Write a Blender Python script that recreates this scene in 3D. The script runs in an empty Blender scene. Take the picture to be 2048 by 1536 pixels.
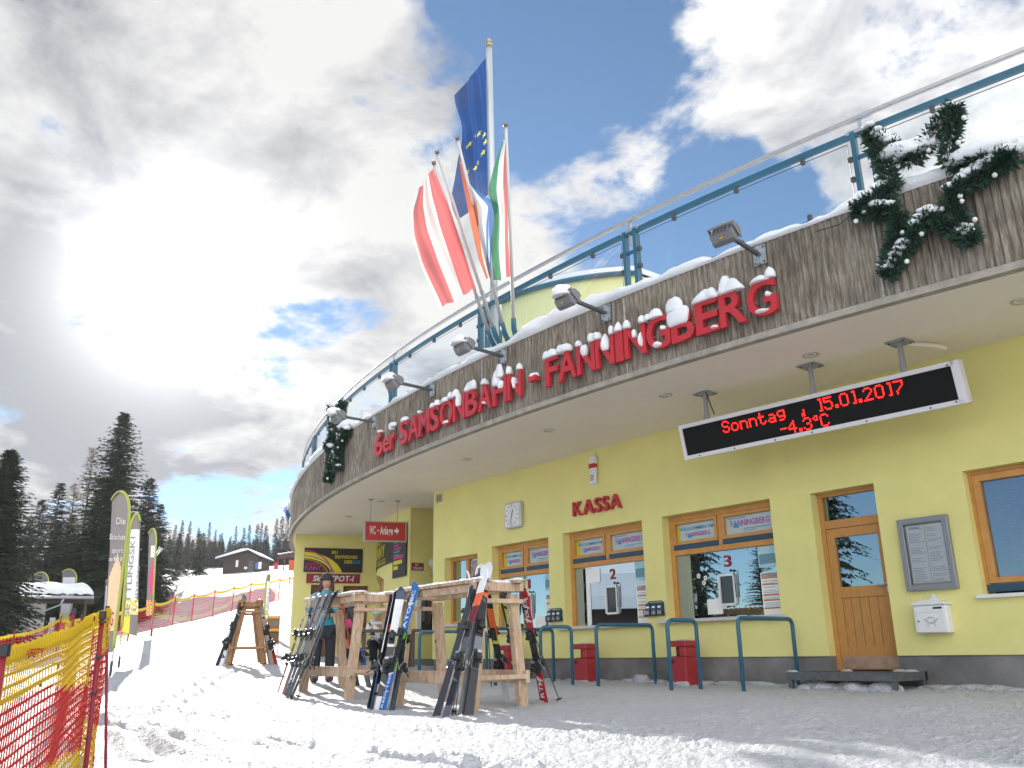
import bpy, bmesh, math, random
import numpy as np
from mathutils import Vector, Matrix
PI = math.pi
scene = bpy.context.scene
COL = scene.collection

# ------------------------------------------------------------------ camera
cam_d = bpy.data.cameras.new('camera')
cam = bpy.data.objects.new('camera', cam_d)
COL.objects.link(cam)
cam_d.sensor_width = 36.0
cam_d.lens = 36.0 * 1729.36 / 2048.0
cam_d.clip_start = 0.05
cam_d.clip_end = 3000
CX = Vector((0.6203108, 0.78419277, -0.01600637))
CU = Vector((0.2419473, -0.17189315, 0.95494201))
CF = Vector((-0.74610724, 0.59623354, 0.2963605))
cam.matrix_world = Matrix(((CX[0], CU[0], -CF[0], 0), (CX[1], CU[1], -CF[1], 0), (CX[2], CU[2], -CF[2], 0.51), (0, 0, 0, 1)))
scene.camera = cam

# ------------------------------------------------------------------ exposure
scene.view_settings.view_transform = 'Standard'
scene.view_settings.look = 'None'
scene.view_settings.gamma = 1
scene.view_settings.use_curve_mapping = False
scene.view_settings.exposure = 1.47
scene.cycles.max_bounces = 8
scene.cycles.transparent_max_bounces = 24
scene.cycles.glossy_bounces = 3
scene.cycles.transmission_bounces = 4
scene.cycles.sample_clamp_indirect = 6
scene.cycles.caustics_reflective = False
scene.cycles.caustics_refractive = False

# ------------------------------------------------------------------ sky and sun
SUN_EL, SUN_AZ = math.radians(22.2), math.radians(-74.5)      # azimuth from +Y, clockwise
SUN = Vector((math.sin(SUN_AZ) * math.cos(SUN_EL), math.cos(SUN_AZ) * math.cos(SUN_EL), math.sin(SUN_EL)))
world = bpy.data.worlds.new('World')
scene.world = world
world.use_nodes = True
wn, wl = world.node_tree.nodes, world.node_tree.links
wn.clear()

def wmath(op, a, b=None, c=None, clamp=False):
    n = wn.new('ShaderNodeMath'); n.operation = op; n.use_clamp = clamp
    for i, v in enumerate((a, b, c)):
        if v is None: continue
        if isinstance(v, (int, float)): n.inputs[i].default_value = v
        else: wl.new(v, n.inputs[i])
    return n.outputs[0]

def wvec(op, a, b, out=0):
    n = wn.new('ShaderNodeVectorMath'); n.operation = op
    for i, v in enumerate((a, b)):
        if v is None: continue
        if isinstance(v, (tuple, list, Vector)): n.inputs[i].default_value = tuple(v)
        else: wl.new(v, n.inputs[i])
    return n.outputs[out]

sky = wn.new('ShaderNodeTexSky'); sky.sky_type = 'NISHITA'; sky.sun_disc = False
sky.sun_elevation = SUN_EL; sky.sun_rotation = SUN_AZ
sky.altitude = 1600; sky.air_density = 0.9; sky.dust_density = 0.05; sky.ozone_density = 2.0
tc = wn.new('ShaderNodeTexCoord')
DIR = wvec('NORMALIZE', tc.outputs['Generated'], None)
# cloud cover: masses of cloud (+) and openings (-), given as directions in the sky
CLOUDS = [(-0.845,0.149,0.514,50,0.50),(-0.816,0.284,0.504,71,0.45),(-0.727,0.334,0.600,171,0.45),(-0.909,0.235,0.344,57,0.40),(-0.825,0.337,0.453,136,0.30),(-0.742,0.425,0.519,279,0.25),(-0.797,0.408,0.445,227,0.30),(-0.778,0.503,0.377,181,0.40),(-0.651,0.594,0.472,440,0.35),(-0.689,0.544,0.479,1269,0.15),(-0.386,0.748,0.540,62,0.50),(-0.288,0.818,0.497,78,0.50),(-0.528,0.642,0.556,250,0.60),(-0.560,0.640,0.530,500,0.45),(-0.449,0.674,0.587,200,0.60),(-0.591,0.588,0.552,500,0.40),(-0.623,0.455,0.636,168,-0.55),(-0.588,0.544,0.599,213,-0.45),(-0.530,0.575,0.625,330,-0.50),(-0.658,0.515,0.549,936,-0.35),(-0.626,0.546,0.557,1362,-0.30),(-0.550,0.675,0.480,520,-0.35),(-0.495,0.732,0.468,293,-0.30),(-0.546,0.722,0.425,232,-0.45),(-0.451,0.774,0.444,581,-0.30),(-0.607,0.660,0.443,889,-0.30),(-0.858,0.117,0.500,1564,-0.50),(-0.858,0.165,0.487,2146,-0.40),(-0.836,0.394,0.382,900,0.12),(-0.735,0.363,0.573,1809,-0.25),(-0.732,0.396,0.554,2202,-0.20),(-0.865,0.362,0.347,3707,-0.15),(-0.945,0.194,0.262,78,0.50),(-0.917,0.310,0.253,139,0.40),(-0.895,0.383,0.230,927,0.20),(-0.932,0.324,0.163,743,-0.42),(-0.941,0.294,0.169,1500,-0.20),(-0.910,0.383,0.160,2150,-0.15),(-0.925,0.350,0.145,1765,0.25),(-0.970,0.189,0.151,1212,-0.15),(-0.336,0.842,0.422,690,0.20),(-0.62,-0.78,0.10,14,-1.0),(-0.40,-0.90,0.16,30,-0.6)]
# thick, grey parts of the clouds
GREYS = [(-0.823,0.098,0.560,157,0.75),(-0.777,0.183,0.602,318,0.35),(-0.940,0.185,0.287,246,1.00),(-0.945,0.133,0.299,449,0.80),(-0.931,0.267,0.249,222,0.90),(-0.961,0.144,0.237,371,0.80),(-0.905,0.352,0.239,423,0.60),(-0.864,0.276,0.420,1019,0.55),(-0.869,0.300,0.393,2223,0.40),(-0.897,0.107,0.428,388,0.70),(-0.923,0.120,0.365,713,0.40),(-0.881,0.192,0.431,1139,0.30),(-0.344,0.750,0.564,176,0.25),(-0.476,0.714,0.513,368,0.25),(-0.792,0.317,0.522,1018,0.25),(-0.761,0.505,0.408,857,0.20),(-0.808,0.428,0.405,888,0.20),(-0.253,0.807,0.534,234,0.30),(-0.951,0.226,0.209,401,0.50),(-0.711,0.319,0.626,627,0.30)]

def wnoise(vec, scale, detail, rough=0.55, dist=0.0, lac=2.0):
    n = wn.new('ShaderNodeTexNoise'); n.inputs['Scale'].default_value = scale; n.inputs['Detail'].default_value = detail
    n.inputs['Roughness'].default_value = rough; n.inputs['Distortion'].default_value = dist
    n.inputs['Lacunarity'].default_value = lac
    wl.new(vec, n.inputs['Vector']); return n
# warp the lookup direction so that the masses get ragged outlines
wob = wnoise(DIR, 5.0, 5)
off = wvec('SUBTRACT', wob.outputs['Color'], (0.5, 0.5, 0.5))
offs = wn.new('ShaderNodeVectorMath'); offs.operation = 'SCALE'; wl.new(off, offs.inputs[0]); offs.inputs['Scale'].default_value = 0.11
WDIR = wvec('NORMALIZE', wvec('ADD', DIR, offs.outputs[0]), None)

def lobes(L, start, kp=1.0, kn=1.0):
    acc = start
    for x, y, z, k, w in L:
        v = Vector((x, y, z)).normalized()
        d = wmath('MAXIMUM', wvec('DOT_PRODUCT', WDIR, v, 1), 0.001)
        acc = wmath('MULTIPLY_ADD', wmath('POWER', d, k), w * (kp if w > 0 else kn), acc)
    return acc
# flatten the clouds towards the horizon as a layer would be
sep = wn.new('ShaderNodeSeparateXYZ'); wl.new(DIR, sep.inputs[0])
zz = wmath('ADD', wmath('MAXIMUM', sep.outputs[2], 0.0), 0.22)
com = wn.new('ShaderNodeCombineXYZ')
wl.new(wmath('DIVIDE', sep.outputs[0], zz), com.inputs[0]); wl.new(wmath('DIVIDE', sep.outputs[1], zz), com.inputs[1])
n1 = wnoise(com.outputs[0], 1.7, 9, 0.58, 0.35)
n2 = wnoise(com.outputs[0], 5.5, 8, 0.62, 0.2)
n3 = wnoise(com.outputs[0], 3.1, 6, 0.6, 0.5)
fb = wmath('ADD', wmath('MULTIPLY', n1.outputs['Fac'], 1.1), wmath('MULTIPLY', n2.outputs['Fac'], 0.75))
dens = wmath('ADD', wmath('MULTIPLY', wmath('SUBTRACT', fb, 0.825), 2.6), lobes(CLOUDS, 0.0, 0.46, 1.05))
mr = wn.new('ShaderNodeMapRange'); mr.interpolation_type = 'SMOOTHSTEP'
mr.inputs['From Min'].default_value = 0.03; mr.inputs['From Max'].default_value = 0.42
wl.new(dens, mr.inputs['Value'])
cover = mr.outputs[0]
grey = wmath('ADD', wmath('MULTIPLY', lobes(GREYS, 0.0), 0.70), wmath('ADD', wmath('MULTIPLY', wmath('SUBTRACT', n3.outputs['Fac'], 0.47), 3.8), wmath('MULTIPLY', wmath('SUBTRACT', n2.outputs['Fac'], 0.5), 2.0)), clamp=True)
glowd = wmath('MAXIMUM', wvec('DOT_PRODUCT', DIR, SUN, 1), 0.0)
glow = wmath('ADD', wmath('MULTIPLY', wmath('POWER', glowd, 260), 0.55), wmath('MULTIPLY', wmath('POWER', glowd, 60), 0.10))
# cloud radiance
cm = wn.new('ShaderNodeMix'); cm.data_type = 'RGBA'
cm.inputs['A'].default_value = (0.305, 0.303, 0.301, 1); cm.inputs['B'].default_value = (0.125, 0.13, 0.145, 1)
wl.new(grey, cm.inputs['Factor'])
ca = wn.new('ShaderNodeMix'); ca.data_type = 'RGBA'; ca.blend_type = 'ADD'
ca.inputs['Factor'].default_value = 1.0
gc = wn.new('ShaderNodeCombineColor'); [wl.new(glow, gc.inputs[i]) for i in range(3)]
# front-lit clouds away from the sun, with brightness added to light the shaded wall
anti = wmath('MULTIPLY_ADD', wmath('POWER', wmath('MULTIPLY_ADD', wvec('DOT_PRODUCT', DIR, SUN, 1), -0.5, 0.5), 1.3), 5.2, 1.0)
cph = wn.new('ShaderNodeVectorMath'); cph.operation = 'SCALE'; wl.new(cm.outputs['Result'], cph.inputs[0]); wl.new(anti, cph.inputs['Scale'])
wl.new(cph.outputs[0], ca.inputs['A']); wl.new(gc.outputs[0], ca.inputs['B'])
# clear sky strength
SKY_STRENGTH = 0.056
sk = wn.new('ShaderNodeMix'); sk.data_type = 'RGBA'; sk.blend_type = 'MULTIPLY'; sk.inputs['Factor'].default_value = 1.0
wl.new(sky.outputs[0], sk.inputs['A']); sk.inputs['B'].default_value = (0.96, 1.05, 1.03, 1)
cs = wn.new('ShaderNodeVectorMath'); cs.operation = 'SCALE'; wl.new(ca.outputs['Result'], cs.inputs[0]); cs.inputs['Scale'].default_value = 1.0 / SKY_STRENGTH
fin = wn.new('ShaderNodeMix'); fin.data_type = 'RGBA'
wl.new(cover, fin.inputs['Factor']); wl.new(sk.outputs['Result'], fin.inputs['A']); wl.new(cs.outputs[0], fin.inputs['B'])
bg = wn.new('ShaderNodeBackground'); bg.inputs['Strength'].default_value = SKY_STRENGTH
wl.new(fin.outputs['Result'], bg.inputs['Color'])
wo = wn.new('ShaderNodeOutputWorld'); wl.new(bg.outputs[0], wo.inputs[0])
world.cycles.sampling_method = 'MANUAL'; world.cycles.sample_map_resolution = 512

sun_d = bpy.data.lights.new('sun', 'SUN'); sun_d.energy = 2.7; sun_d.angle = math.radians(0.53); sun_d.color = (1.0, 0.95, 0.87)
sun = bpy.data.objects.new('sun', sun_d); COL.objects.link(sun)
sun.rotation_euler = SUN.to_track_quat('Z', 'Y').to_euler()
sun.location = (-60, 14, 30)

# ------------------------------------------------------------------ helpers: materials
MATS = {}
def mat(name, rgb, rough=0.6, metal=0.0, var=0.0, vs=6.0, bump=0.0, bs=60.0, stretch=(1, 1, 1), spec=0.4, rgb2=None, trans=0.0, detail=5, bdist=.02):
    if name in MATS: return MATS[name]
    m = bpy.data.materials.new(name); m.use_nodes = True
    nt = m.node_tree; N, L = nt.nodes, nt.links
    b = N['Principled BSDF']
    b.inputs['Base Color'].default_value = (*rgb, 1); b.inputs['Roughness'].default_value = rough
    b.inputs['Metallic'].default_value = metal; b.inputs['Specular IOR Level'].default_value = spec
    if var or bump or rgb2:
        t = N.new('ShaderNodeTexCoord'); mp = N.new('ShaderNodeMapping'); mp.inputs['Scale'].default_value = stretch
        L.new(t.outputs['Object'], mp.inputs['Vector'])
    if var or rgb2:
        n = N.new('ShaderNodeTexNoise'); n.inputs['Scale'].default_value = vs; n.inputs['Detail'].default_value = detail; n.inputs['Roughness'].default_value = 0.6
        L.new(mp.outputs[0], n.inputs['Vector'])
        r = N.new('ShaderNodeValToRGB')
        c2 = rgb2 if rgb2 else tuple(min(1, c * (1 + var)) for c in rgb)
        c1 = rgb if rgb2 else tuple(c * (1 - var) for c in rgb)
        r.color_ramp.elements[0].position = 0.3; r.color_ramp.elements[1].position = 0.7
        r.color_ramp.elements[0].color = (*c1, 1); r.color_ramp.elements[1].color = (*c2, 1)
        L.new(n.outputs['Fac'], r.inputs[0]); L.new(r.outputs[0], b.inputs['Base Color'])
    if bump:
        n2 = N.new('ShaderNodeTexNoise'); n2.inputs['Scale'].default_value = bs; n2.inputs['Detail'].default_value = 4
        L.new(mp.outputs[0], n2.inputs['Vector'])
        bp = N.new('ShaderNodeBump'); bp.inputs['Strength'].default_value = bump; bp.inputs['Distance'].default_value = bdist
        L.new(n2.outputs['Fac'], bp.inputs['Height']); L.new(bp.outputs[0], b.inputs['Normal'])
    if trans:
        tr = N.new('ShaderNodeBsdfTranslucent'); mx = N.new('ShaderNodeMixShader'); mx.inputs[0].default_value = trans
        src = b.inputs['Base Color'].links[0].from_socket if b.inputs['Base Color'].links else None
        if src: L.new(src, tr.inputs[0])
        else: tr.inputs[0].default_value = (*rgb, 1)
        L.new(b.outputs[0], mx.inputs[1]); L.new(tr.outputs[0], mx.inputs[2]); L.new(mx.outputs[0], N['Material Output'].inputs[0])
    MATS[name] = m
    return m

def emis(name, rgb, strength):
    if name in MATS: return MATS[name]
    m = bpy.data.materials.new(name); m.use_nodes = True
    b = m.node_tree.nodes['Principled BSDF']; b.inputs['Base Color'].default_value = (*[c * .3 for c in rgb], 1)
    b.inputs['Emission Color'].default_value = (*rgb, 1); b.inputs['Emission Strength'].default_value = strength
    MATS[name] = m; return m

def glass_mat(name, tint, refl, rough=0.0, f0=0.08):
    m = bpy.data.materials.new(name); m.use_nodes = True
    nt = m.node_tree; N, L = nt.nodes, nt.links; N.remove(N['Principled BSDF'])
    t = N.new('ShaderNodeBsdfTransparent'); t.inputs[0].default_value = (*tint, 1)
    g = N.new('ShaderNodeBsdfGlossy'); g.inputs['Roughness'].default_value = rough; g.inputs['Color'].default_value = (*refl, 1)
    fr = N.new('ShaderNodeFresnel'); fr.inputs['IOR'].default_value = 1.5
    a = N.new('ShaderNodeMath'); a.operation = 'ADD'; a.use_clamp = True; L.new(fr.outputs[0], a.inputs[0]); a.inputs[1].default_value = f0
    mx = N.new('ShaderNodeMixShader'); L.new(a.outputs[0], mx.inputs[0]); L.new(t.outputs[0], mx.inputs[1]); L.new(g.outputs[0], mx.inputs[2])
    L.new(mx.outputs[0], N['Material Output'].inputs[0])
    MATS[name] = m; return m

# ------------------------------------------------------------------ helpers: objects
WM = {}
def world_of(o): return WM.get(o.name, Matrix.Identity(4)) if o else Matrix.Identity(4)

def tag(o, label=None, cat=None, group=None, kind=None):
    if label: o['label'] = label
    if cat: o['category'] = cat
    if group: o['group'] = group
    if kind: o['kind'] = kind
    return o

def thing(name, label, cat, loc=(0, 0, 0), rz=0.0, group=None):
    o = bpy.data.objects.new(name, None); o.empty_display_size = 0.2; COL.objects.link(o)
    o.location = loc; o.rotation_euler = (0, 0, rz)
    WM[o.name] = Matrix.Translation(loc) @ Matrix.Rotation(rz, 4, 'Z')
    return tag(o, label, cat, group)

def children(o): return [c for c in bpy.data.objects if c.parent == o]
def copy_tree(o, parent=None):
    c = o.copy(); COL.objects.link(c); c.parent = parent
    for k in list(o.children): copy_tree(k, c)
    return c
def copy_thing(o, loc, rz, label, group=None, scale=1.0):
    c = copy_tree(o); c.location = loc; c.rotation_euler = (0, 0, rz); c['label'] = label
    if scale != 1.0: c.scale = (scale, scale, scale)
    if group: c['group'] = group
    WM[c.name] = Matrix.Translation(loc) @ Matrix.Rotation(rz, 4, 'Z') @ Matrix.Scale(scale, 4)
    return c

def frame(o, r, u):
    r = Vector(r).normalized(); u = Vector(u); u = (u - r * u.dot(r)).normalized(); n = r.cross(u)
    return Matrix(((r[0], u[0], n[0], o[0]), (r[1], u[1], n[1], o[1]), (r[2], u[2], n[2], o[2]), (0, 0, 0, 1)))

class MB:
    def __init__(s): s.v = []; s.f = []; s.m = []
    def add(s, vs, fs, mi=0, M=None):
        b = len(s.v)
        s.v += [tuple(M @ Vector(p)) if M else tuple(p) for p in vs]
        s.f += [tuple(i + b for i in f) for f in fs]
        s.m += (list(mi) if isinstance(mi, (list, tuple)) else [mi] * len(fs))
        return s
    def box(s, c, d, mi=0, M=None):
        x, y, z = d[0] / 2, d[1] / 2, d[2] / 2
        vs = [(c[0] + i * x, c[1] + j * y, c[2] + k * z) for i in (-1, 1) for j in (-1, 1) for k in (-1, 1)]
        return s.add(vs, [(0, 1, 3, 2), (4, 6, 7, 5), (0, 4, 5, 1), (2, 3, 7, 6), (0, 2, 6, 4), (1, 5, 7, 3)], mi, M)
    def bx(s, x0, x1, y0, y1, z0, z1, mi=0, M=None):
        return s.box(((x0 + x1) / 2, (y0 + y1) / 2, (z0 + z1) / 2), (abs(x1 - x0), abs(y1 - y0), abs(z1 - z0)), mi, M)
    def bar(s, p, q, w, h, up=(0, 0, 1), mi=0):
        p = Vector(p); q = Vector(q); a = q - p; L = a.length; a.normalize(); up = Vector(up)
        if abs(a.dot(up)) > .98: up = Vector((0, 1, 0)) if abs(a.y) < .9 else Vector((1, 0, 0))
        x = up.cross(a).normalized(); y = a.cross(x)
        M = Matrix(((x[0], y[0], a[0], p[0]), (x[1], y[1], a[1], p[1]), (x[2], y[2], a[2], p[2]), (0, 0, 0, 1)))
        return s.box((0, 0, L / 2), (w, h, L), mi, M)
    def tube(s, pts, r, n=8, mi=0, cap=True, closed=False):
        P = [Vector(p) for p in pts]; N = len(P); R = r if isinstance(r, (list, tuple)) else [r] * N
        vs = []; prev = None
        for i in range(N):
            if closed: t = P[(i + 1) % N] - P[i - 1]
            else: t = P[min(i + 1, N - 1)] - P[max(i - 1, 0)]
            t.normalize()
            if prev is None:
                u = Vector((0, 0, 1)) if abs(t.z) < .9 else Vector((1, 0, 0))
                x = u.cross(t).normalized()
            else: x = (prev - t * prev.dot(t)).normalized()
            prev = x; y = t.cross(x)
            for k in range(n):
                a = 2 * PI * k / n; vs.append(P[i] + (x * math.cos(a) + y * math.sin(a)) * R[i])
        fs = []
        for i in range(N if closed else N - 1):
            j = (i + 1) % N
            for k in range(n):
                k2 = (k + 1) % n; fs.append((i * n + k, i * n + k2, j * n + k2, j * n + k))
        if cap and not closed:
            fs.append(tuple(range(n))[::-1]); fs.append(tuple((N - 1) * n + k for k in range(n)))
        return s.add(vs, fs, mi)
    def lathe(s, prof, n=16, M=None, mi=0, cap=True):
        vs = [(r * math.cos(2 * PI * k / n), r * math.sin(2 * PI * k / n), z) for r, z in prof for k in range(n)]
        fs = [(i * n + k, i * n + (k + 1) % n, (i + 1) * n + (k + 1) % n, (i + 1) * n + k) for i in range(len(prof) - 1) for k in range(n)]
        if cap: fs += [tuple(range(n))[::-1], tuple((len(prof) - 1) * n + k for k in range(n))]
        return s.add(vs, fs, mi, M)
    def prism(s, poly, d, M=None, mi=0):
        n = len(poly)
        vs = [(x, y, 0) for x, y in poly] + [(x, y, d) for x, y in poly]
        fs = [tuple(range(n))[::-1], tuple(range(n, 2 * n))] + [(i, (i + 1) % n, n + (i + 1) % n, n + i) for i in range(n)]
        return s.add(vs, fs, mi, M)
    def rect(s, x0, y0, x1, y1, z=0.0, M=None, mi=0):
        return s.add([(x0, y0, z), (x1, y0, z), (x1, y1, z), (x0, y1, z)], [(0, 1, 2, 3)], mi, M)
    def blob(s, c, r, seed=0, mi=0, M=None, flat=None, nu=12, nv=8, amp=.18):
        rnd = random.Random(seed); ph = [rnd.uniform(0, 6.28) for _ in range(6)]
        vs = []
        for i in range(nv + 1):
            th = PI * i / nv
            for k in range(nu):
                a = 2 * PI * k / nu
                q = 1 + amp * (math.sin(2 * a + ph[0]) * math.sin(th) * .5 + math.sin(3 * a + ph[1] + th * 2) * .4 * math.sin(th) + math.sin(3 * th + ph[2]) * .4)
                x, y, z = q * math.sin(th) * math.cos(a) * r[0], q * math.sin(th) * math.sin(a) * r[1], q * math.cos(th) * r[2]
                if flat is not None: z = max(z, flat)
                vs.append((c[0] + x, c[1] + y, c[2] + z))
        fs = [(i * nu + k, (i + 1) * nu + k, (i + 1) * nu + (k + 1) % nu, i * nu + (k + 1) % nu) for i in range(nv) for k in range(nu)]
        return s.add(vs, fs, mi, M)
    def text(s, txt, x, y, w, h, depth=0.0, M=None, mi=0, gap=.10, fit=True, z=0.0):
        """letters laid out in the local xy plane, lower left at (x, y), cap height h, total width w"""
        adv = []; tot = 0
        for ch in txt:
            if ch == ' ': adv.append((None, tot)); tot += .32; continue
            g = glyph(ch); adv.append((g, tot)); tot += g[2] + gap
        tot -= gap
        sx = (w / tot) if fit else h
        for g, a in adv:
            if g is None: continue
            vs, fs, gw = g
            if depth:
                s.add([(x + (a + p[0]) * sx, y + p[1] * h, z + (p[2] + .5) * depth) for p in vs], fs, mi, M)
            else:
                s.add([(x + (a + p[0]) * sx, y + p[1] * h, z) for p in vs], [f for f in fs if all(vs[i][2] > 0 for i in f)], mi, M)
        return s
    def build(s, name, mats, parent=None, smooth=False, local=False, bevel=0.0, label=None, cat=None, group=None, kind=None, loc=None):
        M = world_of(parent)
        V = s.v
        if parent is not None and not local:
            Mi = M.inverted(); V = [tuple(Mi @ Vector(p)) for p in V]
        if loc is not None: V = [(p[0] - loc[0], p[1] - loc[1], p[2] - loc[2]) for p in V]
        me = bpy.data.meshes.new(name); me.from_pydata(V, [], s.f)
        mats = mats if isinstance(mats, (list, tuple)) else [mats]
        for m in mats: me.materials.append(m)
        if len(mats) > 1: me.polygons.foreach_set('material_index', s.m)
        if smooth: me.polygons.foreach_set('use_smooth', [True] * len(me.polygons))
        me.update()
        o = bpy.data.objects.new(name, me); COL.objects.link(o)
        if parent is not None: o.parent = parent
        if loc is not None: o.location = loc
        WM[o.name] = M if loc is None else Matrix.Translation(loc)
        if bevel:
            bm = o.modifiers.new('edge', 'BEVEL'); bm.width = bevel; bm.segments = 1; bm.limit_method = 'ANGLE'; bm.angle_limit = math.radians(40)
        return tag(o, label, cat, group, kind)

# glyphs are meshed once, in one pass, from the built-in font
GL = {}
def make_glyphs():
    chars = 'ABCDEFGHIJKLMNOPQRSTUVWXYZabcdefghiklmnoprstuvwx0123456789-.,'
    obs = []
    for ch in chars:
        cu = bpy.data.curves.new('glyph', 'FONT'); cu.body = ch; cu.size = 1.0; cu.extrude = .5; cu.offset = 0.020; cu.resolution_u = 3
        o = bpy.data.objects.new('glyph', cu); COL.objects.link(o); obs.append((ch, o))
    dg = bpy.context.evaluated_depsgraph_get(); dg.update()
    for ch, o in obs:
        me = o.evaluated_get(dg).to_mesh()
        GL[ch] = ([tuple(v.co) for v in me.vertices], [tuple(p.vertices) for p in me.polygons])
        o.evaluated_get(dg).to_mesh_clear()
    for ch, o in obs:
        cu = o.data; bpy.data.objects.remove(o); bpy.data.curves.remove(cu)
    cap = max(p[1] for p in GL['H'][0]); base = min(p[1] for p in GL['H'][0])
    for ch in list(GL):
        vs, fs = GL[ch]
        x0 = min(p[0] for p in vs); x1 = max(p[0] for p in vs); k = 1.0 / (cap - base)
        GL[ch] = ([((p[0] - x0) * k, (p[1] - base) * k, p[2]) for p in vs], fs, (x1 - x0) * k)
make_glyphs()
def glyph(ch): return GL.get(ch) or GL['n']

RG = np.random.default_rng(7).random((256, 256))
def vnoise(x, y, seed=0):
    x = x + seed * 17.31; y = y + seed * 9.77
    xi = np.floor(x).astype(int); yi = np.floor(y).astype(int); fx = x - xi; fy = y - yi
    fx = fx * fx * (3 - 2 * fx); fy = fy * fy * (3 - 2 * fy)
    a = RG[xi % 256, yi % 256]; b = RG[(xi + 1) % 256, yi % 256]; c = RG[xi % 256, (yi + 1) % 256]; d = RG[(xi + 1) % 256, (yi + 1) % 256]
    return (a * (1 - fx) + b * fx) * (1 - fy) + (c * (1 - fx) + d * fx) * fy - .5

# ------------------------------------------------------------------ materials
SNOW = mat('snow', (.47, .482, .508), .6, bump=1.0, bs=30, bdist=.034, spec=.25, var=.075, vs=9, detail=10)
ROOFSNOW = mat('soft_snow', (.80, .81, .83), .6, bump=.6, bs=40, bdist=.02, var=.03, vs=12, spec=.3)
YEL = mat('yellow_render', (.84, .765, .30), .85, var=.06, vs=.9, detail=9, bump=.5, bs=90, spec=.2)
PALEYEL = mat('pale_yellow_render', (.72, .72, .36), .85, var=.04, vs=2, bump=.1, spec=.2)
PLINTH = mat('grey_plinth', (.19, .18, .17), .8, var=.38, vs=1.6, bump=.2, bs=60, detail=8)
SOFF = mat('cream_soffit', (.86, .78, .67), .8, var=.03, vs=.8, spec=.2)
CONC = mat('concrete_edge', (.33, .30, .25), .85, var=.25, vs=6, bump=.3, bs=40)
RED = mat('red_paint', (.50, .028, .036), .45, var=.06, vs=9)
DKRED = mat('dark_red_sign', (.30, .015, .03), .4)
TEAL = mat('teal_paint', (.025, .115, .175), .4, var=.12, vs=5, spec=.5)
STEEL = mat('brushed_steel', (.55, .54, .53), .35, metal=.85, var=.08, vs=20)
GALV = mat('galvanised_steel', (.48, .50, .52), .45, metal=.7, var=.12, vs=25)
GREYP = mat('grey_paint', (.30, .31, .32), .5, var=.06)
DARK = mat('black_plastic', (.018, .018, .02), .4, spec=.5)
DGREY = mat('dark_grey_plastic', (.07, .07, .075), .5)
WHITE = mat('white_paint', (.78, .78, .77), .45, var=.03)
PAPER = mat('paper', (.88, .88, .87), .7, var=.03, vs=3)
INK = mat('grey_ink', (.30, .31, .32), .7)
WOODW = mat('window_wood', (.52, .235, .055), .45, rgb2=(.64, .32, .09), vs=7, stretch=(1, 1, 1), detail=6, bump=.05)
WOODD = mat('door_wood', (.46, .21, .05), .5, rgb2=(.58, .29, .085), vs=9, stretch=(6, 6, .7), detail=6)
def wood_grain(name, a, b, knots):
    m = bpy.data.materials.new(name); m.use_nodes = True; N, L = m.node_tree.nodes, m.node_tree.links
    bs = N['Principled BSDF']; bs.inputs['Roughness'].default_value = .75; bs.inputs['Specular IOR Level'].default_value = .2
    t = N.new('ShaderNodeTexCoord'); n0 = N.new('ShaderNodeTexNoise'); n0.inputs['Scale'].default_value = 2.2; n0.inputs['Detail'].default_value = 3
    L.new(t.outputs['Object'], n0.inputs['Vector'])
    w = N.new('ShaderNodeTexNoise'); w.inputs['Scale'].default_value = 30; w.inputs['Detail'].default_value = 4; w.inputs['Distortion'].default_value = 1.2
    mp = N.new('ShaderNodeMapping'); mp.inputs['Scale'].default_value = (.25, 1, .18); L.new(t.outputs['Object'], mp.inputs[0]); L.new(mp.outputs[0], w.inputs['Vector'])
    mx = N.new('ShaderNodeMath'); mx.operation = 'MULTIPLY_ADD'; L.new(w.outputs['Fac'], mx.inputs[0]); mx.inputs[1].default_value = .7
    ml = N.new('ShaderNodeMath'); ml.operation = 'MULTIPLY'; ml.inputs[1].default_value = .3; L.new(n0.outputs['Fac'], ml.inputs[0]); L.new(ml.outputs[0], mx.inputs[2])
    r = N.new('ShaderNodeValToRGB'); r.color_ramp.elements[0].position = .36; r.color_ramp.elements[1].position = .62
    r.color_ramp.elements[0].color = (*a, 1); r.color_ramp.elements[1].color = (*b, 1); L.new(mx.outputs[0], r.inputs[0])
    v = N.new('ShaderNodeTexVoronoi'); v.inputs['Scale'].default_value = 3.1; v.inputs['Randomness'].default_value = 1; L.new(t.outputs['Object'], v.inputs['Vector'])
    kr = N.new('ShaderNodeValToRGB'); kr.color_ramp.elements[0].position = .05; kr.color_ramp.elements[1].position = .11
    kr.color_ramp.elements[0].color = (*knots, 1); kr.color_ramp.elements[1].color = (1, 1, 1, 1); L.new(v.outputs['Distance'], kr.inputs[0])
    mm = N.new('ShaderNodeMix'); mm.data_type = 'RGBA'; mm.blend_type = 'MULTIPLY'; mm.inputs['Factor'].default_value = 1
    L.new(r.outputs[0], mm.inputs['A']); L.new(kr.outputs[0], mm.inputs['B']); L.new(mm.outputs['Result'], bs.inputs['Base Color'])
    bp = N.new('ShaderNodeBump'); bp.inputs['Strength'].default_value = .25; bp.inputs['Distance'].default_value = .01; L.new(w.outputs['Fac'], bp.inputs['Height']); L.new(bp.outputs[0], bs.inputs['Normal'])
    MATS[name] = m; return m
TIMBER = wood_grain('sawn_spruce', (.42, .27, .17), (.62, .47, .34), (.34, .17, .09))
TIMBER2 = wood_grain('weathered_spruce', (.27, .14, .065), (.44, .25, .13), (.3, .16, .08))
BLUEW = mat('window_blind_blue', (.03, .075, .12), .4)
LGLASS = glass_mat('railing_glass', (.94, .97, .97), (.9, .95, 1), 0, .02)
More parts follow.
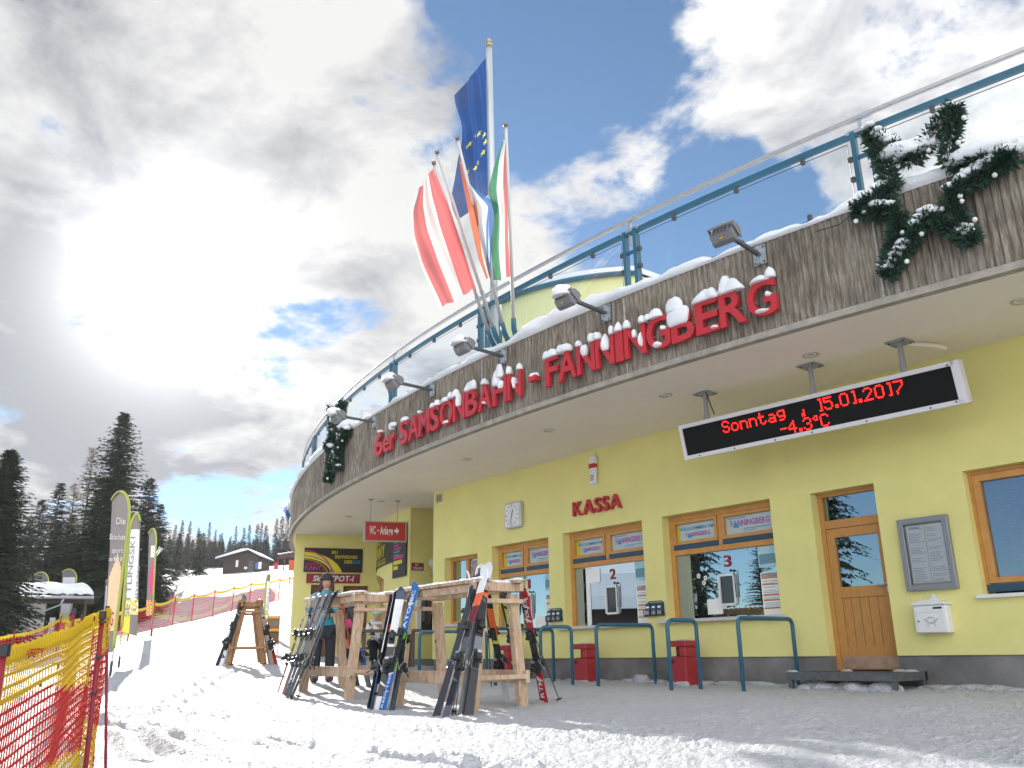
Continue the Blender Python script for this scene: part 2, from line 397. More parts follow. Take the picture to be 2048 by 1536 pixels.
WGLASS = glass_mat('window_glass', (.30, .36, .38), (.72, .86, .95), 0, .55)
DGLASS = glass_mat('door_glass', (.25, .3, .32), (.62, .74, .82), 0, .50)
INSIDE = mat('dark_interior', (.10, .11, .11), .9)
# ================================================================== GROUND
GPTS = [(-9,6.2,-.09),(-8,5.2,-.12),(-9.5,5.5,-.11),(-12.2,6.1,-.05),(-12.7,5.8,-.04),(-4,4,-.12),(0,0,-.3),(-4,0,-.15),(-5.4,1.4,-.08),(5,5,-.1),(-4.5,11.2,0),(-10,11.2,0),(-17,11.2,.1),(5,11.2,0),(-10,9,0),(-7,9,-.02),(-13.9,6.95,.08),
 (-19.2,12,.28),(-26.28,11.97,.53),(-20.3,8.2,.38),(-23.74,6.34,.31),(-33.11,9.83,1.32),(-35.41,14.96,1.38),(-26.56,11.61,.62),(-43.91,13.94,1.84),(-48.38,16.35,2.26),(-50.67,18.29,2.71),(-53.91,20.64,3.13),(-57.13,23.02,3.75),(-58.78,25.76,4.19),(-60.6,28.2,4.77),
 (-38.89,10.6,.97),(-39.6,8.1,.65),(-38.46,6.33,-.10),(-64.3,12.4,1.91),(-78.9,21.4,3.0),(-102.5,31.9,8.6),(-119.3,43,11.4),(-122.3,55.1,13.3),(-114,45.5,11.6),(-78.85,29.48,5.6),(-83.2,31.0,7.7),(-94.1,34.4,8.9),(-105.0,38.4,9.9),(-114.9,42.1,10.8),(-92.4,36.5,8.9),(-103.1,40.8,9.9),(-112.8,44.6,10.8),(-90.7,38.7,8.9),(-101.2,43.1,9.9),(-110.8,47.2,10.8),(-76.3,32.6,6.1),(-81.5,34.7,8.6),(-80,26,5.6),(-88,29,8.0),
 (0,-10,-.3),(-20,-10,.3),(12,-10,-.3),(-32,-10,.8),(-25,0,.35),(-15,0,.05),(-10,2.5,.02),(-60,0,1.8),(-60,-30,1.5),(0,-60,-1),(60,0,0),(0,60,0.5),(-40,40,2),(-190,70,20),(-260,60,30),(-260,-60,14),(-140,0,6),(-160,70,17),(-100,-60,3),(-190,20,14),(60,100,4),(-100,120,16)]
def warp(x, y):
    d = np.hypot(x, y); k = np.log1p(d / 6.0) * 6.0 / np.maximum(d, 1e-6)
    return x * k, y * k
_g = np.array(GPTS); _gx, _gy = warp(_g[:, 0], _g[:, 1])
def _tps(r2): return np.where(r2 > 1e-9, .5 * r2 * np.log(np.maximum(r2, 1e-12)), 0.0)
def _solve():
    n = len(_g); A = np.zeros((n + 3, n + 3)); A[:n, :n] = _tps((_gx[:, None] - _gx) ** 2 + (_gy[:, None] - _gy) ** 2) + np.eye(n) * 0.12
    P = np.stack([np.ones(n), _gx, _gy], 1); A[:n, n:] = P; A[n:, :n] = P.T
    return np.linalg.solve(A, np.concatenate([_g[:, 2], [0, 0, 0]]))
_w = _solve()
def smooth_ground(x, y):
    x = np.asarray(x, float); y = np.asarray(y, float); wx, wy = warp(x, y)
    z = _w[-3] + _w[-2] * wx + _w[-1] * wy
    for i in range(len(_g)): z = z + _w[i] * _tps((wx - _gx[i]) ** 2 + (wy - _gy[i]) ** 2)
    return z
def gz(x, y): return float(smooth_ground(np.array([x]), np.array([y]))[0])

TRACKS = [[(-30,7.6),(-22,5.6),(-14,3.4),(-9.5,2.4),(-6.5,2.2),(-4,2.6)], [(-26,7.8),(-18,5.2),(-12,4.0),(-8,3.0),(-5,3.2),(-3,3.6)],
          [(-18,7.0),(-14,4.9),(-11,3.6),(-8.2,2.2),(-6,1.8)], [(-15,2.2),(-11,2.6),(-8.5,3.6),(-6.6,4.4),(-4.4,5.0)], [(-34,11),(-26,8.6),(-19,6.4),(-14,5.2),(-11,4.6)], [(-9,2.0),(-6.4,2.9),(-4.6,3.3)]]
def make_ground():
    rings = [0.0]; r = .8
    while r < 300: rings.append(r); r *= 1.0105 if r < 26 else (1.018 if r < 110 else 1.035)
    rings = np.array(rings)
    # finer spacing of the spokes over the courtyard and the slope
    a0 = math.atan2(CF[1], CF[0])
    ang = np.concatenate([np.linspace(-.72, .72, 620, endpoint=False), np.linspace(.72, 2 * PI - .72, 330, endpoint=False)]) + a0
    RR, AA = np.meshgrid(rings, ang, indexing='ij')
    X = RR * np.cos(AA); Y = RR * np.sin(AA); Z = smooth_ground(X, Y)
    near = np.clip(1 - (RR - 18) / 22, 0, 1); mid = np.clip(1 - (RR - 60) / 60, 0.25, 1)
    act = np.clip((Y + 25) / 20, .3, 1)
    Z += mid * (.06 * vnoise(X * .45, Y * .45, 1) + .03 * vnoise(X * 1.1, Y * 1.1, 2))
    fade = np.clip((10.9 - Y) / .8, .25, 1) if True else 1
    foot = vnoise(X * 4.2, Y * 4.2, 3); foot = np.maximum(foot, -.1) * -1
    Z += near * (.023 * foot + .016 * vnoise(X * 8.5, Y * 8.5, 4) + .020 * np.abs(vnoise(X * 17, Y * 17, 5)) + .017 * vnoise(X * 34, Y * 34, 9))
    crumbs = np.clip(vnoise(X * 13, Y * 13, 6) - .30, 0, 1) * .34
    Z += near * crumbs * np.clip(vnoise(X * .8, Y * .8, 7) + .40, 0, 1)
    for T in TRACKS:
        T = np.array(T, float)
        # smooth the polyline
        tt = np.linspace(0, len(T) - 1, 60); TX = np.interp(tt, range(len(T)), T[:, 0]); TY = np.interp(tt, range(len(T)), T[:, 1])
        sel = (RR < 36)
        xs, ys = X[sel], Y[sel]; best = np.full(xs.shape, 9.0); 
        for i in range(59):
            ex, ey = TX[i + 1] - TX[i], TY[i + 1] - TY[i]; l2 = ex * ex + ey * ey + 1e-9
            u = np.clip(((xs - TX[i]) * ex + (ys - TY[i]) * ey) / l2, 0, 1)
            dd = ((xs - TX[i] - u * ex) * ey - (ys - TY[i] - u * ey) * ex) / math.sqrt(l2)
            d0 = np.hypot(xs - TX[i] - u * ex, ys - TY[i] - u * ey)
            best = np.where(d0 < np.abs(best), d0 * np.sign(dd + 1e-9), best)
        ph = vnoise(xs * .5, ys * .5, 8) * .1
        for o in (-.14, .14):
            q = (best + ph * .3 - o) / .065
            Z[sel] += -.036 * np.exp(-q * q) + .020 * np.exp(-((np.abs(q) - 1.7) ** 2) * 2)
    # steep snow bank on the slope, its face turned to the courtyard
    px = np.arctan2(X * CX[0] + Y * CX[1], X * CF[0] + Y * CF[1]); sm = lambda a, b, v: np.clip((v - a) / (b - a), 0, 1) ** 2 * (3 - 2 * np.clip((v - a) / (b - a), 0, 1))
    win = sm(-.40, -.345, px) * (1 - sm(-.285, -.262, px)); wob_ = 1.5 * vnoise(X * .12, Y * .12, 14)
    Z += win * (-1.5 * sm(62, 79, RR) * (1 - sm(80, 83.5, RR + wob_)))
    # pushed-up lumps of snow on the slope and by the wall
    Z += np.clip(1 - np.abs(RR - 70) / 60, 0, 1) * .5 * np.maximum(vnoise(X * .16, Y * .16, 11), 0)
    n, m = X.shape
    V = np.stack([X, Y, Z], -1).reshape(-1, 3)
    V[:m] = (0, 0, float(Z[1].mean()))
    I, J = np.meshgrid(np.arange(n - 1), np.arange(m), indexing='ij'); J2 = (J + 1) % m
    F = np.stack([I * m + J, (I + 1) * m + J, (I + 1) * m + J2, I * m + J2], -1).reshape(-1, 4)
    me = bpy.data.meshes.new('snow_ground'); me.vertices.add(len(V)); me.vertices.foreach_set('co', V.ravel())
    me.loops.add(F.size); me.loops.foreach_set('vertex_index', F.ravel().astype(np.int32)); me.polygons.add(len(F))
    me.polygons.foreach_set('loop_start', np.arange(0, F.size, 4, dtype=np.int32)); me.polygons.foreach_set('loop_total', np.full(len(F), 4, np.int32))
    me.polygons.foreach_set('use_smooth', np.ones(len(F), bool)); me.update(); me.validate()
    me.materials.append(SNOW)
    o = bpy.data.objects.new('snow_ground', me); COL.objects.link(o); o['kind'] = 'structure'
make_ground()

# ================================================================== STATION BUILDING
WY = 11.2                      # front wall
RC = (-10.022, 48.243); RR_ = 39.937   # centre and radius of the curved canopy edge
ZS = 4.15; ZB = 4.12; ZT = 5.316
def FP(th, r, z):
    t = math.radians(th); return Vector((RC[0] + r * math.sin(t), RC[1] - r * math.cos(t), z))
def FFR(th, z, out=0.0):       # frame on the canopy edge: x along it, y up, z outwards
    t = math.radians(th); return frame(FP(th, RR_ + out, z), (math.cos(t), math.sin(t), 0), (0, 0, 1))
bld = thing('station_building', 'yellow lift station with curved concrete canopy and wooden ticket windows', 'building', (-10, 11.2, 0))

OPEN = dict(small=(-16.58, -15.31, 1.12, 2.57), k1=(-14.8, -12.96, .95, 2.66), k2=(-12.53, -10.45, .95, 2.68), k3=(-9.99, -7.8, .98, 2.68), door=(-7.1, -6.11, .20, 2.65), right=(-4.91, -2.9, 1.09, 2.61))
def front_wall():
    xs = sorted({-17.05, 4.0} | {v for o in OPEN.values() for v in o[:2]})
    zs = sorted({.39, 4.2} | {v for o in OPEN.values() for v in o[2:]} - {.20})
    b = MB()
    for i in range(len(xs) - 1):
        for j in range(len(zs) - 1):
            cx, cz = (xs[i] + xs[i + 1]) / 2, (zs[j] + zs[j + 1]) / 2
            if any(o[0] < cx < o[1] and o[2] < cz < o[3] for o in OPEN.values()): continue
            b.add([(xs[i], WY, zs[j]), (xs[i + 1], WY, zs[j]), (xs[i + 1], WY, zs[j + 1]), (xs[i], WY, zs[j + 1])], [(0, 1, 2, 3)])
    for k, (x0, x1, z0, z1) in OPEN.items():
        zz = max(z0, .39); d = WY + .36
        b.add([(x0, WY, zz), (x0, WY, z1), (x0, d, z1), (x0, d, zz)], [(0, 1, 2, 3)])
        b.add([(x1, WY, zz), (x1, d, zz), (x1, d, z1), (x1, WY, z1)], [(0, 1, 2, 3)])
        b.add([(x0, WY, z1), (x1, WY, z1), (x1, d, z1), (x0, d, z1)], [(0, 1, 2, 3)])
        if k != 'door': b.add([(x0, WY, z0), (x0, d, z0), (x1, d, z0), (x1, WY, z0)], [(0, 1, 2, 3)])
    b.add([(-17.05, WY, .39), (-17.05, WY, 4.2), (-17.05, 16, 4.2), (-17.05, 16, .39)], [(0, 1, 2, 3)])
    b.add([(4, WY, -.3), (4, 24, -.3), (4, 24, 4.2), (4, WY, 4.2)], [(0, 1, 2, 3)])
    # underside of the render above the recessed plinth
    for x0, x1 in ((-17.05, -7.1), (-6.11, 4)): b.add([(x0, WY, .39), (x0, WY + .03, .39), (x1, WY + .03, .39), (x1, WY, .39)], [(0, 1, 2, 3)])
    b.build('front_wall', YEL, bld)
    p = MB(); p.bx(-17.02, -7.1, WY + .025, WY + .3, -.4, .388); p.bx(-6.11, 4, WY + .025, WY + .3, -.4, .388)
    p.bx(-17.02, -16.8, WY + .31, 16, -.4, .388)
    p.bx(-7.1, -6.11, WY + .06, WY + .3, -.4, .19)
    p.build('plinth', PLINTH, bld)
    rm = MB(); rm.bx(-16.9, 3.5, 13.4, 13.5, -.2, 4.1); rm.bx(-16.9, 3.5, WY + .4, 13.5, -.1, 0.2); rm.bx(-7.6, -7.5, WY + .4, 13.5, 0, 4.1); rm.bx(-5.7, -5.6, WY + .4, 13.5, 0, 4.1)
    rm.build('room_behind_windows', INSIDE, bld)
front_wall()

# left wing: ski depot wall, rounded entrance wall, passage to the toilets
def wing():
    A = Vector((-25.59, 11.67, 0)); d = Vector((.89, 2.73, 0)).normalized(); B = A + d * 3.1
    b = MB()
    M = frame(A, d, (0, 0, 1))            # z outwards (towards the courtyard)
    # wall with two door openings, in its own plane: x along, y up
    holes = [(.55, 1.30, .2, 2.62), (1.55, 2.35, .2, 2.60)]
    xs = sorted({0.0, 3.1} | {h[0] for h in holes} | {h[1] for h in holes}); zs = sorted({0.2, 4.2} | {h[3] for h in holes})
    for i in range(len(xs) - 1):
        for j in range(len(zs) - 1):
            cx, cz = (xs[i] + xs[i + 1]) / 2, (zs[j] + zs[j + 1]) / 2
            if any(h[0] < cx < h[1] and h[2] < cz < h[3] for h in holes): continue
            b.rect(xs[i], zs[j], xs[i + 1], zs[j + 1], 0, M)
    for h in holes:
        b.add([(h[0], .2, 0), (h[0], h[3], 0), (h[0], h[3], -.3), (h[0], .2, -.3)], [(0, 1, 2, 3)], 0, M)
        b.add([(h[1], .2, 0), (h[1], .2, -.3), (h[1], h[3], -.3), (h[1], h[3], 0)], [(0, 1, 2, 3)], 0, M)
        b.add([(h[0], h[3], 0), (h[1], h[3], 0), (h[1], h[3], -.3), (h[0], h[3], -.3)], [(0, 1, 2, 3)], 0, M)
    # outer side of the wing, away from the courtyard
    b.add([(A.x, A.y, 0), (A.x, A.y, 4.2), (A.x - 3, A.y + 8, 4.2), (A.x - 3, A.y + 8, 0)], [(0, 1, 2, 3)])
    b.build('depot_wall', YEL, bld)
    for k, h in enumerate(holes):
        dm = MB(); dm.box(((h[0] + h[1]) / 2, (.3 + h[3]) / 2, -.2), (h[1] - h[0] - .004, h[3] - .3, .06), 0, M)
        for zc, hh in ((.95, .9), (2.0, .8)): dm.box(((h[0] + h[1]) / 2, zc, -.165), (h[1] - h[0] - .24, hh, .02), 0, M)
        dd = dm.build('depot_door', mat('brown_door', (.17, .075, .035), .5, var=.15, vs=5, stretch=(5, 5, 1)), bld)
        hm = MB(); hm.tube([M @ Vector((h[1] - .1, 1.25, -.13)), M @ Vector((h[1] - .1, 1.25, -.06)), M @ Vector((h[1] - .22, 1.25, -.06))], .013, 6); hm.box((h[1] - .1, 1.22, -.15), (.04, .22, .04), 0, M)
        hm.build('door_handle', STEEL, dd)
    # rounded wall with an arched wooden door frame
    C2 = Vector((-19.2, 11.9, 0)); pts = []
    P0, P1, P2 = Vector((B.x, B.y, 0)), Vector((-23.3, 12.55, 0)), C2
    for i in range(15):
        t = i / 14; pts.append(P0 * (1 - t) ** 2 + P1 * 2 * t * (1 - t) + P2 * t * t)
    def topz(t):     # underside of the solid band above the door opening
        return 2.45 + .35 * t
    w = MB()
    for i in range(14):
        p, q = pts[i], pts[i + 1]; t = i / 14
        lo, lo2 = (.0, .0) if (i < 3 or i > 9) else (2.50 + .22 * math.sin((i - 3) / 7 * PI), 2.50 + .22 * math.sin((i - 2) / 7 * PI))
        w.add([(p.x, p.y, lo), (q.x, q.y, lo2), (q.x, q.y, 4.2), (p.x, p.y, 4.2)], [(0, 1, 2, 3)])
        if lo: w.add([(p.x, p.y, lo), (p.x + .1, p.y + .3, lo), (q.x + .1, q.y + .3, lo2), (q.x, q.y, lo2)], [(0, 1, 2, 3)])
    w.add([(C2.x, C2.y, .39), (C2.x, 16, .39), (C2.x, 16, 4.2), (C2.x, C2.y, 4.2)], [(0, 1, 2, 3)])
    w.bx(-19.2, -17.05, 16.0, 16.2, 0, 4.2)
    w.build('entrance_wall', YEL, bld, smooth=False)
    pl = MB(); pl.bx(-19.25, -19.17, 11.86, 16, -.3, .388); pl.build('plinth', PLINTH, bld)
    fr = MB()
    for i in range(3, 10):
        p, q = pts[i] + Vector((.08, .2, 0)), pts[i + 1] + Vector((.08, .2, 0))
        z1, z2 = 2.52 + .22 * math.sin((i - 3) / 7 * PI), 2.52 + .22 * math.sin((i - 2) / 7 * PI)
        fr.bar((p.x, p.y, z1 - .06), (q.x, q.y, z2 - .06), .10, .14)
        fr.bar((p.x, p.y, 1.95), (q.x, q.y, 1.95), .08, .1)
    for i in (3, 5, 6, 8, 10):
        p = pts[i] + Vector((.08, .2, 0)); fr.bar((p.x, p.y, .1), (p.x, p.y, 2.6), .1, .1)
    ef = fr.build('entrance_frame', WOODW, bld)
    gl = MB()
    for i in range(3, 10):
        p, q = pts[i] + Vector((.1, .26, 0)), pts[i + 1] + Vector((.1, .26, 0))
        gl.add([(p.x, p.y, .1), (q.x, q.y, .1), (q.x, q.y, 2.7), (p.x, p.y, 2.7)], [(0, 1, 2, 3)])
    gl.build('pane', DGLASS, ef)
    # shop window on the passage wall
    M2 = frame((-19.18, 11.95, 0), (0, 1, 0), (0, 0, 1))
    f = MB()
    for x0, x1, z0, z1 in ((.15, .28, 1.0, 2.2), (1.15, 1.25, 1.0, 2.2), (.28, 1.15, 1.0, 1.08), (.28, 1.15, 2.12, 2.2)): f.box(((x0 + x1) / 2, (z0 + z1) / 2, .02), (x1 - x0, z1 - z0, .06), 0, M2)
    sw = f.build('shop_window', WHITE, bld)
    g = MB(); g.rect(.28, 1.08, 1.15, 2.12, .012, M2); g.build('pane', mat('shop_pane', (.03, .032, .035), .12, spec=.8), sw)
    rn = random.Random(5); c = MB()
    for k in range(9):
        x = .34 + .09 * k; zt = 2.0 - rn.random() * .25; c.box((x + .02, zt - .25, .018), (.075, .45 + rn.random() * .2, .008), k % 3, M2)
    c.build('hanging_clothes', [mat('cloth_grey', (.16, .17, .18), .9), mat('cloth_blue', (.03, .06, .16), .9), mat('cloth_brown', (.14, .08, .05), .9)], sw)
    # curved advertising panel and price column on the rounded wall
    s = MB()
    for i in range(1, 12):
        p, q = pts[i], pts[i + 1]; nrm = Vector(((q - p).y, -(q - p).x, 0)).normalized() * .02
        p = p + nrm; q = q + nrm; z0, z1 = 2.86, 3.62
        s.add([(p.x, p.y, z0), (q.x, q.y, z0), (q.x, q.y, z1), (p.x, p.y, z1)], [(0, 1, 2, 3)], 0)
        if i < 6:
            nn = nrm * .25; a, bb = p + nn, q + nn
            for zc, ww, mi in ((.52, .10, 1), (.36, .07, 2), (.28, .05, 1)):
                f0 = math.sqrt(max(0, 1 - ((i - 1) / 5) ** 2)); f1 = math.sqrt(max(0, 1 - (i / 5) ** 2))
                s.add([(a.x, a.y, z0 + zc * f0), (bb.x, bb.y, z0 + zc * f1), (bb.x, bb.y, z0 + zc * f1 + ww), (a.x, a.y, z0 + zc * f0 + ww)], [(0, 1, 2, 3)], mi)
    def along(txt, t0, t1, z, h):
        n = len(txt)
        for i, ch in enumerate(txt):
            if ch == ' ': continue
            u0 = t0 + (t1 - t0) * i / n; u1 = t0 + (t1 - t0) * (i + .86) / n
            P = lambda u: pts[min(13, int(u))].lerp(pts[min(14, int(u) + 1)], u - int(u))
            p, q = P(u0), P(u1); nr = Vector(((q - p).y, -(q - p).x, 0)).normalized()
            s.text(ch, 0, 0, (q - p).length, h, 0, frame(p + nr * .032 + Vector((0, 0, z)), q - p, (0, 0, 1)), 1)
    along('FUNNY', 6.2, 10.4, 3.1, .34); along('SKISCHULE', 6.3, 9.2, 3.49, .09); along('SKI SNOWBOARD', 6.2, 10.6, 2.90, .08); along('-----------', 6.2, 10.6, 2.99, .11)
    p, q = pts[12], pts[14]; Mp = frame(p + Vector((.03, -.06, 0)), q - p, (0, 0, 1)); L = (q - p).length
    s.box((L * .42, 3.1, .0), (L * .85, 1.35, .02), 0, Mp)
    rn = random.Random(3); z = 3.66
    while z > 2.5:
        h = .05 if z > 2.95 else .1
        s.rect(L * .06, z, L * (.3 + .45 * rn.random()), z + h, .014, Mp, rn.choice((1, 2, 3, 3))); z -= h + .035
    PB = mat('sign_black', (.022, .02, .022), .45); 
    tag(s.build('advertising_panel', [PB, mat('sign_yellow', (.75, .62, .03), .5), mat('sign_teal', (.05, .30, .28), .5), mat('sign_pink', (.55, .03, .20), .5)]), 'black and yellow ski school panel bent round the entrance wall', 'sign')
    return M
DEPOT = wing()

# canopy: ribbed concrete edge, soffit, roof deck
def canopy():
    b = MB(); step = .021 / RR_ * 180 / PI; t0, t1 = -40.0, 16.0; n = int((t1 - t0) / step)
    vs = []
    for i in range(n + 1):
        th = t0 + i * step; r = RR_ - (.0 if (i // 2) % 2 else .020)
        lip = .0
        for z in (ZB + .05, ZT): vs.append(FP(th, r, z))
    fs = [(2 * i, 2 * i + 2, 2 * i + 3, 2 * i + 1) for i in range(n)]
    b.add(vs, fs)
    cm_ = bpy.data.materials.new('ribbed_concrete'); cm_.use_nodes = True; N, L = cm_.node_tree.nodes, cm_.node_tree.links
    bs = N['Principled BSDF']; bs.inputs['Roughness'].default_value = .9; bs.inputs['Specular IOR Level'].default_value = .2
    t = N.new('ShaderNodeTexCoord'); m1 = N.new('ShaderNodeMapping'); m1.inputs['Scale'].default_value = (1, 1, .12); L.new(t.outputs['Object'], m1.inputs[0])
    na = N.new('ShaderNodeTexNoise'); na.inputs['Scale'].default_value = 30; na.inputs['Detail'].default_value = 8; na.inputs['Roughness'].default_value = .75; L.new(m1.outputs[0], na.inputs['Vector'])
    nb = N.new('ShaderNodeTexNoise'); nb.inputs['Scale'].default_value = 1.1; nb.inputs['Detail'].default_value = 6; L.new(t.outputs['Object'], nb.inputs['Vector'])
    ad = N.new('ShaderNodeMath'); ad.operation = 'MULTIPLY_ADD'; L.new(na.outputs['Fac'], ad.inputs[0]); ad.inputs[1].default_value = .75
    ml = N.new('ShaderNodeMath'); ml.operation = 'MULTIPLY'; ml.inputs[1].default_value = .32; L.new(nb.outputs['Fac'], ml.inputs[0]); L.new(ml.outputs[0], ad.inputs[2])
    r = N.new('ShaderNodeValToRGB'); e = r.color_ramp.elements; e[0].position = .38; e[0].color = (.055, .045, .036, 1); e[1].position = .74; e[1].color = (.46, .41, .34, 1)
    k = e.new(.53); k.color = (.205, .175, .138, 1)
    L.new(ad.outputs[0], r.inputs[0]); L.new(r.outputs[0], bs.inputs['Base Color'])
    b.build('concrete_canopy_edge', cm_, bld)
    s = MB(); ths = [t0 + (t1 - t0) * i / 120 for i in range(121)]
    lip = [(RR_ + .012, ZB + .05), (RR_ + .012, ZB - .03), (RR_ - .10, ZB - .03), (RR_ - .10, ZB + .02)]
    vs = [FP(th, rr, z) for th in ths for rr, z in lip]
    s.add(vs, [(i * 4 + k, i * 4 + k + 1, i * 4 + k + 5, i * 4 + k + 4) for i in range(120) for k in range(3)])
    s.build('drip_lip', CONC, bld)
    f = MB(); vs = []
    for th in ths: vs += [FP(th, RR_ - .09, ZS), FP(th, 29, ZS)]
    f.add(vs, [(2 * i, 2 * i + 1, 2 * i + 3, 2 * i + 2) for i in range(120)])
    f.build('soffit', SOFF, bld)
    d = MB(); vs = []
    for th in ths: vs += [FP(th, RR_ - .2, ZT - .05), FP(th, RR_ - .2, ZT - .25), FP(th, 27, ZT - .25)]
    d.add(vs, [(3 * i + k, 3 * i + k + 1, 3 * i + k + 4, 3 * i + k + 3) for i in range(120) for k in range(2)])
    vs = []
    for th in ths: vs += [FP(th, RR_ - .001, ZT), FP(th, RR_ - .2, ZT)]
    d.add(vs, [(2 * i, 2 * i + 1, 2 * i + 3, 2 * i + 2) for i in range(120)])
    d.build('roof_deck', CONC, bld)
    # pale vertical seams between the casts
    for th in (-13.2, -7.0, -1.75, 3.05, 8.2, 13):
        sm = MB(); M = FFR(th, 0, .0); sm.box((0, (ZB + ZT) / 2 + .02, -.004), (.022, ZT - ZB - .08, .012), 0, M)
        sm.build('cast_seam', mat('lime_seam', (.42, .40, .36), .9, var=.3, vs=14), bld)
    for (x, y) in ((-8.27, 9.54), (-10.89, 9.5), (-13.57, 9.69), (-18.73, 10.76), (-21.4, 11.3), (-3.44, 10.01), (-5.9, 9.7)):
        l = MB(); M = Matrix.Translation((x, y, ZS))
        l.lathe([(.085, .01), (.085, -.012), (.105, -.012), (.105, .004)], 20, M, 0, cap=False)
        l.lathe([(.085, -.004), (.05, .03), (.001, .03)], 16, M, 0, cap=False)
        dl = l.build('downlight', STEEL, bld, smooth=True)
        g = MB(); g.lathe([(.045, -.003), (.045, .02)], 12, M); g.build('bulb', mat('lamp_glass', (.6, .58, .45), .25), dl)
canopy()

def roof_snow():
    rn = np.random.default_rng(4); ths = np.arange(-38, 15.5, .10)
    prof = [(-.03, -.005), (.05, .16), (.06, .50), (-.04, .85), (-.18, 1.0), (-.34, .97), (-.52, 1.0), (-.85, 1.0), (-1.6, .95), (-4.0, .9)]
    P = len(prof); s_ = ths * .697
    h = .12 + .34 * np.clip(vnoise(s_ * .33, s_ * 0 + 3.3, 2) + .12, 0, 1) + .34 * np.clip(vnoise(s_ * 1.3, s_ * 0 + 1.1, 3), 0, 1) + .10 * vnoise(s_ * 4.5, s_ * 0, 5) + .05 * vnoise(s_ * 11, s_ * 0, 7)
    h = np.maximum(h, .05); vs = []
    for i, th in enumerate(ths):
        for k, (dr, f) in enumerate(prof):
            n = vnoise(np.array([s_[i] * 2.5]), np.array([k * 1.7]), 6)[0]
            bulge = dr if k > 2 else dr * min(1.4, .2 + h[i] * 3.2)
            vs.append(FP(th, RR_ + bulge + .06 * n * (k < 6), ZT + .004 + f * h[i] * (1 + .3 * n * (k > 1)) * (1 if k < 8 else .8)))
    fs = [(i * P + k, (i + 1) * P + k, (i + 1) * P + k + 1, i * P + k + 1) for i in range(len(ths) - 1) for k in range(P - 1)]
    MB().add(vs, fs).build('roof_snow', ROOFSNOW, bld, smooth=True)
roof_snow()

# rounded pale building part on the roof terrace
def tower():
    t = thing('roof_pavilion', 'pale yellow rounded stair pavilion on the roof terrace under a snowy roof', 'building', (-12.5, 13, ZT - .25))
    C = (-13.6, 14.27); r = 3.6; z0, z1 = ZT - .24, 7.72
    arc = [(C[0] + r * math.sin(a), C[1] - r * math.cos(a)) for a in np.linspace(-.02, .86, 18)]
    poly = arc + [(arc[-1][0], 16.5), (arc[0][0], 16.5)]
    n = len(poly); b = MB()
    b.add([(x, y, z) for z in (z0, z1) for x, y in poly], [(i, (i + 1) % n, n + (i + 1) % n, n + i) for i in range(n)])
    b.build('wall', PALEYEL, t)
    rim = MB(); rim.tube([(x + (x - C[0]) * .02, y + (y - C[1]) * .02, z1) for x, y in arc], .05, 6); rim.build('roof_rim', TEAL, t)
    sn = MB(); ring = lambda k, z: [(C[0] + (x - C[0]) * k, C[1] + (y - C[1]) * k, z) for x, y in poly]
    R = [ring(1.02, z1 + .02), ring(1.03, z1 + .12), ring(.99, z1 + .20), ring(.9, z1 + .24)]
    sn.add([p for q in R for p in q], [(j * n + i, j * n + (i + 1) % n, (j + 1) * n + (i + 1) % n, (j + 1) * n + i) for j in range(3) for i in range(n)] + [tuple(range(3 * n, 4 * n))])
    sn.build('roof_snow', ROOFSNOW, t, smooth=True)
    for i in range(4, 18, 4):
        x, y = arc[i]; MB().tube([(x, y, z0), (x, y, z1)], .012, 5).build('wall_joint', PALEYEL, t)
    pp = MB(); x, y = arc[0]; pp.tube([(x - .06, y - .05, z0), (x - .06, y - .05, z1 - .1)], .05, 8); pp.tube([(x - .06, y - .08, 6.1), (x + .2, y - .12, 6.1)], .025, 6); pp.build('downpipe', TEAL, t, smooth=True)
    w = MB(); w.bx(x - .55, x - .12, y + .3, y + .36, z0, z1 - .35); w.build('glass_screen', LGLASS, t)
    # low rounded parapet beside it
    q = thing('terrace_parapet', 'low pale yellow rounded parapet on the terrace left of the flagpoles', 'wall', (-15, 11.2, ZT - .25))
    prof = [(-1.05, 0), (1.0, 0), (1.0, 1.35)] + [(-1.05 + .75 - .75 * math.sin(a), .60 + .75 * math.cos(a)) for a in np.linspace(0, PI / 2, 8)]
    M = frame((-14.55, 10.6, ZT - .24), (.93, .36, 0), (0, 0, 1))
    MB().prism(prof, -.25, M).build('wall', PALEYEL, q)
    e = [(-1.05 + .75 - .83 * math.sin(a), .60 + .83 * math.cos(a)) for a in np.linspace(0, PI / 2 + .3, 9)]
    MB().tube([M @ Vector((1.0, 1.42, -.12))] + [M @ Vector((x, z, -.12)) for x, z in e], .13, 8).build('snow_cover', ROOFSNOW, q, smooth=True)
tower()

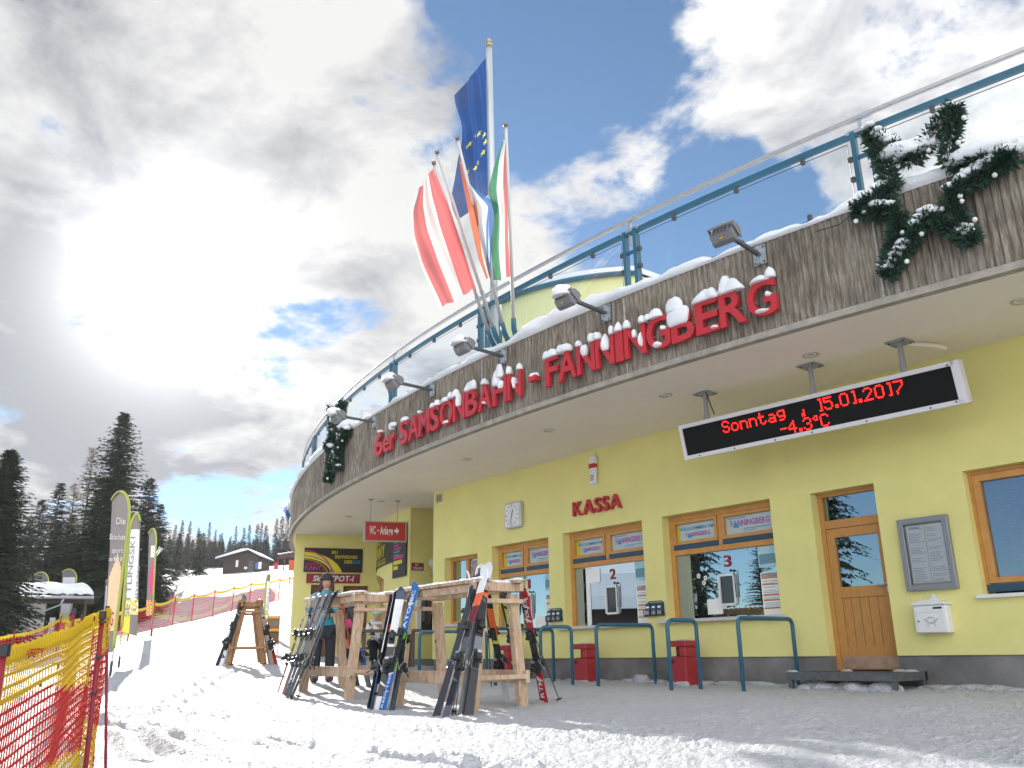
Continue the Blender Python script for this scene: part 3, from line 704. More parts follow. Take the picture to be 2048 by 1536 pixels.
# terrace railing
def railing():
    t = thing('terrace_railing', 'curved terrace railing of blue steel posts, glass panes and steel handrail', 'railing', tuple(FP(-4, RR_ - .3, ZT)))
    r = RR_ - .30; ths = np.arange(-38.6, 14.01, .35)
    MB().tube([FP(th, r, 6.645) for th in ths], .034, 8).build('handrail', STEEL, t, smooth=True)
    def flat(z, w, h, name, th0=-38.6, th1=14.0, rr=r):
        T = np.linspace(th0, th1, 140); vs = []
        for th in T: vs += [FP(th, rr - w / 2, z - h / 2), FP(th, rr + w / 2, z - h / 2), FP(th, rr + w / 2, z + h / 2), FP(th, rr - w / 2, z + h / 2)]
        MB().add(vs, [(4 * i + k, 4 * i + 4 + k, 4 * i + 4 + (k + 1) % 4, 4 * i + (k + 1) % 4) for i in range(139) for k in range(4)]).build(name, TEAL, t)
    flat(6.435, .05, .075, 'top_rail'); flat(5.50, .04, .07, 'bottom_rail')
    posts = [-38, -32.9, -27.9, -22.9, -17.9, -12.8, -7.55, -2.25, 2.98, 8.1, 13.2]
    for k, p in enumerate(posts):
        b = MB()
        for o in (-.145, .145):
            M = FFR(p + o, 0, -.30); b.box((0, (ZT - .2 + 6.47) / 2, 0), (.055, 6.47 - ZT + .2, .09), 0, M)
        b.bar(FP(p - .15, r, 6.12), FP(p + .15, r, 6.12), .03, .05); po = b.build('post', TEAL, t)
        g = MB(); M = FFR(p, 0, -.30); g.box((0, 6.56, 0), (.045, .12, .03), 0, M); g.box((0, 6.37, .0), (.035, .28, .03), 0, M)
        g.tube([FP(p - .2, r, 6.645), FP(p + .2, r, 6.645)], .041, 8); g.bar(FP(p - .25, r, 6.47), FP(p + .25, r, 6.47), .062, .05)
        g.build('bracket', GALV, po)
        if k < len(posts) - 1:
            a, c = p + .26, posts[k + 1] - .26; T = np.linspace(a, c, 7); vs = []
            for th in T: vs += [FP(th, r + .012, 5.58), FP(th, r + .012, 6.335)]
            gp = MB().add(vs, [(2 * i, 2 * i + 2, 2 * i + 3, 2 * i + 1) for i in range(6)]).build('glass_pane', LGLASS, t)
            e = MB(); e.tube([FP(th, r + .012, 6.335) for th in T], .006, 4); e.tube([FP(a, r + .012, 5.58), FP(a, r + .012, 6.335)], .006, 4); e.tube([FP(c, r + .012, 5.58), FP(c, r + .012, 6.335)], .006, 4)
            e.build('pane_edge', mat('glass_edge', (.05, .09, .09), .3), gp)
            cl = MB()
            for fth in (.2, .52, .82):
                th = a + (c - a) * fth
                for z in (6.35, 5.57): cl.box((0, z, .012), (.05, .07, .05), 0, FFR(th, 0, -.30))
            for th in (a - .02, c + .02):
                for z in (5.85, 6.12): cl.box((0, z, .012), (.05, .06, .05), 0, FFR(th, 0, -.30))
            cl.build('clamp', DGREY, gp)
railing()
# ================================================================== WINDOWS AND DOOR
MAG = mat('sticker_magenta', (.42, .10, .40), .5); CYAN = mat('sticker_blue', (.04, .30, .55), .5); ORNG = mat('sticker_orange', (.62, .20, .06), .6)
FILM = mat('sticker_film', (.50, .58, .55), .5); YFILM = mat('yellow_film', (.62, .54, .05), .5); SKYP = mat('poster_sky', (.30, .55, .68), .6, rgb2=(.6, .74, .78), vs=5)
BLUEP = mat('poster_blue', (.06, .16, .50), .6); PHOTO = mat('poster_photo', (.10, .09, .16), .6, rgb2=(.62, .50, .42), vs=22)
OLIVE = mat('price_list_back', (.33, .36, .25), .7); SILL = mat('light_sill', (.60, .56, .58), .5)
D0 = WY + .21                  # face of the window frames
MW = frame((0, WY, 0), (1, 0, 0), (0, 0, 1))     # wall plane: x, y = height, z outwards

def text_lines(mb, x0, x1, y0, y1, n, z, M, mi, seed=0, h=.35):
    rn = random.Random(seed); dy = (y1 - y0) / n
    for i in range(n):
        if rn.random() < .12: continue
        w = (x1 - x0) * rn.uniform(.55, 1.0); yy = y1 - dy * (i + 1)
        mb.rect(x0, yy, x0 + w, yy + dy * h, z, M, mi)

def ticket_window(key, num, wide):
    x0, x1, z0, z1 = OPEN[key]; zt = z1 - .64    # underside of the transom
    M = frame((0, D0, 0), (1, 0, 0), (0, 0, 1))
    f = MB()
    def b(a, c, e, g, d=.07, zoff=0.0): f.box(((a + c) / 2, (e + g) / 2, zoff), (c - a, g - e, d), 0, M)
    b(x0, x0 + .085, z0, z1); b(x1 - .03, x1, z0, z1); b(x0 + .085, x1 - .03, z1 - .085, z1)
    xm = x0 + (x1 - x0) * .49
    b(x0 + .085, x1 - .03, zt - .02, zt + .07, .068); b(xm - .045, xm + .045, zt + .07, z1 - .085, .066)
    for a, c in ((x0 + .085, xm - .045), (xm + .045, x1 - .03)):        # sashes
        b(a + .005, a + .055, zt + .15, z1 - .09, .09, .01); b(c - .055, c - .005, zt + .15, z1 - .09, .09, .01)
        b(a + .055, c - .055, z1 - .145, z1 - .09, .088, .01); b(a + .055, c - .055, zt + .15, zt + .205, .088, .01)
    w = f.build('ticket_window', WOODW, bld, bevel=.004)
    w['label'] = 'wooden ticket window with red number %s on its glass' % num
    s = MB(); 
    for a, c in ((x0 + .09, xm - .05), (xm + .05, x1 - .035)): s.box(((a + c) / 2, zt + .11, .012), (c - a, .075, .07), 0, M)
    s.build('blind_box', BLUEW, w)
    g = MB(); g.rect(x0 + .085, z0, x1 - .03, zt - .02, -.02, M); g.build('main_pane', WGLASS, w)
    for k, (a, c) in enumerate(((x0 + .145, xm - .1), (xm + .1, x1 - .09))):
        t = MB(); e0, e1 = zt + .207, z1 - .147; W = c - a; H = e1 - e0
        t.rect(a, e0, c, e1, -.01, M, 0)
        if k == 0:
            t.rect(a, e0, a + W * (.07 if num == '3' else .15), e1, -.006, M, 1)
            t.text('WILLKOMMEN AM', a + W * .06, e0 + H * .60, W * .88, H * .20, 0, M, 2, z=-.004)
            t.text('FANNINGBERG', a + W * .22, e0 + H * .22, W * .62, H * .25, 0, M, 3, z=-.004); t.rect(a + W * .27, e0 + H * .17, a + W * .37, e0 + H * .34, -.003, M, 2)
        else:
            t.text('FANNINGBERG', a + W * .10, e0 + H * .42, W * .80, H * .34, 0, M, 3, z=-.004); t.rect(a + W * .16, e0 + H * .36, a + W * .27, e0 + H * .58, -.003, M, 2)
            t.rect(a + W * .06, e0 + H * .86, a + W * .42, e0 + H * .90, -.004, M, 2); t.rect(a + W * .36, e0 + H * .24, a + W * .92, e0 + H * .28, -.004, M, 2); t.rect(a + W * .36, e0 + H * .14, a + W * .62, e0 + H * .17, -.004, M, 2)
        t.build('transom_pane', [FILM, YFILM, CYAN, MAG], w)
    # notices stuck on the glass
    L = x1 - x0; H = zt - z0; p = MB()
    ox = x0 + .09
    p.rect(ox, z0, ox + L * .13, zt - .03, -.014, M, 0); text_lines(p, ox + .02, ox + L * .12, z0 + .05, zt - .12, 26, -.011, M, 1, 3)
    p.build('price_list', [OLIVE, INK], w)
    p = MB(); a = x1 - L * .215; c = x1 - .035
    p.rect(a, z0 + H * .67, c, zt - .025, -.014, M, 0); p.rect(a + .02, z0 + H * .72, c, z0 + H * .86, -.012, M, 3); text_lines(p, a + .04, c - .02, z0 + H * .74, z0 + H * .84, 4, -.010, M, 1, 8)
    p.build('poster', [SKYP, INK, WHITE, mat('poster_teal', (.12, .32, .40), .6)], w)
    p = MB(); p.rect(a + .01, z0 + .01, c, z0 + H * .60, -.014, M, 0); p.rect(a + .03, z0 + H * .53, c - .01, z0 + H * .59, -.012, M, 4)
    for fz in (.51, .42, .27, .20, .09): p.rect(a + .03, z0 + H * fz, c - .03, z0 + H * (fz + .018), -.012, M, 3)
    for k, (u, v) in enumerate(((.10, .19), (.22, .26), (.29, .41), (.44, .50))): text_lines(p, a + .05, c - .05, z0 + H * u, z0 + H * v, max(2, int((v - u) * 45)), -.012, M, 1, 20 + k, .3)
    if num == '3': p.rect(c - .09, z0 + .01, c - .025, z0 + H * .53, -.011, M, 2); p.rect(c - .022, z0 + .01, c, z0 + H * .36, -.010, M, 5)
    p.build('tariff_poster', [PAPER, INK, BLUEP, ORNG, PHOTO, DARK], w)
    p = MB()
    if num == '1': p.rect(x0 + L * .62, z0 + .03, x0 + L * .82, z0 + H * .22, -.014, M)
    if num == '3': p.rect(x0 + L * .30, z0 + .06, x0 + L * .44, z0 + H * .28, -.014, M)
    if num == '2': p.rect(x0 + L * .14, z0 + .03, x0 + L * .23, zt - .04, -.014, M); p.rect(x0 + L * .23, zt - .32, x0 + L * .36, zt - .06, -.013, M)
    p.build('notice', PAPER, w)
    if num == '3':
        rn = random.Random(2); q = MB()
        for (u, v) in ((.24, .64), (.305, .60), (.285, .53)):
            for k in range(5): q.lathe([(.001, 0), (.02, .003), (.001, .005)], 7, M @ Matrix.Translation((x0 + L * u + .022 * math.cos(k * 1.257), z0 + H * v + .022 * math.sin(k * 1.257), -.012)), 0)
            q.lathe([(.001, 0), (.014, .008), (.001, .010)], 7, M @ Matrix.Translation((x0 + L * u, z0 + H * v, -.012)), 1)
        q.build('flower_sticker', [PAPER, RED], w)
    n = MB(); nx = x0 + L * .515; n.text(num, nx - (.03 if num == '1' else .065), z0 + H * .735, .065 if num == '1' else .14, H * .17, .008, M, 0, z=-.015); n.build('number', mat('number_red', (.36, .02, .05), .5), w)
    # little speaking window with white frame
    sx, sz, sw, sh = x0 + L * .50, z0 + H * .40, L * .135, H * .43
    k = MB()
    for u, v, ww, hh in ((-sw / 2, 0, .035, sh), (sw / 2, 0, .035, sh), (0, sh / 2, sw - .036, .035), (0, -sh / 2, sw - .036, .035)): k.box((sx + u, sz + v, .0), (ww, hh, .04), 0, M)
    hw = k.build('hatch', WHITE, w)
    MB().rect(sx - sw / 2, sz - sh / 2, sx + sw / 2, sz + sh / 2, -.008, M).build('hatch_pane', mat('hatch_glass', (.03, .04, .045), .08, spec=.7), hw)
    m = MB(); m.tube([M @ Vector((sx + sw / 2 - .02, sz + sh / 2 + .06, .02)), M @ Vector((sx + sw / 2 + .03, sz + sh / 2 + .05, .03)), M @ Vector((sx + sw / 2 + .03, sz - sh / 2 + .1, .02))], .007, 5); m.lathe([(.02, 0), (.02, .03)], 8, M @ Matrix.Translation((sx + sw / 2 - .03, sz + sh / 2 + .06, .005)), 0)
    m.build('microphone', DARK, hw)
    sl = MB(); sl.bx(x0 - .14, x1 + .10, WY - .11, WY - .002, z0 - .055, z0 - .002); sl.bx(x0 + .002, x1 - .002, WY - .002, D0 + .03, z0 - .055, z0 - .001)
    si = sl.build('sill', SILL, w, bevel=.006)
    if num == '3': s2 = MB(); s2.bx(x0 + L * .43, x0 + L * .58, WY - .07, D0 - .02, z0, z0 + .012); s2.build('money_tray', DARK, si)
    # dim counter things behind the glass
    c = MB(); c.bx(x0 - .2, x1 + .2, D0 + .3, D0 + .9, .6, 1.0); c.build('counter', mat('counter', (.16, .13, .10), .6), w)
ticket_window('k1', '1', 0); ticket_window('k2', '2', 0); ticket_window('k3', '3', 1)

def small_window():
    x0, x1, z0, z1 = OPEN['small']; M = frame((0, D0, 0), (1, 0, 0), (0, 0, 1)); f = MB()
    for a, c, e, g in ((x0, x0 + .07, z0, z1), (x1 - .03, x1, z0, z1), (x0 + .07, x1 - .03, z1 - .07, z1), ((x0 + x1) / 2 - .05, (x0 + x1) / 2 + .05, z0, z1 - .07), (x0 + .07, x1 - .03, z0, z0 + .07)):
        f.box(((a + c) / 2, (e + g) / 2, 0), (c - a, g - e, .07), 0, M)
    w = f.build('window', WOODW, bld, bevel=.004)
    MB().rect(x0, z0, x1, z1, -.02, M).build('pane', WGLASS, w)
    s = MB(); s.bx(x0 - .1, x1 + .1, WY - .1, WY - .002, z0 - .05, z0 - .002); s.bx(x0 + .002, x1 - .002, WY - .002, D0 + .03, z0 - .05, z0 - .001); s.build('sill', SILL, w)
    p = MB(); p.rect((x0 + x1) / 2 + .08, z1 - .5, x1 - .05, z1 - .1, -.012, M); p.build('poster', PHOTO, w)
small_window()

def right_window():
    x0, x1, z0, z1 = OPEN['right']; M = frame((0, WY + .16, 0), (1, 0, 0), (0, 0, 1)); f = MB()
    def b(a, c, e, g, d=.07, zo=0): f.box(((a + c) / 2, (e + g) / 2, zo), (c - a, g - e, d), 0, M)
    b(x0, x0 + .05, z0 + .03, z1); b(x1 - .05, x1, z0 + .03, z1); b(x0 + .05, x1 - .05, z1 - .05, z1); 
    for a, c in ((x0 + .055, x0 + .99), (x0 + 1.0, x1 - .055)):
        b(a, a + .085, z0 + .13, z1 - .055, .085, .01); b(c - .085, c, z0 + .13, z1 - .055, .085, .01); b(a + .085, c - .085, z1 - .14, z1 - .055, .083, .01); b(a + .085, c - .085, z0 + .13, z0 + .20, .083, .01)
    w = f.build('office_window', WOODW, bld, bevel=.004)
    g = MB(); g.rect(x0 + .1, z0 + .1, x1 - .1, z1 - .1, -.005, M); g.build('pane', glass_mat('office_glass', (.6, .63, .66), (.60, .72, .86), 0, .34), w)
    s = MB(); s.box(((x0 + x1) / 2, z0 + .075, .01), (x1 - x0 - .02, .09, .06), 0, M); s.build('blind_box', BLUEW, w)
    v = MB(); z = z0 + .2
    while z < z1 - .12: v.box(((x0 + x1) / 2, z, -.05), (x1 - x0 - .2, .003, .024), 0, M @ Matrix.Translation((0, z, -.05)) @ Matrix.Rotation(.9, 4, 'X') @ Matrix.Translation((0, -z, .05))); z += .024
    tag(v.build('blind_slats', mat('blind_grey', (.50, .53, .58), .6), w), kind='stuff')
    s = MB(); s.bx(x0 - .06, x1 + .06, WY - .07, WY - .002, z0 - .045, z0 - .004); s.bx(x0 + .002, x1 - .002, WY - .002, WY + .19, z0 - .045, z0 - .003); s.build('sill', WHITE, w)
right_window()

def door():
    x0, x1, z0, z1 = OPEN['door']; M = frame((0, WY + .2, 0), (1, 0, 0), (0, 0, 1)); f = MB(); z0 = .2
    def b(mb, a, c, e, g, d=.07, zo=0, mi=0): mb.box(((a + c) / 2, (e + g) / 2, zo), (c - a, g - e, d), mi, M)
    b(f, x0, x0 + .07, z0, z1); b(f, x1 - .02, x1, z0, z1); b(f, x0 + .07, x1 - .02, z1 - .06, z1); b(f, x0 + .07, x1 - .02, 2.13, 2.25, .068)
    fr = f.build('door_frame', WOODD, bld, bevel=.004)
    MB().rect(x0 + .07, 2.25, x1 - .02, z1 - .06, -.01, M).build('transom_pane', DGLASS, fr)
    d = MB(); a, c = x0 + .075, x1 - .022
    b(d, a, a + .12, z0 + .01, 2.125, .06); b(d, c - .12, c, z0 + .01, 2.125, .06); b(d, a + .12, c - .12, 2.0, 2.125, .058)
    b(d, a + .12, c - .12, 1.16, 1.31, .058); b(d, a + .12, c - .12, z0 + .01, .52, .058)
    dr = d.build('door', WOODD, bld, bevel=.004); dr['label'] = 'brown wooden door with glass upper half and plank panel below'
    MB().rect(a + .12, 1.31, c - .12, 2.0, -.005, M).build('pane', DGLASS, dr)
    n = 5; W = (c - a - .24) / n
    for i in range(n):
        p = MB(); b(p, a + .12 + W * i + .004, a + .12 + W * (i + 1) - .004, .52, 1.16, .03 + .002 * (i % 2), -.004); p.build('plank', WOODD, dr)
    h = MB(); h.box((c - .06, 1.27, .035), (.04, .13, .012), 0, M); h.tube([M @ Vector((c - .06, 1.30, .04)), M @ Vector((c - .06, 1.30, .085)), M @ Vector((c - .19, 1.295, .085))], .011, 8); h.lathe([(.022, 0), (.022, .015)], 10, M @ Matrix.Translation((c - .045, 1.13, .03)), 0); h.build('handle', STEEL, dr)
    k = MB(); k.box(((a + c) / 2, z0 + .105, .034), (c - a - .07, .15, .006), 0, M); 
    kp = k.build('kick_plate', mat('worn_copper_plate', (.44, .29, .20), .5, metal=.3, var=.25, vs=7), dr)
    sc = MB(); [sc.lathe([(.008, 0), (.008, .004)], 6, M @ Matrix.Translation((x, y, .038)), 0) for x in (a + .05, c - .05) for y in (z0 + .05, z0 + .16)]; sc.build('screw', STEEL, kp)
door()

# ================================================================== THINGS ON THE WALL
# recessed step of steel grating in front of the door
def doorstep():
    t = thing('door_step', 'grey steel grating step with snow under it in front of the brown door', 'step', (-6.7, 10.75, 0))
    X0, X1, Y0, Y1, Z = -7.28, -5.75, 10.42, WY - .01, .20
    f = MB(); f.bx(X0, X1, Y0, Y0 + .04, Z - .10, Z); f.bx(X0, X0 + .04, Y0 + .04, Y1, Z - .1, Z); f.bx(X1 - .04, X1, Y0 + .04, Y1, Z - .1, Z); f.bx(X0, X1, Y1 - .04, Y1, Z - .1, Z - .001)
    f.build('frame', mat('step_steel', (.13, .14, .14), .6, metal=.4, var=.25, vs=12), t)
    for x in (X0 + .04, X1 - .04):
        for y in (Y0 + .04, Y1 - .06): MB().bx(x - .03, x + .03, y - .03, y + .03, -.15, Z - .10).build('leg', MATS['step_steel'], t)
    g = MB(); x = X0 + .07
    while x < X1 - .05: g.bx(x, x + .006, Y0 + .041, Y1 - .041, Z - .035, Z - .004); x += .033
    y = Y0 + .08
    while y < Y1 - .05: g.bx(X0 + .041, X1 - .041, y, y + .006, Z - .030, Z - .006); y += .05
    tag(g.build('grating', MATS['step_steel'], t), kind='stuff')
    s = MB()
    for k in range(9): s.blob((X0 + .22 + .135 * k, Y0 + .16 + .04 * math.sin(k * 2.1), -.02), (.20 + .05 * math.sin(k * 3.3), .14, .095 + .02 * math.sin(k * 1.7)), k, nu=10, nv=6)
    for k, (x, y) in enumerate(((X0 + .05, Y0 + .06), (X1 - .3, Y1 - .1), (X0 + .5, Y1 - .12), (X1 - .1, Y1 - .2))): s.blob((x, y, Z), (.10, .06, .025), 40 + k, nu=8, nv=6)
    s.build('snow', SNOW, t, smooth=True)
doorstep()

def notice_board():
    t = thing('notice_board', 'grey framed glass notice board with white lists beside the brown door', 'notice board', (-5.5, WY, 1.65))
    x0, x1, z0, z1 = -5.83, -5.17, 1.18, 2.10; f = MB(); w = .075
    for a, c, e, g in ((x0, x0 + w, z0, z1), (x1 - w, x1, z0, z1), (x0 + w, x1 - w, z1 - w, z1), (x0 + w, x1 - w, z0, z0 + w)): f.box(((a + c) / 2, (e + g) / 2, .035), (c - a, g - e, .066), 0, MW)
    f.build('frame', mat('board_grey', (.27, .27, .29), .4, metal=.3), t, bevel=.006)
    MB().rect(x0 + w, z0 + w, x1 - w, z1 - w, .012, MW).build('backing', mat('cork', (.55, .46, .34), .8), t)
    for k, a in enumerate((x0 + w + .02, x0 + w + .262)):
        p = MB(); c = a + .235; p.box(((a + c) / 2, (z0 + z1) / 2 + .0, .017), (c - a, z1 - z0 - 2 * w - .04, .004), 0, MW)
        for i in range(3): text_lines(p, a + .02, c - .02, z0 + .11 + .25 * i, z0 + .30 + .25 * i, 9, .021, MW, 1, 5 * k + i, .22)
        if k == 0: p.text('FANNINGBERG', a + .03, z1 - .135, .15, .025, 0, MW, 2, z=.0215)
        p.build('list_sheet', [PAPER, INK, CYAN], t)
    MB().rect(x0 + w, z0 + w, x1 - w, z1 - w, .05, MW).build('pane', glass_mat('board_glass', (.95, .96, .97), (.8, .9, 1), 0, .0), t)
notice_board()

def mailbox():
    t = thing('mailbox', 'white metal mailbox with horn emblem under the notice board', 'mailbox', (-5.52, WY, .84))
    b = MB(); b.box((-5.53, .825, .075), (.42, .34, .15), 0, MW); bo = b.build('body', WHITE, t, bevel=.012)
    l = MB(); l.prism([(-5.76, .995), (-5.30, .995), (-5.33, 1.03), (-5.46, 1.055), (-5.60, 1.055), (-5.73, 1.03)], .17, MW); l.build('lid', WHITE, t, bevel=.005)
    d = MB(); d.box((-5.53, .78, .153), (.36, .23, .008), 0, MW); d.box((-5.53, .93, .153), (.36, .05, .008), 0, MW); d.build('front_panel', WHITE, t, bevel=.003)
    s = MB(); s.box((-5.42, .955, .1595), (.11, .022, .005), 0, MW); s.build('slot', DARK, t)
    k = MB(); k.lathe([(.012, 0), (.012, .012)], 8, MW @ Matrix.Translation((-5.68, .80, .157)), 0); k.build('lock', mat('brass', (.45, .30, .08), .35, metal=.9), t)
    h = MB(); M = MW @ Matrix.Translation((-5.52, .80, .16))
    ring = [M @ Vector((.05 * math.cos(a), .035 * math.sin(a) + .012, 0)) for a in np.linspace(0, 2 * PI, 20)]
    h.tube(ring, .005, 5); h.tube([M @ Vector(p) for p in ((-.09, .03, 0), (-.05, -.005, 0), (0, -.03, 0), (.05, -.005, 0), (.09, .03, 0))], .006, 5)
    for x in (-.04, .04): h.tube([M @ Vector((x, -.02, 0)), M @ Vector((x * 1.2, -.07, 0))], .004, 4)
    h.build('horn_emblem', mat('emblem_grey', (.42, .42, .40), .5), t)
    o = MB(); 
    for c, r in (((-5.52, 1.075), .035), ((-5.56, 1.07), .022), ((-5.48, 1.07), .022), ((-5.52, 1.11), .022)): o.lathe([(r, 0), (r, .012), (r * .6, .016)], 10, MW @ Matrix.Translation((c[0], c[1], .004)), 0)
    o.build('crest', WHITE, t)
mailbox()

def clock():
    t = thing('wall_clock', 'square white wall clock with rounded corners showing half past twelve', 'clock', (-13.96, WY, 3.22))
    cx, cz, s = -13.96, 3.215, .265
    def rr(s, r, n=5): return [(cx + sx * (s - r) + r * math.cos(a), cz + sz * (s - r) + r * math.sin(a)) for sx, sz, a0 in ((1, 1, 0), (-1, 1, PI / 2), (-1, -1, PI), (1, -1, 1.5 * PI)) for a in np.linspace(a0, a0 + PI / 2, n)]
    MB().prism(rr(s, .05), .10, MW).build('case', mat('clock_case', (.55, .55, .56), .3, metal=.4), t, bevel=.01)
    MB().prism(rr(s - .035, .03), .006, MW @ Matrix.Translation((0, 0, .1))).build('face', WHITE, t)
    m = MB()
    for k in range(12):
        a = PI / 2 - k * PI / 6; Mk = MW @ Matrix.Translation((cx, cz, .108)) @ Matrix.Rotation(a, 4, 'Z'); L = .05 if k % 3 == 0 else .035
        m.box((.195, 0, 0), (L, .016 if k % 3 == 0 else .010, .004), 1 if k % 3 == 0 else 0, Mk)
    m.build('hour_marks', [DGREY, RED], t)
    for nm, a, L, w in (('hour_hand', PI / 2 - PI * (12.55 / 6), .13, .016), ('minute_hand', PI / 2 - PI * 2 * (33 / 60), .19, .010)):
        MB().box((L / 2 - .02, 0, 0), (L, w, .004), 0, MW @ Matrix.Translation((cx, cz, .112)) @ Matrix.Rotation(a, 4, 'Z')).build(nm, DARK, t)
clock()

def siren():
    t = thing('alarm_siren', 'white alarm box with red lamp band above the red KASSA lettering', 'alarm', (-11.55, WY, 3.78))
    b = MB(); b.box((-11.555, 3.76, .045), (.16, .56, .09), 0, MW); b.build('case', WHITE, t, bevel=.025)
    r = MB(); r.box((-11.555, 3.83, .055), (.168, .10, .095), 0, MW); r.build('red_lamp', mat('lamp_red', (.50, .04, .03), .25), t, bevel=.02)
    g = MB(); [g.box((-11.555, 3.56 + .03 * i, .0915), (.09, .012, .004), 0, MW) for i in range(4)]; g.build('sound_slots', DGREY, t)
siren()

def kassa():
    t = thing('kassa_sign', 'raised red letters reading KASSA on the yellow wall', 'sign', (-11.5, WY, 3.08)); x = -12.15; W = 1.28; ws = [g[2] for g in map(glyph, 'KASSA')]; tot = sum(ws) + .10 * 4; k = W / tot
    for ch, w in zip('KASSA', ws):
        MB().text(ch, x, 2.955, w * k, .265, .055, MW, z=.02).build('letter', RED, t, bevel=.003); x += (w + .10) * k
kassa()

def vent():
    t = thing('vent_grille', 'small square white vent grille high at the end of the front wall', 'vent', (-16.8, WY, 3.98)); f = MB()
    for a, c, e, g in ((-16.92, -16.895, 3.88, 4.08), (-16.705, -16.68, 3.88, 4.08), (-16.895, -16.705, 4.055, 4.08), (-16.895, -16.705, 3.88, 3.905), (-16.81, -16.79, 3.905, 4.055)): f.box(((a + c) / 2, (e + g) / 2, .012), (c - a, g - e, .02), 0, MW)
    f.build('frame', mat('vent_beige', (.60, .57, .46), .6), t); s = MB()
    for i in range(6): s.box((-16.8, 3.915 + .027 * i, .008), (.185, .014, .01), 0, MW)
    s.build('slats', mat('vent_dark', (.15, .14, .11), .7), t)
vent()

def flyers(x, label, first=None):
    t = thing('flyer_rack', label, 'leaflet rack', (x, WY, 1.17), group='leaflet racks by the ticket windows'); f = MB()
    for p, q in (((-.2, -.11, .02), (.2, -.11, .02)), ((-.2, -.11, .09), (.2, -.11, .09)), ((-.2, -.02, .10), (.2, -.02, .10)), ((-.15, .12, .01), (.15, .12, .01)), ((-.2, -.11, .09), (-.2, -.02, .1)), ((.2, -.11, .09), (.2, -.02, .1)), ((-.2, -.11, .02), (-.15, .12, .01)), ((.2, -.11, .02), (.15, .12, .01)), ((-.07, -.11, .09), (-.07, -.02, .1)), ((.07, -.11, .09), (.07, -.02, .1))):
        M = MW @ Matrix.Translation((x, 1.17, 0)); f.tube([M @ Vector(p), M @ Vector(q)], .008, 5)
    M = MW @ Matrix.Translation((x, 1.17, 0)); f.box((0, 0, .012), (.38, .2, .006), 0, M)
    f.build('wire_frame', mat('rack_blue', (.02, .05, .075), .5), t)
    for i in range(3):
        p = MB(); M2 = M @ Matrix.Translation((-.13 + .13 * i, -.01, .055)) @ Matrix.Rotation(-.12, 4, 'X'); p.box((0, 0, 0), (.105, .19, .03), 0, M2); p.rect(-.045, -.08, .045, .0, .0165, M2, 1); p.rect(-.04, .02, .03, .05, .0165, M2, 2)
        p.build('leaflet_stack', [BLUEW, PHOTO, PAPER], t)
flyers(-12.79, 'small wire rack of blue leaflets right of the ticket window behind the rack'); flyers(-10.24, 'small wire rack of blue leaflets left of the widest ticket window')

# ================================================================== LETTERS ON THE CANOPY EDGE
LET = [('6',-7.497,-6.861),('e',-6.825,-6.404),('r',-6.37,-6.035),('S',-5.775,-5.215),('A',-5.185,-4.6),('M',-4.58,-3.999),('S',-3.969,-3.502),('O',-3.451,-2.841),('N',-2.817,-2.288),('B',-2.255,-1.742),('A',-1.7,-1.165),('H',-1.105,-.562),('N',-.533,-.029),('-',.306,.563),
       ('F',.797,1.205),('A',1.211,1.772),('N',1.797,2.316),('N',2.336,2.851),('I',2.888,3.094),('N',3.127,3.669),('G',3.689,4.258),('B',4.281,4.806),('E',4.839,5.336),('R',5.356,5.899),('G',5.919,6.487)]
CAPS = {0:[(.72,.30,.05,.06)],2:[(.5,.9,.13,.30),(.35,.3,.10,.20)],3:[(.6,.55,.12,.0)],5:[(.12,.2,.06,0)],6:[(.3,.5,.10,0),(.78,.4,.13,0)],7:[(.4,.6,.10,0),(.82,.3,.18,.02),(.5,.4,.06,-.86)],8:[(.22,.45,.20,0),(.5,.22,.26,-.25)],9:[(.5,1.0,.22,.0),(.2,.4,.14,.02)],10:[(.5,.3,.14,0),(.5,.12,.05,-.72)],11:[(.3,.55,.32,-.05),(.62,.45,.16,-.32),(.5,.5,.30,.02)],12:[(.16,.3,.16,0),(.9,.25,.12,.02),(.55,.12,.22,-.45)],13:[(.5,1.0,.10,0)],
        14:[(.5,1.1,.17,0),(.1,.5,.14,.02)],15:[(.42,.75,.17,0),(.2,.5,.15,.02)],16:[(.14,.26,.12,0),(.88,.26,.18,0),(.45,.3,.22,-.25)],17:[(.16,.3,.15,0),(.9,.26,.16,0),(.55,.3,.3,-.25)],18:[(.5,.9,.20,0)],19:[(.15,.35,.16,0),(.5,.2,.14,-.3),(.9,.3,.15,0),(.8,.15,.25,-.55)],20:[(.45,.7,.17,.0),(.12,.3,.12,0),(.45,.35,.10,-.86),(.75,.2,.07,-.42)],21:[(.35,1.15,.30,-.25),(.2,.8,.26,.0)],22:[(.5,1.0,.20,0),(.75,.6,.17,.02),(.8,.3,.05,-.88)],23:[(.5,1.0,.22,0),(.3,.5,.30,.02)],24:[(.5,.75,.10,0),(.86,.3,.20,.03),(.5,.45,.06,-.86),(.75,.2,.07,-.45)]}
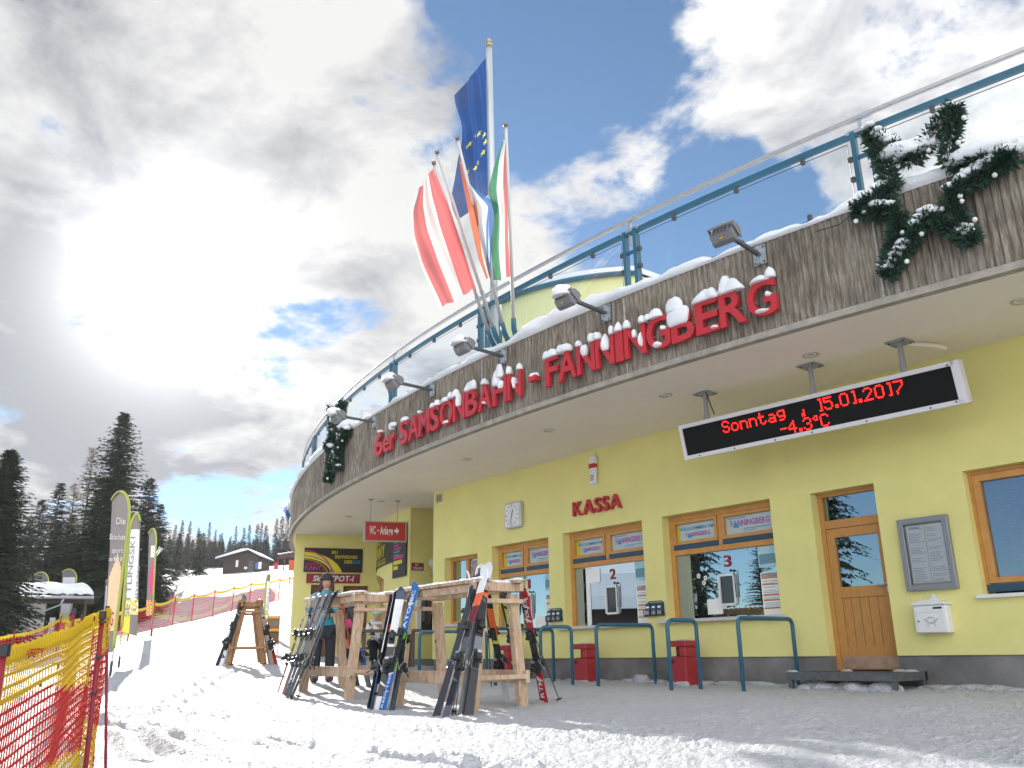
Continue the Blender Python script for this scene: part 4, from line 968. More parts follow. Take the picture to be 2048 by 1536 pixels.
def canopy_letters():
    t = thing('canopy_sign', 'large red letters spelling the lift station name along the concrete canopy edge', 'sign', tuple(FP(0, RR_, 4.56)))
    for i, (ch, a, b) in enumerate(LET):
        w = math.radians(b - a) * (RR_ + .1); th = (a + b) / 2; M = FFR(th, 4.335, .045)
        h = .465
        if ch in 'er': h = .465 * .98
        l = MB(); y0 = 0
        if ch == '-': l.box((0, .20, .055), (w * .95, .085, .11))
        else: l.text(ch, -w / 2, y0, w, h, .06, M); l.v = l.v
        if ch == '-': l.v = [tuple(M @ Vector(p)) for p in l.v]
        lo = l.build('letter', RED, t, bevel=.004)
        pin = MB(); [pin.tube([M @ Vector((x, .2, -.05)), M @ Vector((x, .2, .01))], .008, 5) for x in (-w * .25, w * .25)]; pin.build('fixing', GALV, lo)
        top = .245 if ch == '-' else (h * .74 if ch in 'er' else h)
        if i in CAPS:
            s = MB()
            for k, (u, ww, hh, dz) in enumerate(CAPS[i]):
                c = (-w / 2 + u * w, top + dz * h - .010, .05); rx, ry, rz = max(.025, ww * w * .5), hh * (.68 if dz >= 0 else .48), .066
                # lump: sits on the letter, flat underneath
                mb = MB(); mb.blob((0, 0, 0), (rx, rz, ry), i * 7 + k, flat=(-.02 if dz >= 0 else -ry * .75), nu=14, nv=10, amp=.22)
                s.add([(c[0] + p[0], c[1] + p[2], c[2] - p[1]) for p in mb.v], mb.f, 0, M)
            s.build('snow_cap', ROOFSNOW, lo, smooth=True)
canopy_letters()

# ================================================================== LED DISPLAY
FONT5 = {'S':'.###.,#...#,#....,.###.,....#,#...#,.###.','o':'.....,.....,.###.,#...#,#...#,#...#,.###.','n':'.....,.....,####.,#...#,#...#,#...#,#...#','t':'.#...,.#...,####.,.#...,.#...,.#..#,..##.','a':'.....,.....,.###.,....#,.####,#...#,.####','g':'.....,.####,#...#,#...#,.####,....#,.###.','1':'.##,..#,..#,..#,..#,..#,.##','5':'#####,#....,####.,....#,....#,#...#,.###.','.':'..,..,..,..,..,##,##','0':'.###.,#...#,#...#,#...#,#...#,#...#,.###.','2':'.###.,#...#,....#,...#.,..#..,.#...,#####','7':'#####,....#,....#,...#.,..#..,.#...,.#...','-':'....,....,....,####,....,....,....','4':'...#.,..##.,.#.#.,#..#.,#####,...#.,...#.','3':'.###.,#...#,....#,..##.,....#,#...#,.###.','o2':'.##,#.#,.##,...,...,...,...','C':'.###.,#...#,#....,#....,#....,#...#,.###.',',':'..,.#,.#,##,##,...,...'}
def led():
    C = Vector((-6.301, 10.05, 3.471)); az, tl, W, H = .075, .206, 4.06, .524
    u = Vector((math.cos(az), math.sin(az), 0)); nn = Vector((math.sin(az), -math.cos(az), 0)); v = Vector((0, 0, 1)) * math.cos(tl) + nn * math.sin(tl)
    t = thing('led_display', 'long white framed LED board showing the date and minus 4.3 degrees in red', 'display', tuple(C)); M = frame(C, u, v)
    c = MB(); c.box((0, 0, -.075), (W, H, .13)); c.v = [tuple(M @ Vector(p)) for p in c.v]
    c.build('case', mat('white_case', (.74, .71, .74), .4), t, bevel=.006)
    fr = MB(); b = .058
    for x, y, w, h in ((-W / 2 + b / 2, 0, b, H), (W / 2 - b / 2 - .02, 0, b + .04, H), (0, H / 2 - b / 2, W - 2 * b, b), (0, -H / 2 + b / 2, W - 2 * b, b)): fr.box((x, y, .002), (w, h, .024), 0, M)
    fr.build('frame', MATS['white_case'], t, bevel=.003)
    sc = MB(); [sc.lathe([(.012, 0), (.012, .006)], 8, M @ Matrix.Translation((x, y, .014)), 0) for x, y in [(-1.75, -.235), (-1.15, -.235), (-.5, -.235), (.05, -.235), (.8, -.235), (1.6, -.235), (1.9, .22), (1.9, -.225)]]; sc.build('screw', DGREY, t)
    MB().rect(-W / 2 + b, -H / 2 + b, W / 2 - b - .04, H / 2 - b, -.006, M).build('screen', mat('led_screen', (.012, .012, .012), .75, spec=.15), t)
    LM = emis('led_red', (1.0, .012, .008), 1.6)
    def put(seq, x0, ytop, ph):
        x = x0
        for key in seq:
            if key == ' ': x += 3 * ph; continue
            rows = FONT5[key].split(','); n = max(len(r) for r in rows); g = MB()
            for j, r in enumerate(rows):
                for i, q in enumerate(r):
                    if q == '#':
                        cx, cy = x + i * ph, ytop - j * ph; rr = ph * .47
                        g.add([(cx + rr * math.cos(a), cy + rr * math.sin(a), -.002) for a in np.linspace(0, 2 * PI, 8, endpoint=False)], [tuple(range(8))], 0, M)
            g.build('led_character', LM, t); x += (n + 1) * ph
    ph = .0246
    put('Sonntag', -1.28, .165, ph); put([','], -.035, .105, ph); put('15.01.2017', .20, .170, ph); put(['-', '4', '.', '3', 'o2', 'C'], -.39, -.035, ph)
    for k, f in enumerate((-.385, .035, .335)):
        x = f * W; top = M @ Vector((x, H / 2, -.08)); s = MB()
        s.tube([(top.x, top.y, ZS - .004), (top.x, top.y, top.z + .07)], .034, 10); s.tube([(top.x, top.y, top.z + .09), (top.x, top.y, top.z - .02)], .045, 8)
        mo = s.build('hanger', GREYP, t, smooth=False); MB().box((top.x, top.y, ZS - .012), (.26, .26, .018)).build('ceiling_plate', GREYP, mo)
        bl = MB(); [bl.box((top.x + i * .09, top.y + j * .09, ZS - .026), (.024, .024, .012)) for i in (-1, 1) for j in (-1, 1)]; bl.build('bolt', DGREY, mo)
        if k == 0: MB().tube([(top.x + .03, top.y, ZS - .02), (top.x + .06, top.y, ZS - .12), (top.x + .14, top.y, top.z + .05)], .009, 5).build('cable', DARK, mo)
        if k == 2: MB().tube([(top.x + .05, top.y + .1, ZS - .02), (top.x + .25, top.y + .35, ZS - .05), (top.x + .33, top.y + .5, ZS - .08)], .03, 6).build('conduit', SOFF, mo)
led()

# ================================================================== SIGNS OF THE LEFT WING
def wc_sign():
    A, B = Vector((-18.66, 10.26, 0)), Vector((-18.44, 11.31, 0)); t = thing('hanging_sign', 'red hanging sign with white arrow reading WC - Anlage', 'sign', (A + B) / 2 + Vector((0, 0, 3.35)))
    M = frame(A + Vector((0, 0, 3.12)), B - A, (0, 0, 1)); L = (B - A).length; H = .49
    M = M @ Matrix.Rotation(math.radians(1.0), 4, 'Z'); b = MB(); b.box((L / 2, H / 2, 0), (L - .05, H - .05, .06), 0, M); b.build('panel', mat('sign_red', (.50, .035, .035), .4), t)
    f = MB(); [f.box((x, y, 0), (w, h, .09), 0, M) for x, y, w, h in ((.0125, H / 2, .028, H), (L - .0125, H / 2, .028, H), (L / 2, .0125, L - .056, .028), (L / 2, H - .0125, L - .056, .028))]; f.build('frame', mat('alu', (.42, .41, .38), .45, metal=.4), t)
    x = MB(); x.text('WC', .13, .17, .155, .20, 0, M, z=.034); x.rect(.325, .245, .36, .28, .034, M); x.text('Anlage', .395, .17, .33, .20, 0, M, z=.034)
    x.prism([(.76, .235), (.815, .235), (.815, .175), (.885, .265), (.815, .355), (.815, .295), (.76, .295)], .003, M @ Matrix.Translation((0, 0, .032))); x.build('lettering', WHITE, t)
    for s in (.15, .79):
        p = M @ Vector((s * L, H, 0)); r = MB(); r.tube([(p.x, p.y, p.z - .01), (p.x, p.y, ZS)], .008, 6); r.lathe([(.07, 0), (.07, -.012), (.02, -.03)], 12, Matrix.Translation((p.x, p.y, ZS - .002))); r.build('rod', GREYP, t)
wc_sign()

def depot_signs():
    M = DEPOT
    t = thing('ski_school_board', 'black ski school board with yellow and pink arcs above the red depot sign', 'sign', M @ Vector((1.2, 3.37, .03))); b = MB()
    x0, x1, y0, y1 = .29, 2.12, 3.0, 3.745; b.box(((x0 + x1) / 2, (y0 + y1) / 2, .02), (x1 - x0, y1 - y0, .03), 0, M); b.build('board', MATS['sign_black'], t)
    a = MB(); cx, cy = x0 - .05, y0 - .12
    def arc(r0, r1, sx, mi, z):
        pr = None
        for k in range(33):
            an = PI / 2 * k / 32 - .02; P = [(min(x1 - .01, max(x0 + .003, cx + r * sx * math.cos(an))), min(y1 - .005, max(y0 + .003, cy + r * .75 * math.sin(an)))) for r in (r0, r1)]
            if pr: a.add([(*pr[0], z), (*P[0], z), (*P[1], z), (*pr[1], z)], [(0, 1, 2, 3)], mi, M)
            pr = P
    arc(.72, .98, 1.28, 0, .037); arc(.80, .84, 1.22, 2, .039); arc(1.02, 1.07, .90, 1, .041); arc(.66, .69, 1.2, 3, .040)
    a.build('arc_print', [MATS['sign_yellow'], MATS['sign_pink'], MATS['sign_teal'], mat('sign_orange', (.62, .22, .03), .5)], t)
    x = MB(); x.text('SKI', 1.13, 3.57, .19, .10, 0, M, 0, z=.042); x.text('SNOWBOARD', 1.24, 3.43, .72, .10, 0, M, 0, z=.042); x.text('KIDS', 1.55, 3.28, .24, .10, 0, M, 0, z=.042); x.text('CLUB', 1.81, 3.28, .24, .10, 0, M, 2, z=.042)
    x.text('FUNNY', .33, 3.05, .50, .15, 0, M, 1, z=.043); x.text('.AT', .85, 3.05, .12, .06, 0, M, 1, z=.043); x.text('SKISCHULE', .34, 3.22, .38, .06, 0, M, 1, z=.043); x.build('lettering', [MATS['sign_yellow'], MATS['sign_pink'], CYAN], t)
    t = thing('depot_sign', 'dark red sign reading Ski-DEPOT-1 above the depot door', 'sign', M @ Vector((1.2, 2.81, .03)))
    MB().box((1.22, 2.81, .02), (1.66, .29, .03), 0, M).build('panel', mat('depot_red', (.27, .018, .045), .4), t)
    x = MB(); sh = M @ Matrix(((1, .18, 0, -.5), (0, 1, 0, 0), (0, 0, 1, 0), (0, 0, 0, 1))); x.text('Ski-DEPOT-1', .60, 2.725, 1.25, .17, 0, sh, z=.038); x.build('lettering', WHITE, t)
    M2 = frame((-19.18, 11.93, 0), (0, 1, 0), (0, 0, 1)); t = thing('toilet_sign', 'small dark red WC-ANLAGEN sign beside the globe lamp', 'sign', (-19.18, 12.1, 2.65))
    MB().box((.19, 2.645, .01), (.36, .19, .02), 0, M2).build('panel', MATS['depot_red'], t)
    x = MB(); x.text('WC-', .10, 2.665, .12, .05, 0, M2, z=.022); x.text('ANLAGEN', .05, 2.59, .28, .05, 0, M2, z=.022); x.rect(.05, 2.575, .33, 2.581, .022, M2); x.build('lettering', WHITE, t)
    t = thing('globe_lamp', 'white frosted globe wall lamp in the passage to the toilets', 'lamp', (-19.0, 12.52, 2.7))
    g = MB(); g.blob((-19.0, 12.52, 2.74), (.15, .15, .15), 1, nu=20, nv=14, amp=0); g.build('globe', mat('frosted_globe', (.55, .54, .44), .35), t, smooth=True)
    g = MB(); g.lathe([(.06, .03), (.07, -.02), (.05, -.06), (.055, -.10), (.03, -.12)], 12, Matrix.Translation((-19.0, 12.52, 2.60))); g.tube([(-19.0, 12.52, 2.49), (-19.0, 12.52, 2.44), (-19.19, 12.52, 2.44)], .015, 6); g.build('socket', GALV, t, smooth=True)
depot_signs()
# snow thrown up against the foot of the wall
def wall_snow():
    b = MB(); rn = random.Random(12); x = -16.9
    while x < 3.5:
        if not (-7.4 < x < -5.6):
            g = gz(x, 11); h = rn.uniform(.02, .07) * (1.8 if rn.random() < .2 else 1); b.blob((x, 11.12 + rn.uniform(-.10, .06), g), (rn.uniform(.12, .35), rn.uniform(.10, .22), h), int(x * 50), nu=10, nv=6, amp=.3)
        x += rn.uniform(.10, .30)
    o = b.build('drifted_snow', SNOW, None, smooth=True); o['kind'] = 'stuff'; tag(o, 'low ridge of trodden snow along the foot of the grey plinth', 'snow')
wall_snow()
# ================================================================== FLOODLIGHTS ON THE CANOPY
def floodlight(th, label, snow, k):
    t = thing('floodlight', label, 'floodlight', tuple(FP(th, RR_, 5.2)), group='floodlights on arms along the canopy edge')
    M = FFR(th, 5.16, .0)
    p = MB(); p.box((0, .0, .012), (.17, .25, .02), 0, M); p.prism([(-.02, -.12), (.02, -.12), (.02, .12), (-.02, .12)], .05, M); pl = p.build('bracket', GALV, t)
    s = MB(); [s.lathe([(.012, 0), (.012, .012)], 6, M @ Matrix.Translation((x, y, .022)), 0) for x in (-.06, .06) for y in (-.1, .1)]; s.build('bolt', DGREY, pl)
    a = MB(); L = .72; a.bar(M @ Vector((0, .0, .02)), M @ Vector((0, .035, L)), .045, .045); a.tube([M @ Vector((.0, .06, .05)), M @ Vector((-.03, .12, .0)), M @ Vector((-.05, .02, -.0))], .012, 5)
    a.build('arm', mat('arm_grey', (.10, .11, .12), .5, metal=.4), t)
    H = M @ Matrix.Translation((0, .02, L + .08)) @ Matrix.Rotation(math.radians(-38), 4, 'X')
    # lamp housing looks back at the letters: trough body, ribbed back, yoke
    h = MB(); prof = [(-.11, -.085), (.11, -.085), (.125, -.02), (.09, .075), (-.09, .075), (-.125, -.02)]
    Hp = H @ Matrix(((0, 0, 1, -.15), (1, 0, 0, 0), (0, 1, 0, 0), (0, 0, 0, 1))); h.prism(prof, .30, Hp)
    for i in range(5): h.box((-.10 + .05 * i, -.02, .088), (.012, .16, .03), 0, H)
    ho = h.build('housing', mat('lamp_housing', (.20, .20, .205), .45, metal=.3, var=.08), t, bevel=.008)
    y = MB(); [y.box((x, .0, -.0), (.012, .05, .22), 0, H) for x in (-.163, .163)]; y.box((0, 0, .122), (.34, .05, .012), 0, H); y.build('yoke', MATS['lamp_housing'], ho)
    g = MB(); g.box((0, -.0, -.092), (.25, .17, .012), 0, H); g.build('front_glass', mat('flood_glass', (.25, .26, .26), .15, spec=.7), ho)
    c = MB(); c.tube([H @ Vector((-.03, -.115, .02)), H @ Vector((0, -.15, .03)), H @ Vector((.03, -.13, .03))], .010, 5); c.tube([H @ Vector((.0, .10, .08)), H @ Vector((.02, .13, .09))], .014, 5); c.build('yellow_clip', mat('clip_yellow', (.55, .32, .02), .5), ho)
    if snow:
        q = H @ Vector((0, 0, .10)); b = MB(); b.blob((q.x, q.y, q.z - .02), (.15, .15, .09 + .05 * snow), k, flat=-.03, nu=14, nv=10); b.build('snow_cap', ROOFSNOW, t, smooth=True)
floodlight(6.2, 'grey floodlight on a short arm below the right railing post, without snow', 0, 1)
floodlight(2.58, 'snow capped floodlight on an arm above the word FANNINGBERG', 1, 2)
floodlight(-.82, 'snow capped floodlight on an arm below the feet of the flagpoles', 1, 3)
floodlight(-4.08, 'snow capped floodlight on an arm above the word SAMSONBAHN', 1, 4)
floodlight(-7.86, 'snow capped floodlight on an arm beside the farther garland star', 1.2, 5)

# ================================================================== FLAGPOLES AND FLAGS
def cloth_mat(name, rgb):       # thin sheer cloth: lets light and a little of the background through
    m = mat(name, rgb, .8, trans=.55, spec=.1); N, L = m.node_tree.nodes, m.node_tree.links; out = N['Material Output']
    tp = N.new('ShaderNodeBsdfTransparent'); tp.inputs[0].default_value = (*[min(1, .55 + c * .6) for c in rgb], 1); mx = N.new('ShaderNodeMixShader'); mx.inputs[0].default_value = .24
    L.new(out.inputs[0].links[0].from_socket, mx.inputs[1]); L.new(tp.outputs[0], mx.inputs[2]); L.new(mx.outputs[0], out.inputs[0]); return m
CR, CWH, CB, CG, CE = cloth_mat('flag_red', (.60, .13, .13)), cloth_mat('flag_white', (.72, .71, .70)), cloth_mat('flag_blue', (.10, .22, .48)), cloth_mat('flag_green', (.06, .28, .12)), cloth_mat('flag_eu_blue', (.015, .06, .22))
CY, COR = cloth_mat('flag_star_yellow', (.78, .66, .03)), cloth_mat('flag_orange_red', (.60, .16, .07))
def resample(P, n):
    P = np.array(P); d = np.concatenate([[0], np.cumsum(np.linalg.norm(np.diff(P, axis=0), axis=1))]); t = np.linspace(0, d[-1], n)
    Q = np.stack([np.interp(t, d, P[:, k]) for k in range(3)], 1)
    for _ in range(max(1, n // 14)): Q[1:-1] = Q[1:-1] * .5 + (Q[:-2] + Q[2:]) * .25
    return Q
def flag(name_label, cat_group, hoist, fly, colour, mats, nu=40, nv=70, folds=5, amp=.06, seed=0, skew=.6):
    Hh, Ff = resample(hoist, nv), resample(fly, nv); V = []
    nrm = np.cross(Ff[nv // 2] - Hh[nv // 2], Hh[-1] - Hh[0]); nrm /= np.linalg.norm(nrm)
    for j in range(nv):
        for i in range(nu):
            u = i / (nu - 1); v = j / (nv - 1)
            p = Hh[j] * (1 - u) + Ff[j] * u
            w = math.sin(u * folds * PI * 1.3 + v * skew * 5 + seed) * (.35 + .65 * u) * amp + .4 * amp * math.sin(u * 9 - v * 7 + seed) * u + .3 * amp * math.sin(v * 16 + u * 5 + seed * 2) * u
            sag = -.03 * math.sin(v * 11 + seed) * u if j in (0,) else 0
            V.append(tuple(p + nrm * w + np.array((0, 0, sag))))
    F = []; mi = []
    for j in range(nv - 1):
        for i in range(nu - 1):
            F.append((j * nu + i, j * nu + i + 1, (j + 1) * nu + i + 1, (j + 1) * nu + i)); mi.append(colour((i + .5) / (nu - 1), (j + .5) / (nv - 1)))
    return MB().add(V, F, mi).build('flag', mats, smooth=True, label=name_label, cat='flag', group=None)

FLG = {
'aus':([(-9.84,6.38,7.61),(-9.98,6.74,7.21),(-10.22,7.21,6.67),(-10.44,7.61,6.15)],[(-9.92,6.20,7.27),(-10.17,6.21,6.95),(-10.49,6.43,6.72),(-10.67,6.72,6.36),(-10.80,7.17,5.81)]),
'eu':([(-11.09,8.39,11.38),(-11.40,8.63,10.13),(-11.71,8.87,8.87)],[(-11.35,7.85,10.46),(-11.54,8.03,9.96),(-11.69,8.17,9.66),(-11.78,8.16,9.11),(-11.98,8.26,8.72),(-12.12,8.44,8.34)]),
'nl':([(-9.50,6.71,7.63),(-9.57,6.92,7.38),(-9.49,7.09,7.23),(-9.30,7.25,7.05),(-9.63,7.39,6.96),(-9.89,7.54,6.68),(-10.05,7.63,6.42),(-10.15,7.74,6.29)],[(-9.52,6.64,7.72),(-9.65,6.85,7.31),(-9.77,7.02,6.99),(-9.96,7.24,6.75),(-10.14,7.46,6.54),(-10.21,7.67,6.26)]),
'hu':([(-8.79,6.99,7.84),(-9.28,7.40,7.16),(-9.65,7.73,6.55),(-9.87,7.94,6.25)],[(-8.77,6.91,7.72),(-9.01,6.93,7.42),(-9.20,6.99,7.15),(-9.46,7.28,6.94),(-9.74,7.43,6.59),(-10.08,7.72,6.17)]),
}
def band(c, names):
    def f(u, v):
        for lim, k in c:
            if u < lim: return k
        return c[-1][1]
    return f
flag('red and white striped long flag hanging on the leftmost leaning pole', 0, *FLG['aus'], band([(.34, 0), (.62, 1), (.93, 0), (1, 1)], 0), [CR, CWH], seed=1, amp=.10, folds=4)
def eu(u, v):
    for k in range(12):
        a = k * PI / 6; su, sv = .45 + .33 * math.cos(a), .60 + .125 * math.sin(a)
        du, dv = (u - su) / .062, (v - sv) / .0215; r = math.hypot(du, dv)
        if r < 1.0:
            an = (math.atan2(du, -dv)) % (2 * PI / 5); ph = min(an, 2 * PI / 5 - an)
            if r < .45 * math.sin(PI / 5) / (.45 * math.sin(PI / 5 - ph) + math.sin(ph) + 1e-9): return 1
    return 0
flag('dark blue flag with a ring of yellow stars on the tall vertical pole', 0, *FLG['eu'], eu, [CE, CY], nu=70, nv=170, seed=2.4, amp=.15, folds=4, skew=1.3)
flag('orange red, white and blue flag twisted between the leaning poles', 0, *FLG['nl'], band([(.36, 2), (.72, 1), (1, 0)], 0), [COR, CWH, CB], seed=.4, amp=.05, folds=3)
flag('red, white and green flag on the rightmost flagpole', 0, *FLG['hu'], band([(.3, 0), (.66, 1), (1, 2)], 0), [CR, CWH, CG], seed=3.3, amp=.05, folds=3)
def pole(label, base, tip, r=.03):
    t = thing('flagpole', label, 'flagpole', tuple(base), group='leaning flagpoles on the canopy edge'); b, q = Vector(base), Vector(tip); d = (q - b).normalized()
    MB().tube([b + d * .25, q], [r, r * .8], 10).build('pole', mat('pole_white', (.60, .58, .55), .4, metal=.2), t, smooth=True)
    MB().tube([b + Vector((0, .16, -.18)), b + Vector((0, .04, .02)), b + d * .18, b + d * .36], [.042, .048, .046, .04], 10).build('socket', TEAL, t, smooth=True)
    c = MB(); c.tube([q, q + d * .04], [r * 1.25, r * 1.1], 10); c.build('cap', mat('pole_cap', (.20, .17, .12), .4, metal=.6), t, smooth=True)
    h = MB(); e = b + d * ((q - b).length * .30); h.tube([e - d * .02, e + d * .02], r * 1.3, 10); h.tube([q - d * .02, q - d * .06 + Vector((-.05, -.02, -.05))], .005, 4); h.build('fittings', GALV, t)
pole('leftmost leaning white flagpole, carrying the red and white flag', FP(-1.44, RR_ - .10, 5.45), (-9.79, 6.37, 7.66))
pole('second leaning white flagpole from the left, bare and a little longer', FP(-1.21, RR_ - .10, 5.45), (-9.70, 6.37, 7.80))
pole('leaning white flagpole of the orange red, white and blue flag', FP(-.90, RR_ - .10, 5.45), (-9.31, 6.47, 7.88))
pole('nearly upright leaning white flagpole of the red, white and green flag', FP(-.60, RR_ - .10, 5.45), (-8.68, 6.90, 7.95))
def big_pole():
    b, q = Vector((-12.75, 9.78, 5.06)), Vector((-11.0, 8.37, 11.62))
    q = Vector((-11.02, 8.38, 11.62)); b = Vector((-12.2, 9.36, 5.06)) 
    t = thing('flagpole', 'tall white flagpole of the blue star flag behind the railing', 'flagpole', tuple(b))
    MB().tube([b, q], [.085, .06], 12).build('pole', mat('pole_grey', (.52, .55, .57), .35, metal=.3), t, smooth=True)
    k = MB(); k.blob((q.x, q.y, q.z + .05), (.06, .06, .06), 0, amp=0); k.tube([q - Vector((0, 0, .08)), q], .07, 10); k.build('knob', mat('knob_gold', (.42, .34, .24), .3, metal=.8), t, smooth=True)
big_pole()

# ================================================================== FIR GARLAND STARS
STAR = [(-.59,.94),(-.01,.36),(.74,.83),(.47,.18),(1.39,.02),(.39,-.17),(.62,-.76),(.06,-.30),(-.67,-.87),(-.30,-.17),(-1.02,.02),(-.34,.13)]   # degrees along the edge, metres up
FIR = mat('garland_needles', (.012, .040, .026), .7, rgb2=(.03, .075, .045), vs=30)
def garland_star(name_label, th0, z0, seed, sx=1.0):
    t = thing('garland_star', name_label, 'christmas decoration', tuple(FP(th0, RR_, z0)), group='lit fir garland stars on the canopy edge')
    M = FFR(th0, z0, .13); k = RR_ * PI / 180
    P = [Vector((a * k * sx, b, 0)) for a, b in STAR]; n = len(P); rn = random.Random(seed)
    MB().tube([M @ p for p in P], .012, 5, closed=True).build('wire_frame', DARK, t)
    g = MB(); sn = MB(); BM_ = mat('bulb_white', (.75, .75, .70), .25)
    for i in range(n):
        a, b = P[i], P[(i + 1) % n]; L = (b - a).length; d = (b - a) / L; nrm = Vector((-d.y, d.x, 0)); m = int(L * 1500)
        for j in range(m):
            s = a + d * (L * j / m); ang = rn.uniform(0, 2 * PI); rad = rn.uniform(.03, .145); o = Vector((nrm.x * math.cos(ang), nrm.y * math.cos(ang), math.sin(ang)))
            c = s + o * rad * .55; tip = s + o * rad * 1.12 + d * rn.uniform(-.045, .045); side = (d * rn.uniform(.4, 1) + Vector((rn.uniform(-1, 1), rn.uniform(-1, 1), rn.uniform(-1, 1))) * .6) * .019
            g.add([c - side, c + side, tip], [(0, 1, 2)], 0, M)
        # snow on the sides that look up
        up = abs(d.x)
        if up > .45:
            top = nrm if nrm.y > 0 else -nrm; m = max(2, int(L / .07))
            amt = rn.choice((.5, 1.0, 1.25, .9)) * up
            for j in range(m):
                if rn.random() < .35: continue
                u = (j + .5) / m; e = math.sin(PI * min(1, max(0, u))) ** .5
                q = a + d * L * u + Vector((0, .07 + .035 * amt * e, 0)); mb = MB(); mb.blob((0, 0, 0), (.085, .085, .032 + .045 * amt * e), seed * 31 + i * 9 + j, flat=-.03, nu=9, nv=6, amp=.15)
                sn.add([(q.x + p[0], q.y + p[2], q.z + p[1]) for p in mb.v], mb.f, 0, M)
        for j in range(2):
            s = a + d * L * (.25 + .5 * j + rn.uniform(-.1, .1)) + nrm * rn.choice((-1, 1)) * rn.uniform(.09, .13); bl = MB(); bl.blob(M @ Vector((s.x, s.y, .05)), (.028, .028, .028), 0, nu=8, nv=6, amp=0); bl.build('bulb', BM_, t, smooth=True)
    # deep snow in the upper notch
    for u, v, rx, ry in ((-.02, .50, .22, .12), (.16, .52, .18, .10), (-.20, .56, .18, .10)) + (((.95, .20, .34, .12),) if sx > .9 else ()):
        mb = MB(); mb.blob((0, 0, 0), (rx, .12, ry), seed + int(u * 50), flat=-.06, nu=14, nv=8); sn.add([(u * k * sx + p[0], v + p[2], p[1]) for p in mb.v], mb.f, 0, M)
    tag(g.build('needles', FIR, t), kind='stuff'); sn.build('snow', ROOFSNOW, t, smooth=True)
    cb = MB(); cb.tube([M @ Vector((-1.02 * k * sx, 0, 0)), M @ Vector((-1.3 * k * sx, -.04, -.08)), M @ Vector((-1.7 * k * sx, -.02, -.1))], .008, 4); cb.build('cable', FIR, t)
garland_star('snowy fir garland star at the right end of the canopy edge', 9.0, 5.21, 3)
garland_star('snowy fir garland star at the left end of the canopy edge beyond the lettering', -11.15, 5.23, 8)

# ================================================================== QUEUE BARRIERS AND BINS
def barrier(x0, y0, x1, y1, label, h=.90):
    g0, g1 = gz(x0, y0), gz(x1, y1); t = thing('queue_barrier', label, 'barrier', (x0, y0, 0), group='blue tube barriers in front of the ticket windows')
    p, q = Vector((x0, y0, 0)), Vector((x1, y1, 0)); d = (q - p).normalized(); r = .09; Z = Vector((0, 0, 1)); pts = [p + Z * (g0 - .3), p + Z * (h - r)]
    for a in np.linspace(.2, 1.57, 5): pts.append(p + Z * (h - r) + d * r * (1 - math.cos(a)) + Z * r * math.sin(a))
    for a in np.linspace(0, 1.37, 5): pts.append(q + Z * (h - r) - d * r * (1 - math.sin(a)) + Z * r * math.cos(a))
    pts += [q + Z * (h - r), q + Z * (g1 - .3)]
    MB().tube(pts, .029, 10).build('tube', TEAL, t, smooth=True)
barrier(-7.48, 9.75, -7.50, 11.0, 'long blue tube barrier nearest the brown door')
barrier(-8.32, 9.30, -8.22, 9.78, 'short blue tube barrier nearest the camera, left of the door barrier')
barrier(-10.15, 9.70, -10.08, 10.9, 'long blue tube barrier between ticket windows 2 and 3')
barrier(-11.28, 9.52, -10.98, 9.93, 'short blue tube barrier in front of ticket window 2')
barrier(-12.15, 9.25, -12.5, 10.85, 'long blue tube barrier behind the ski rack with the red skis')
barrier(-14.2, 9.05, -13.8, 10.30, 'leftmost blue tube barrier near the passage to the toilets')

def bin_(x, y, label):
    g = gz(x, y); t = thing('litter_bin', label, 'bin', (x, y, g), group='red litter bins along the front wall')
    BR = mat('bin_red', (.36, .028, .035), .45, var=.10, vs=7)
    b = MB(); w = .19
    prof = [(w * .88, -.12), (w * .90, 0), (w, .40)]
    vs = [(x + sx * r, y + sy * r * .8, g + z) for r, z in prof for sx, sy in ((-1, -1), (1, -1), (1, 1), (-1, 1))]
    b.add(vs, [(4 * i + k, 4 * i + (k + 1) % 4, 4 * i + 4 + (k + 1) % 4, 4 * i + 4 + k) for i in range(2) for k in range(4)] + [(8, 9, 10, 11)]); b.build('body', BR, t, bevel=.015)
    h = MB(); h.bx(x - w * 1.0, x + w * 1.04, y - w * .8, y + w * .8, g + .55, g + .64); h.bx(x + w * .35, x + w * 1.0, y - w * .78, y + w * .78, g + .40, g + .55); h.bx(x - w * .98, x - w * .80, y + w * .3, y + w * .78, g + .40, g + .55); h.build('hood', BR, t, bevel=.015)
    o = MB(); o.bx(x - w * .8, x + w * .34, y - w * .4, y + w * .6, g + .401, g + .41); o.bx(x - w * .55, x - w * .2, y - w * .812, y - w * .80, g + .31, g + .36); o.build('opening', DARK, t)
    s = MB(); [s.blob((x + dx, y - w * .9, g), (.09, .06, .05), k, nu=9, nv=6) for k, dx in enumerate((-.1, .06, .16))]; s.blob((x + .04, y, g + .64), (.14, .1, .02), 5, nu=9, nv=6); s.build('snow', SNOW, t, smooth=True)
bin_(-11.55, 10.75, 'red litter bin in front of ticket window 2'); bin_(-9.35, 10.75, 'red litter bin below the left edge of ticket window 3'); bin_(-13.75, 10.75, 'red litter bin below ticket window 1, half hidden by skis')

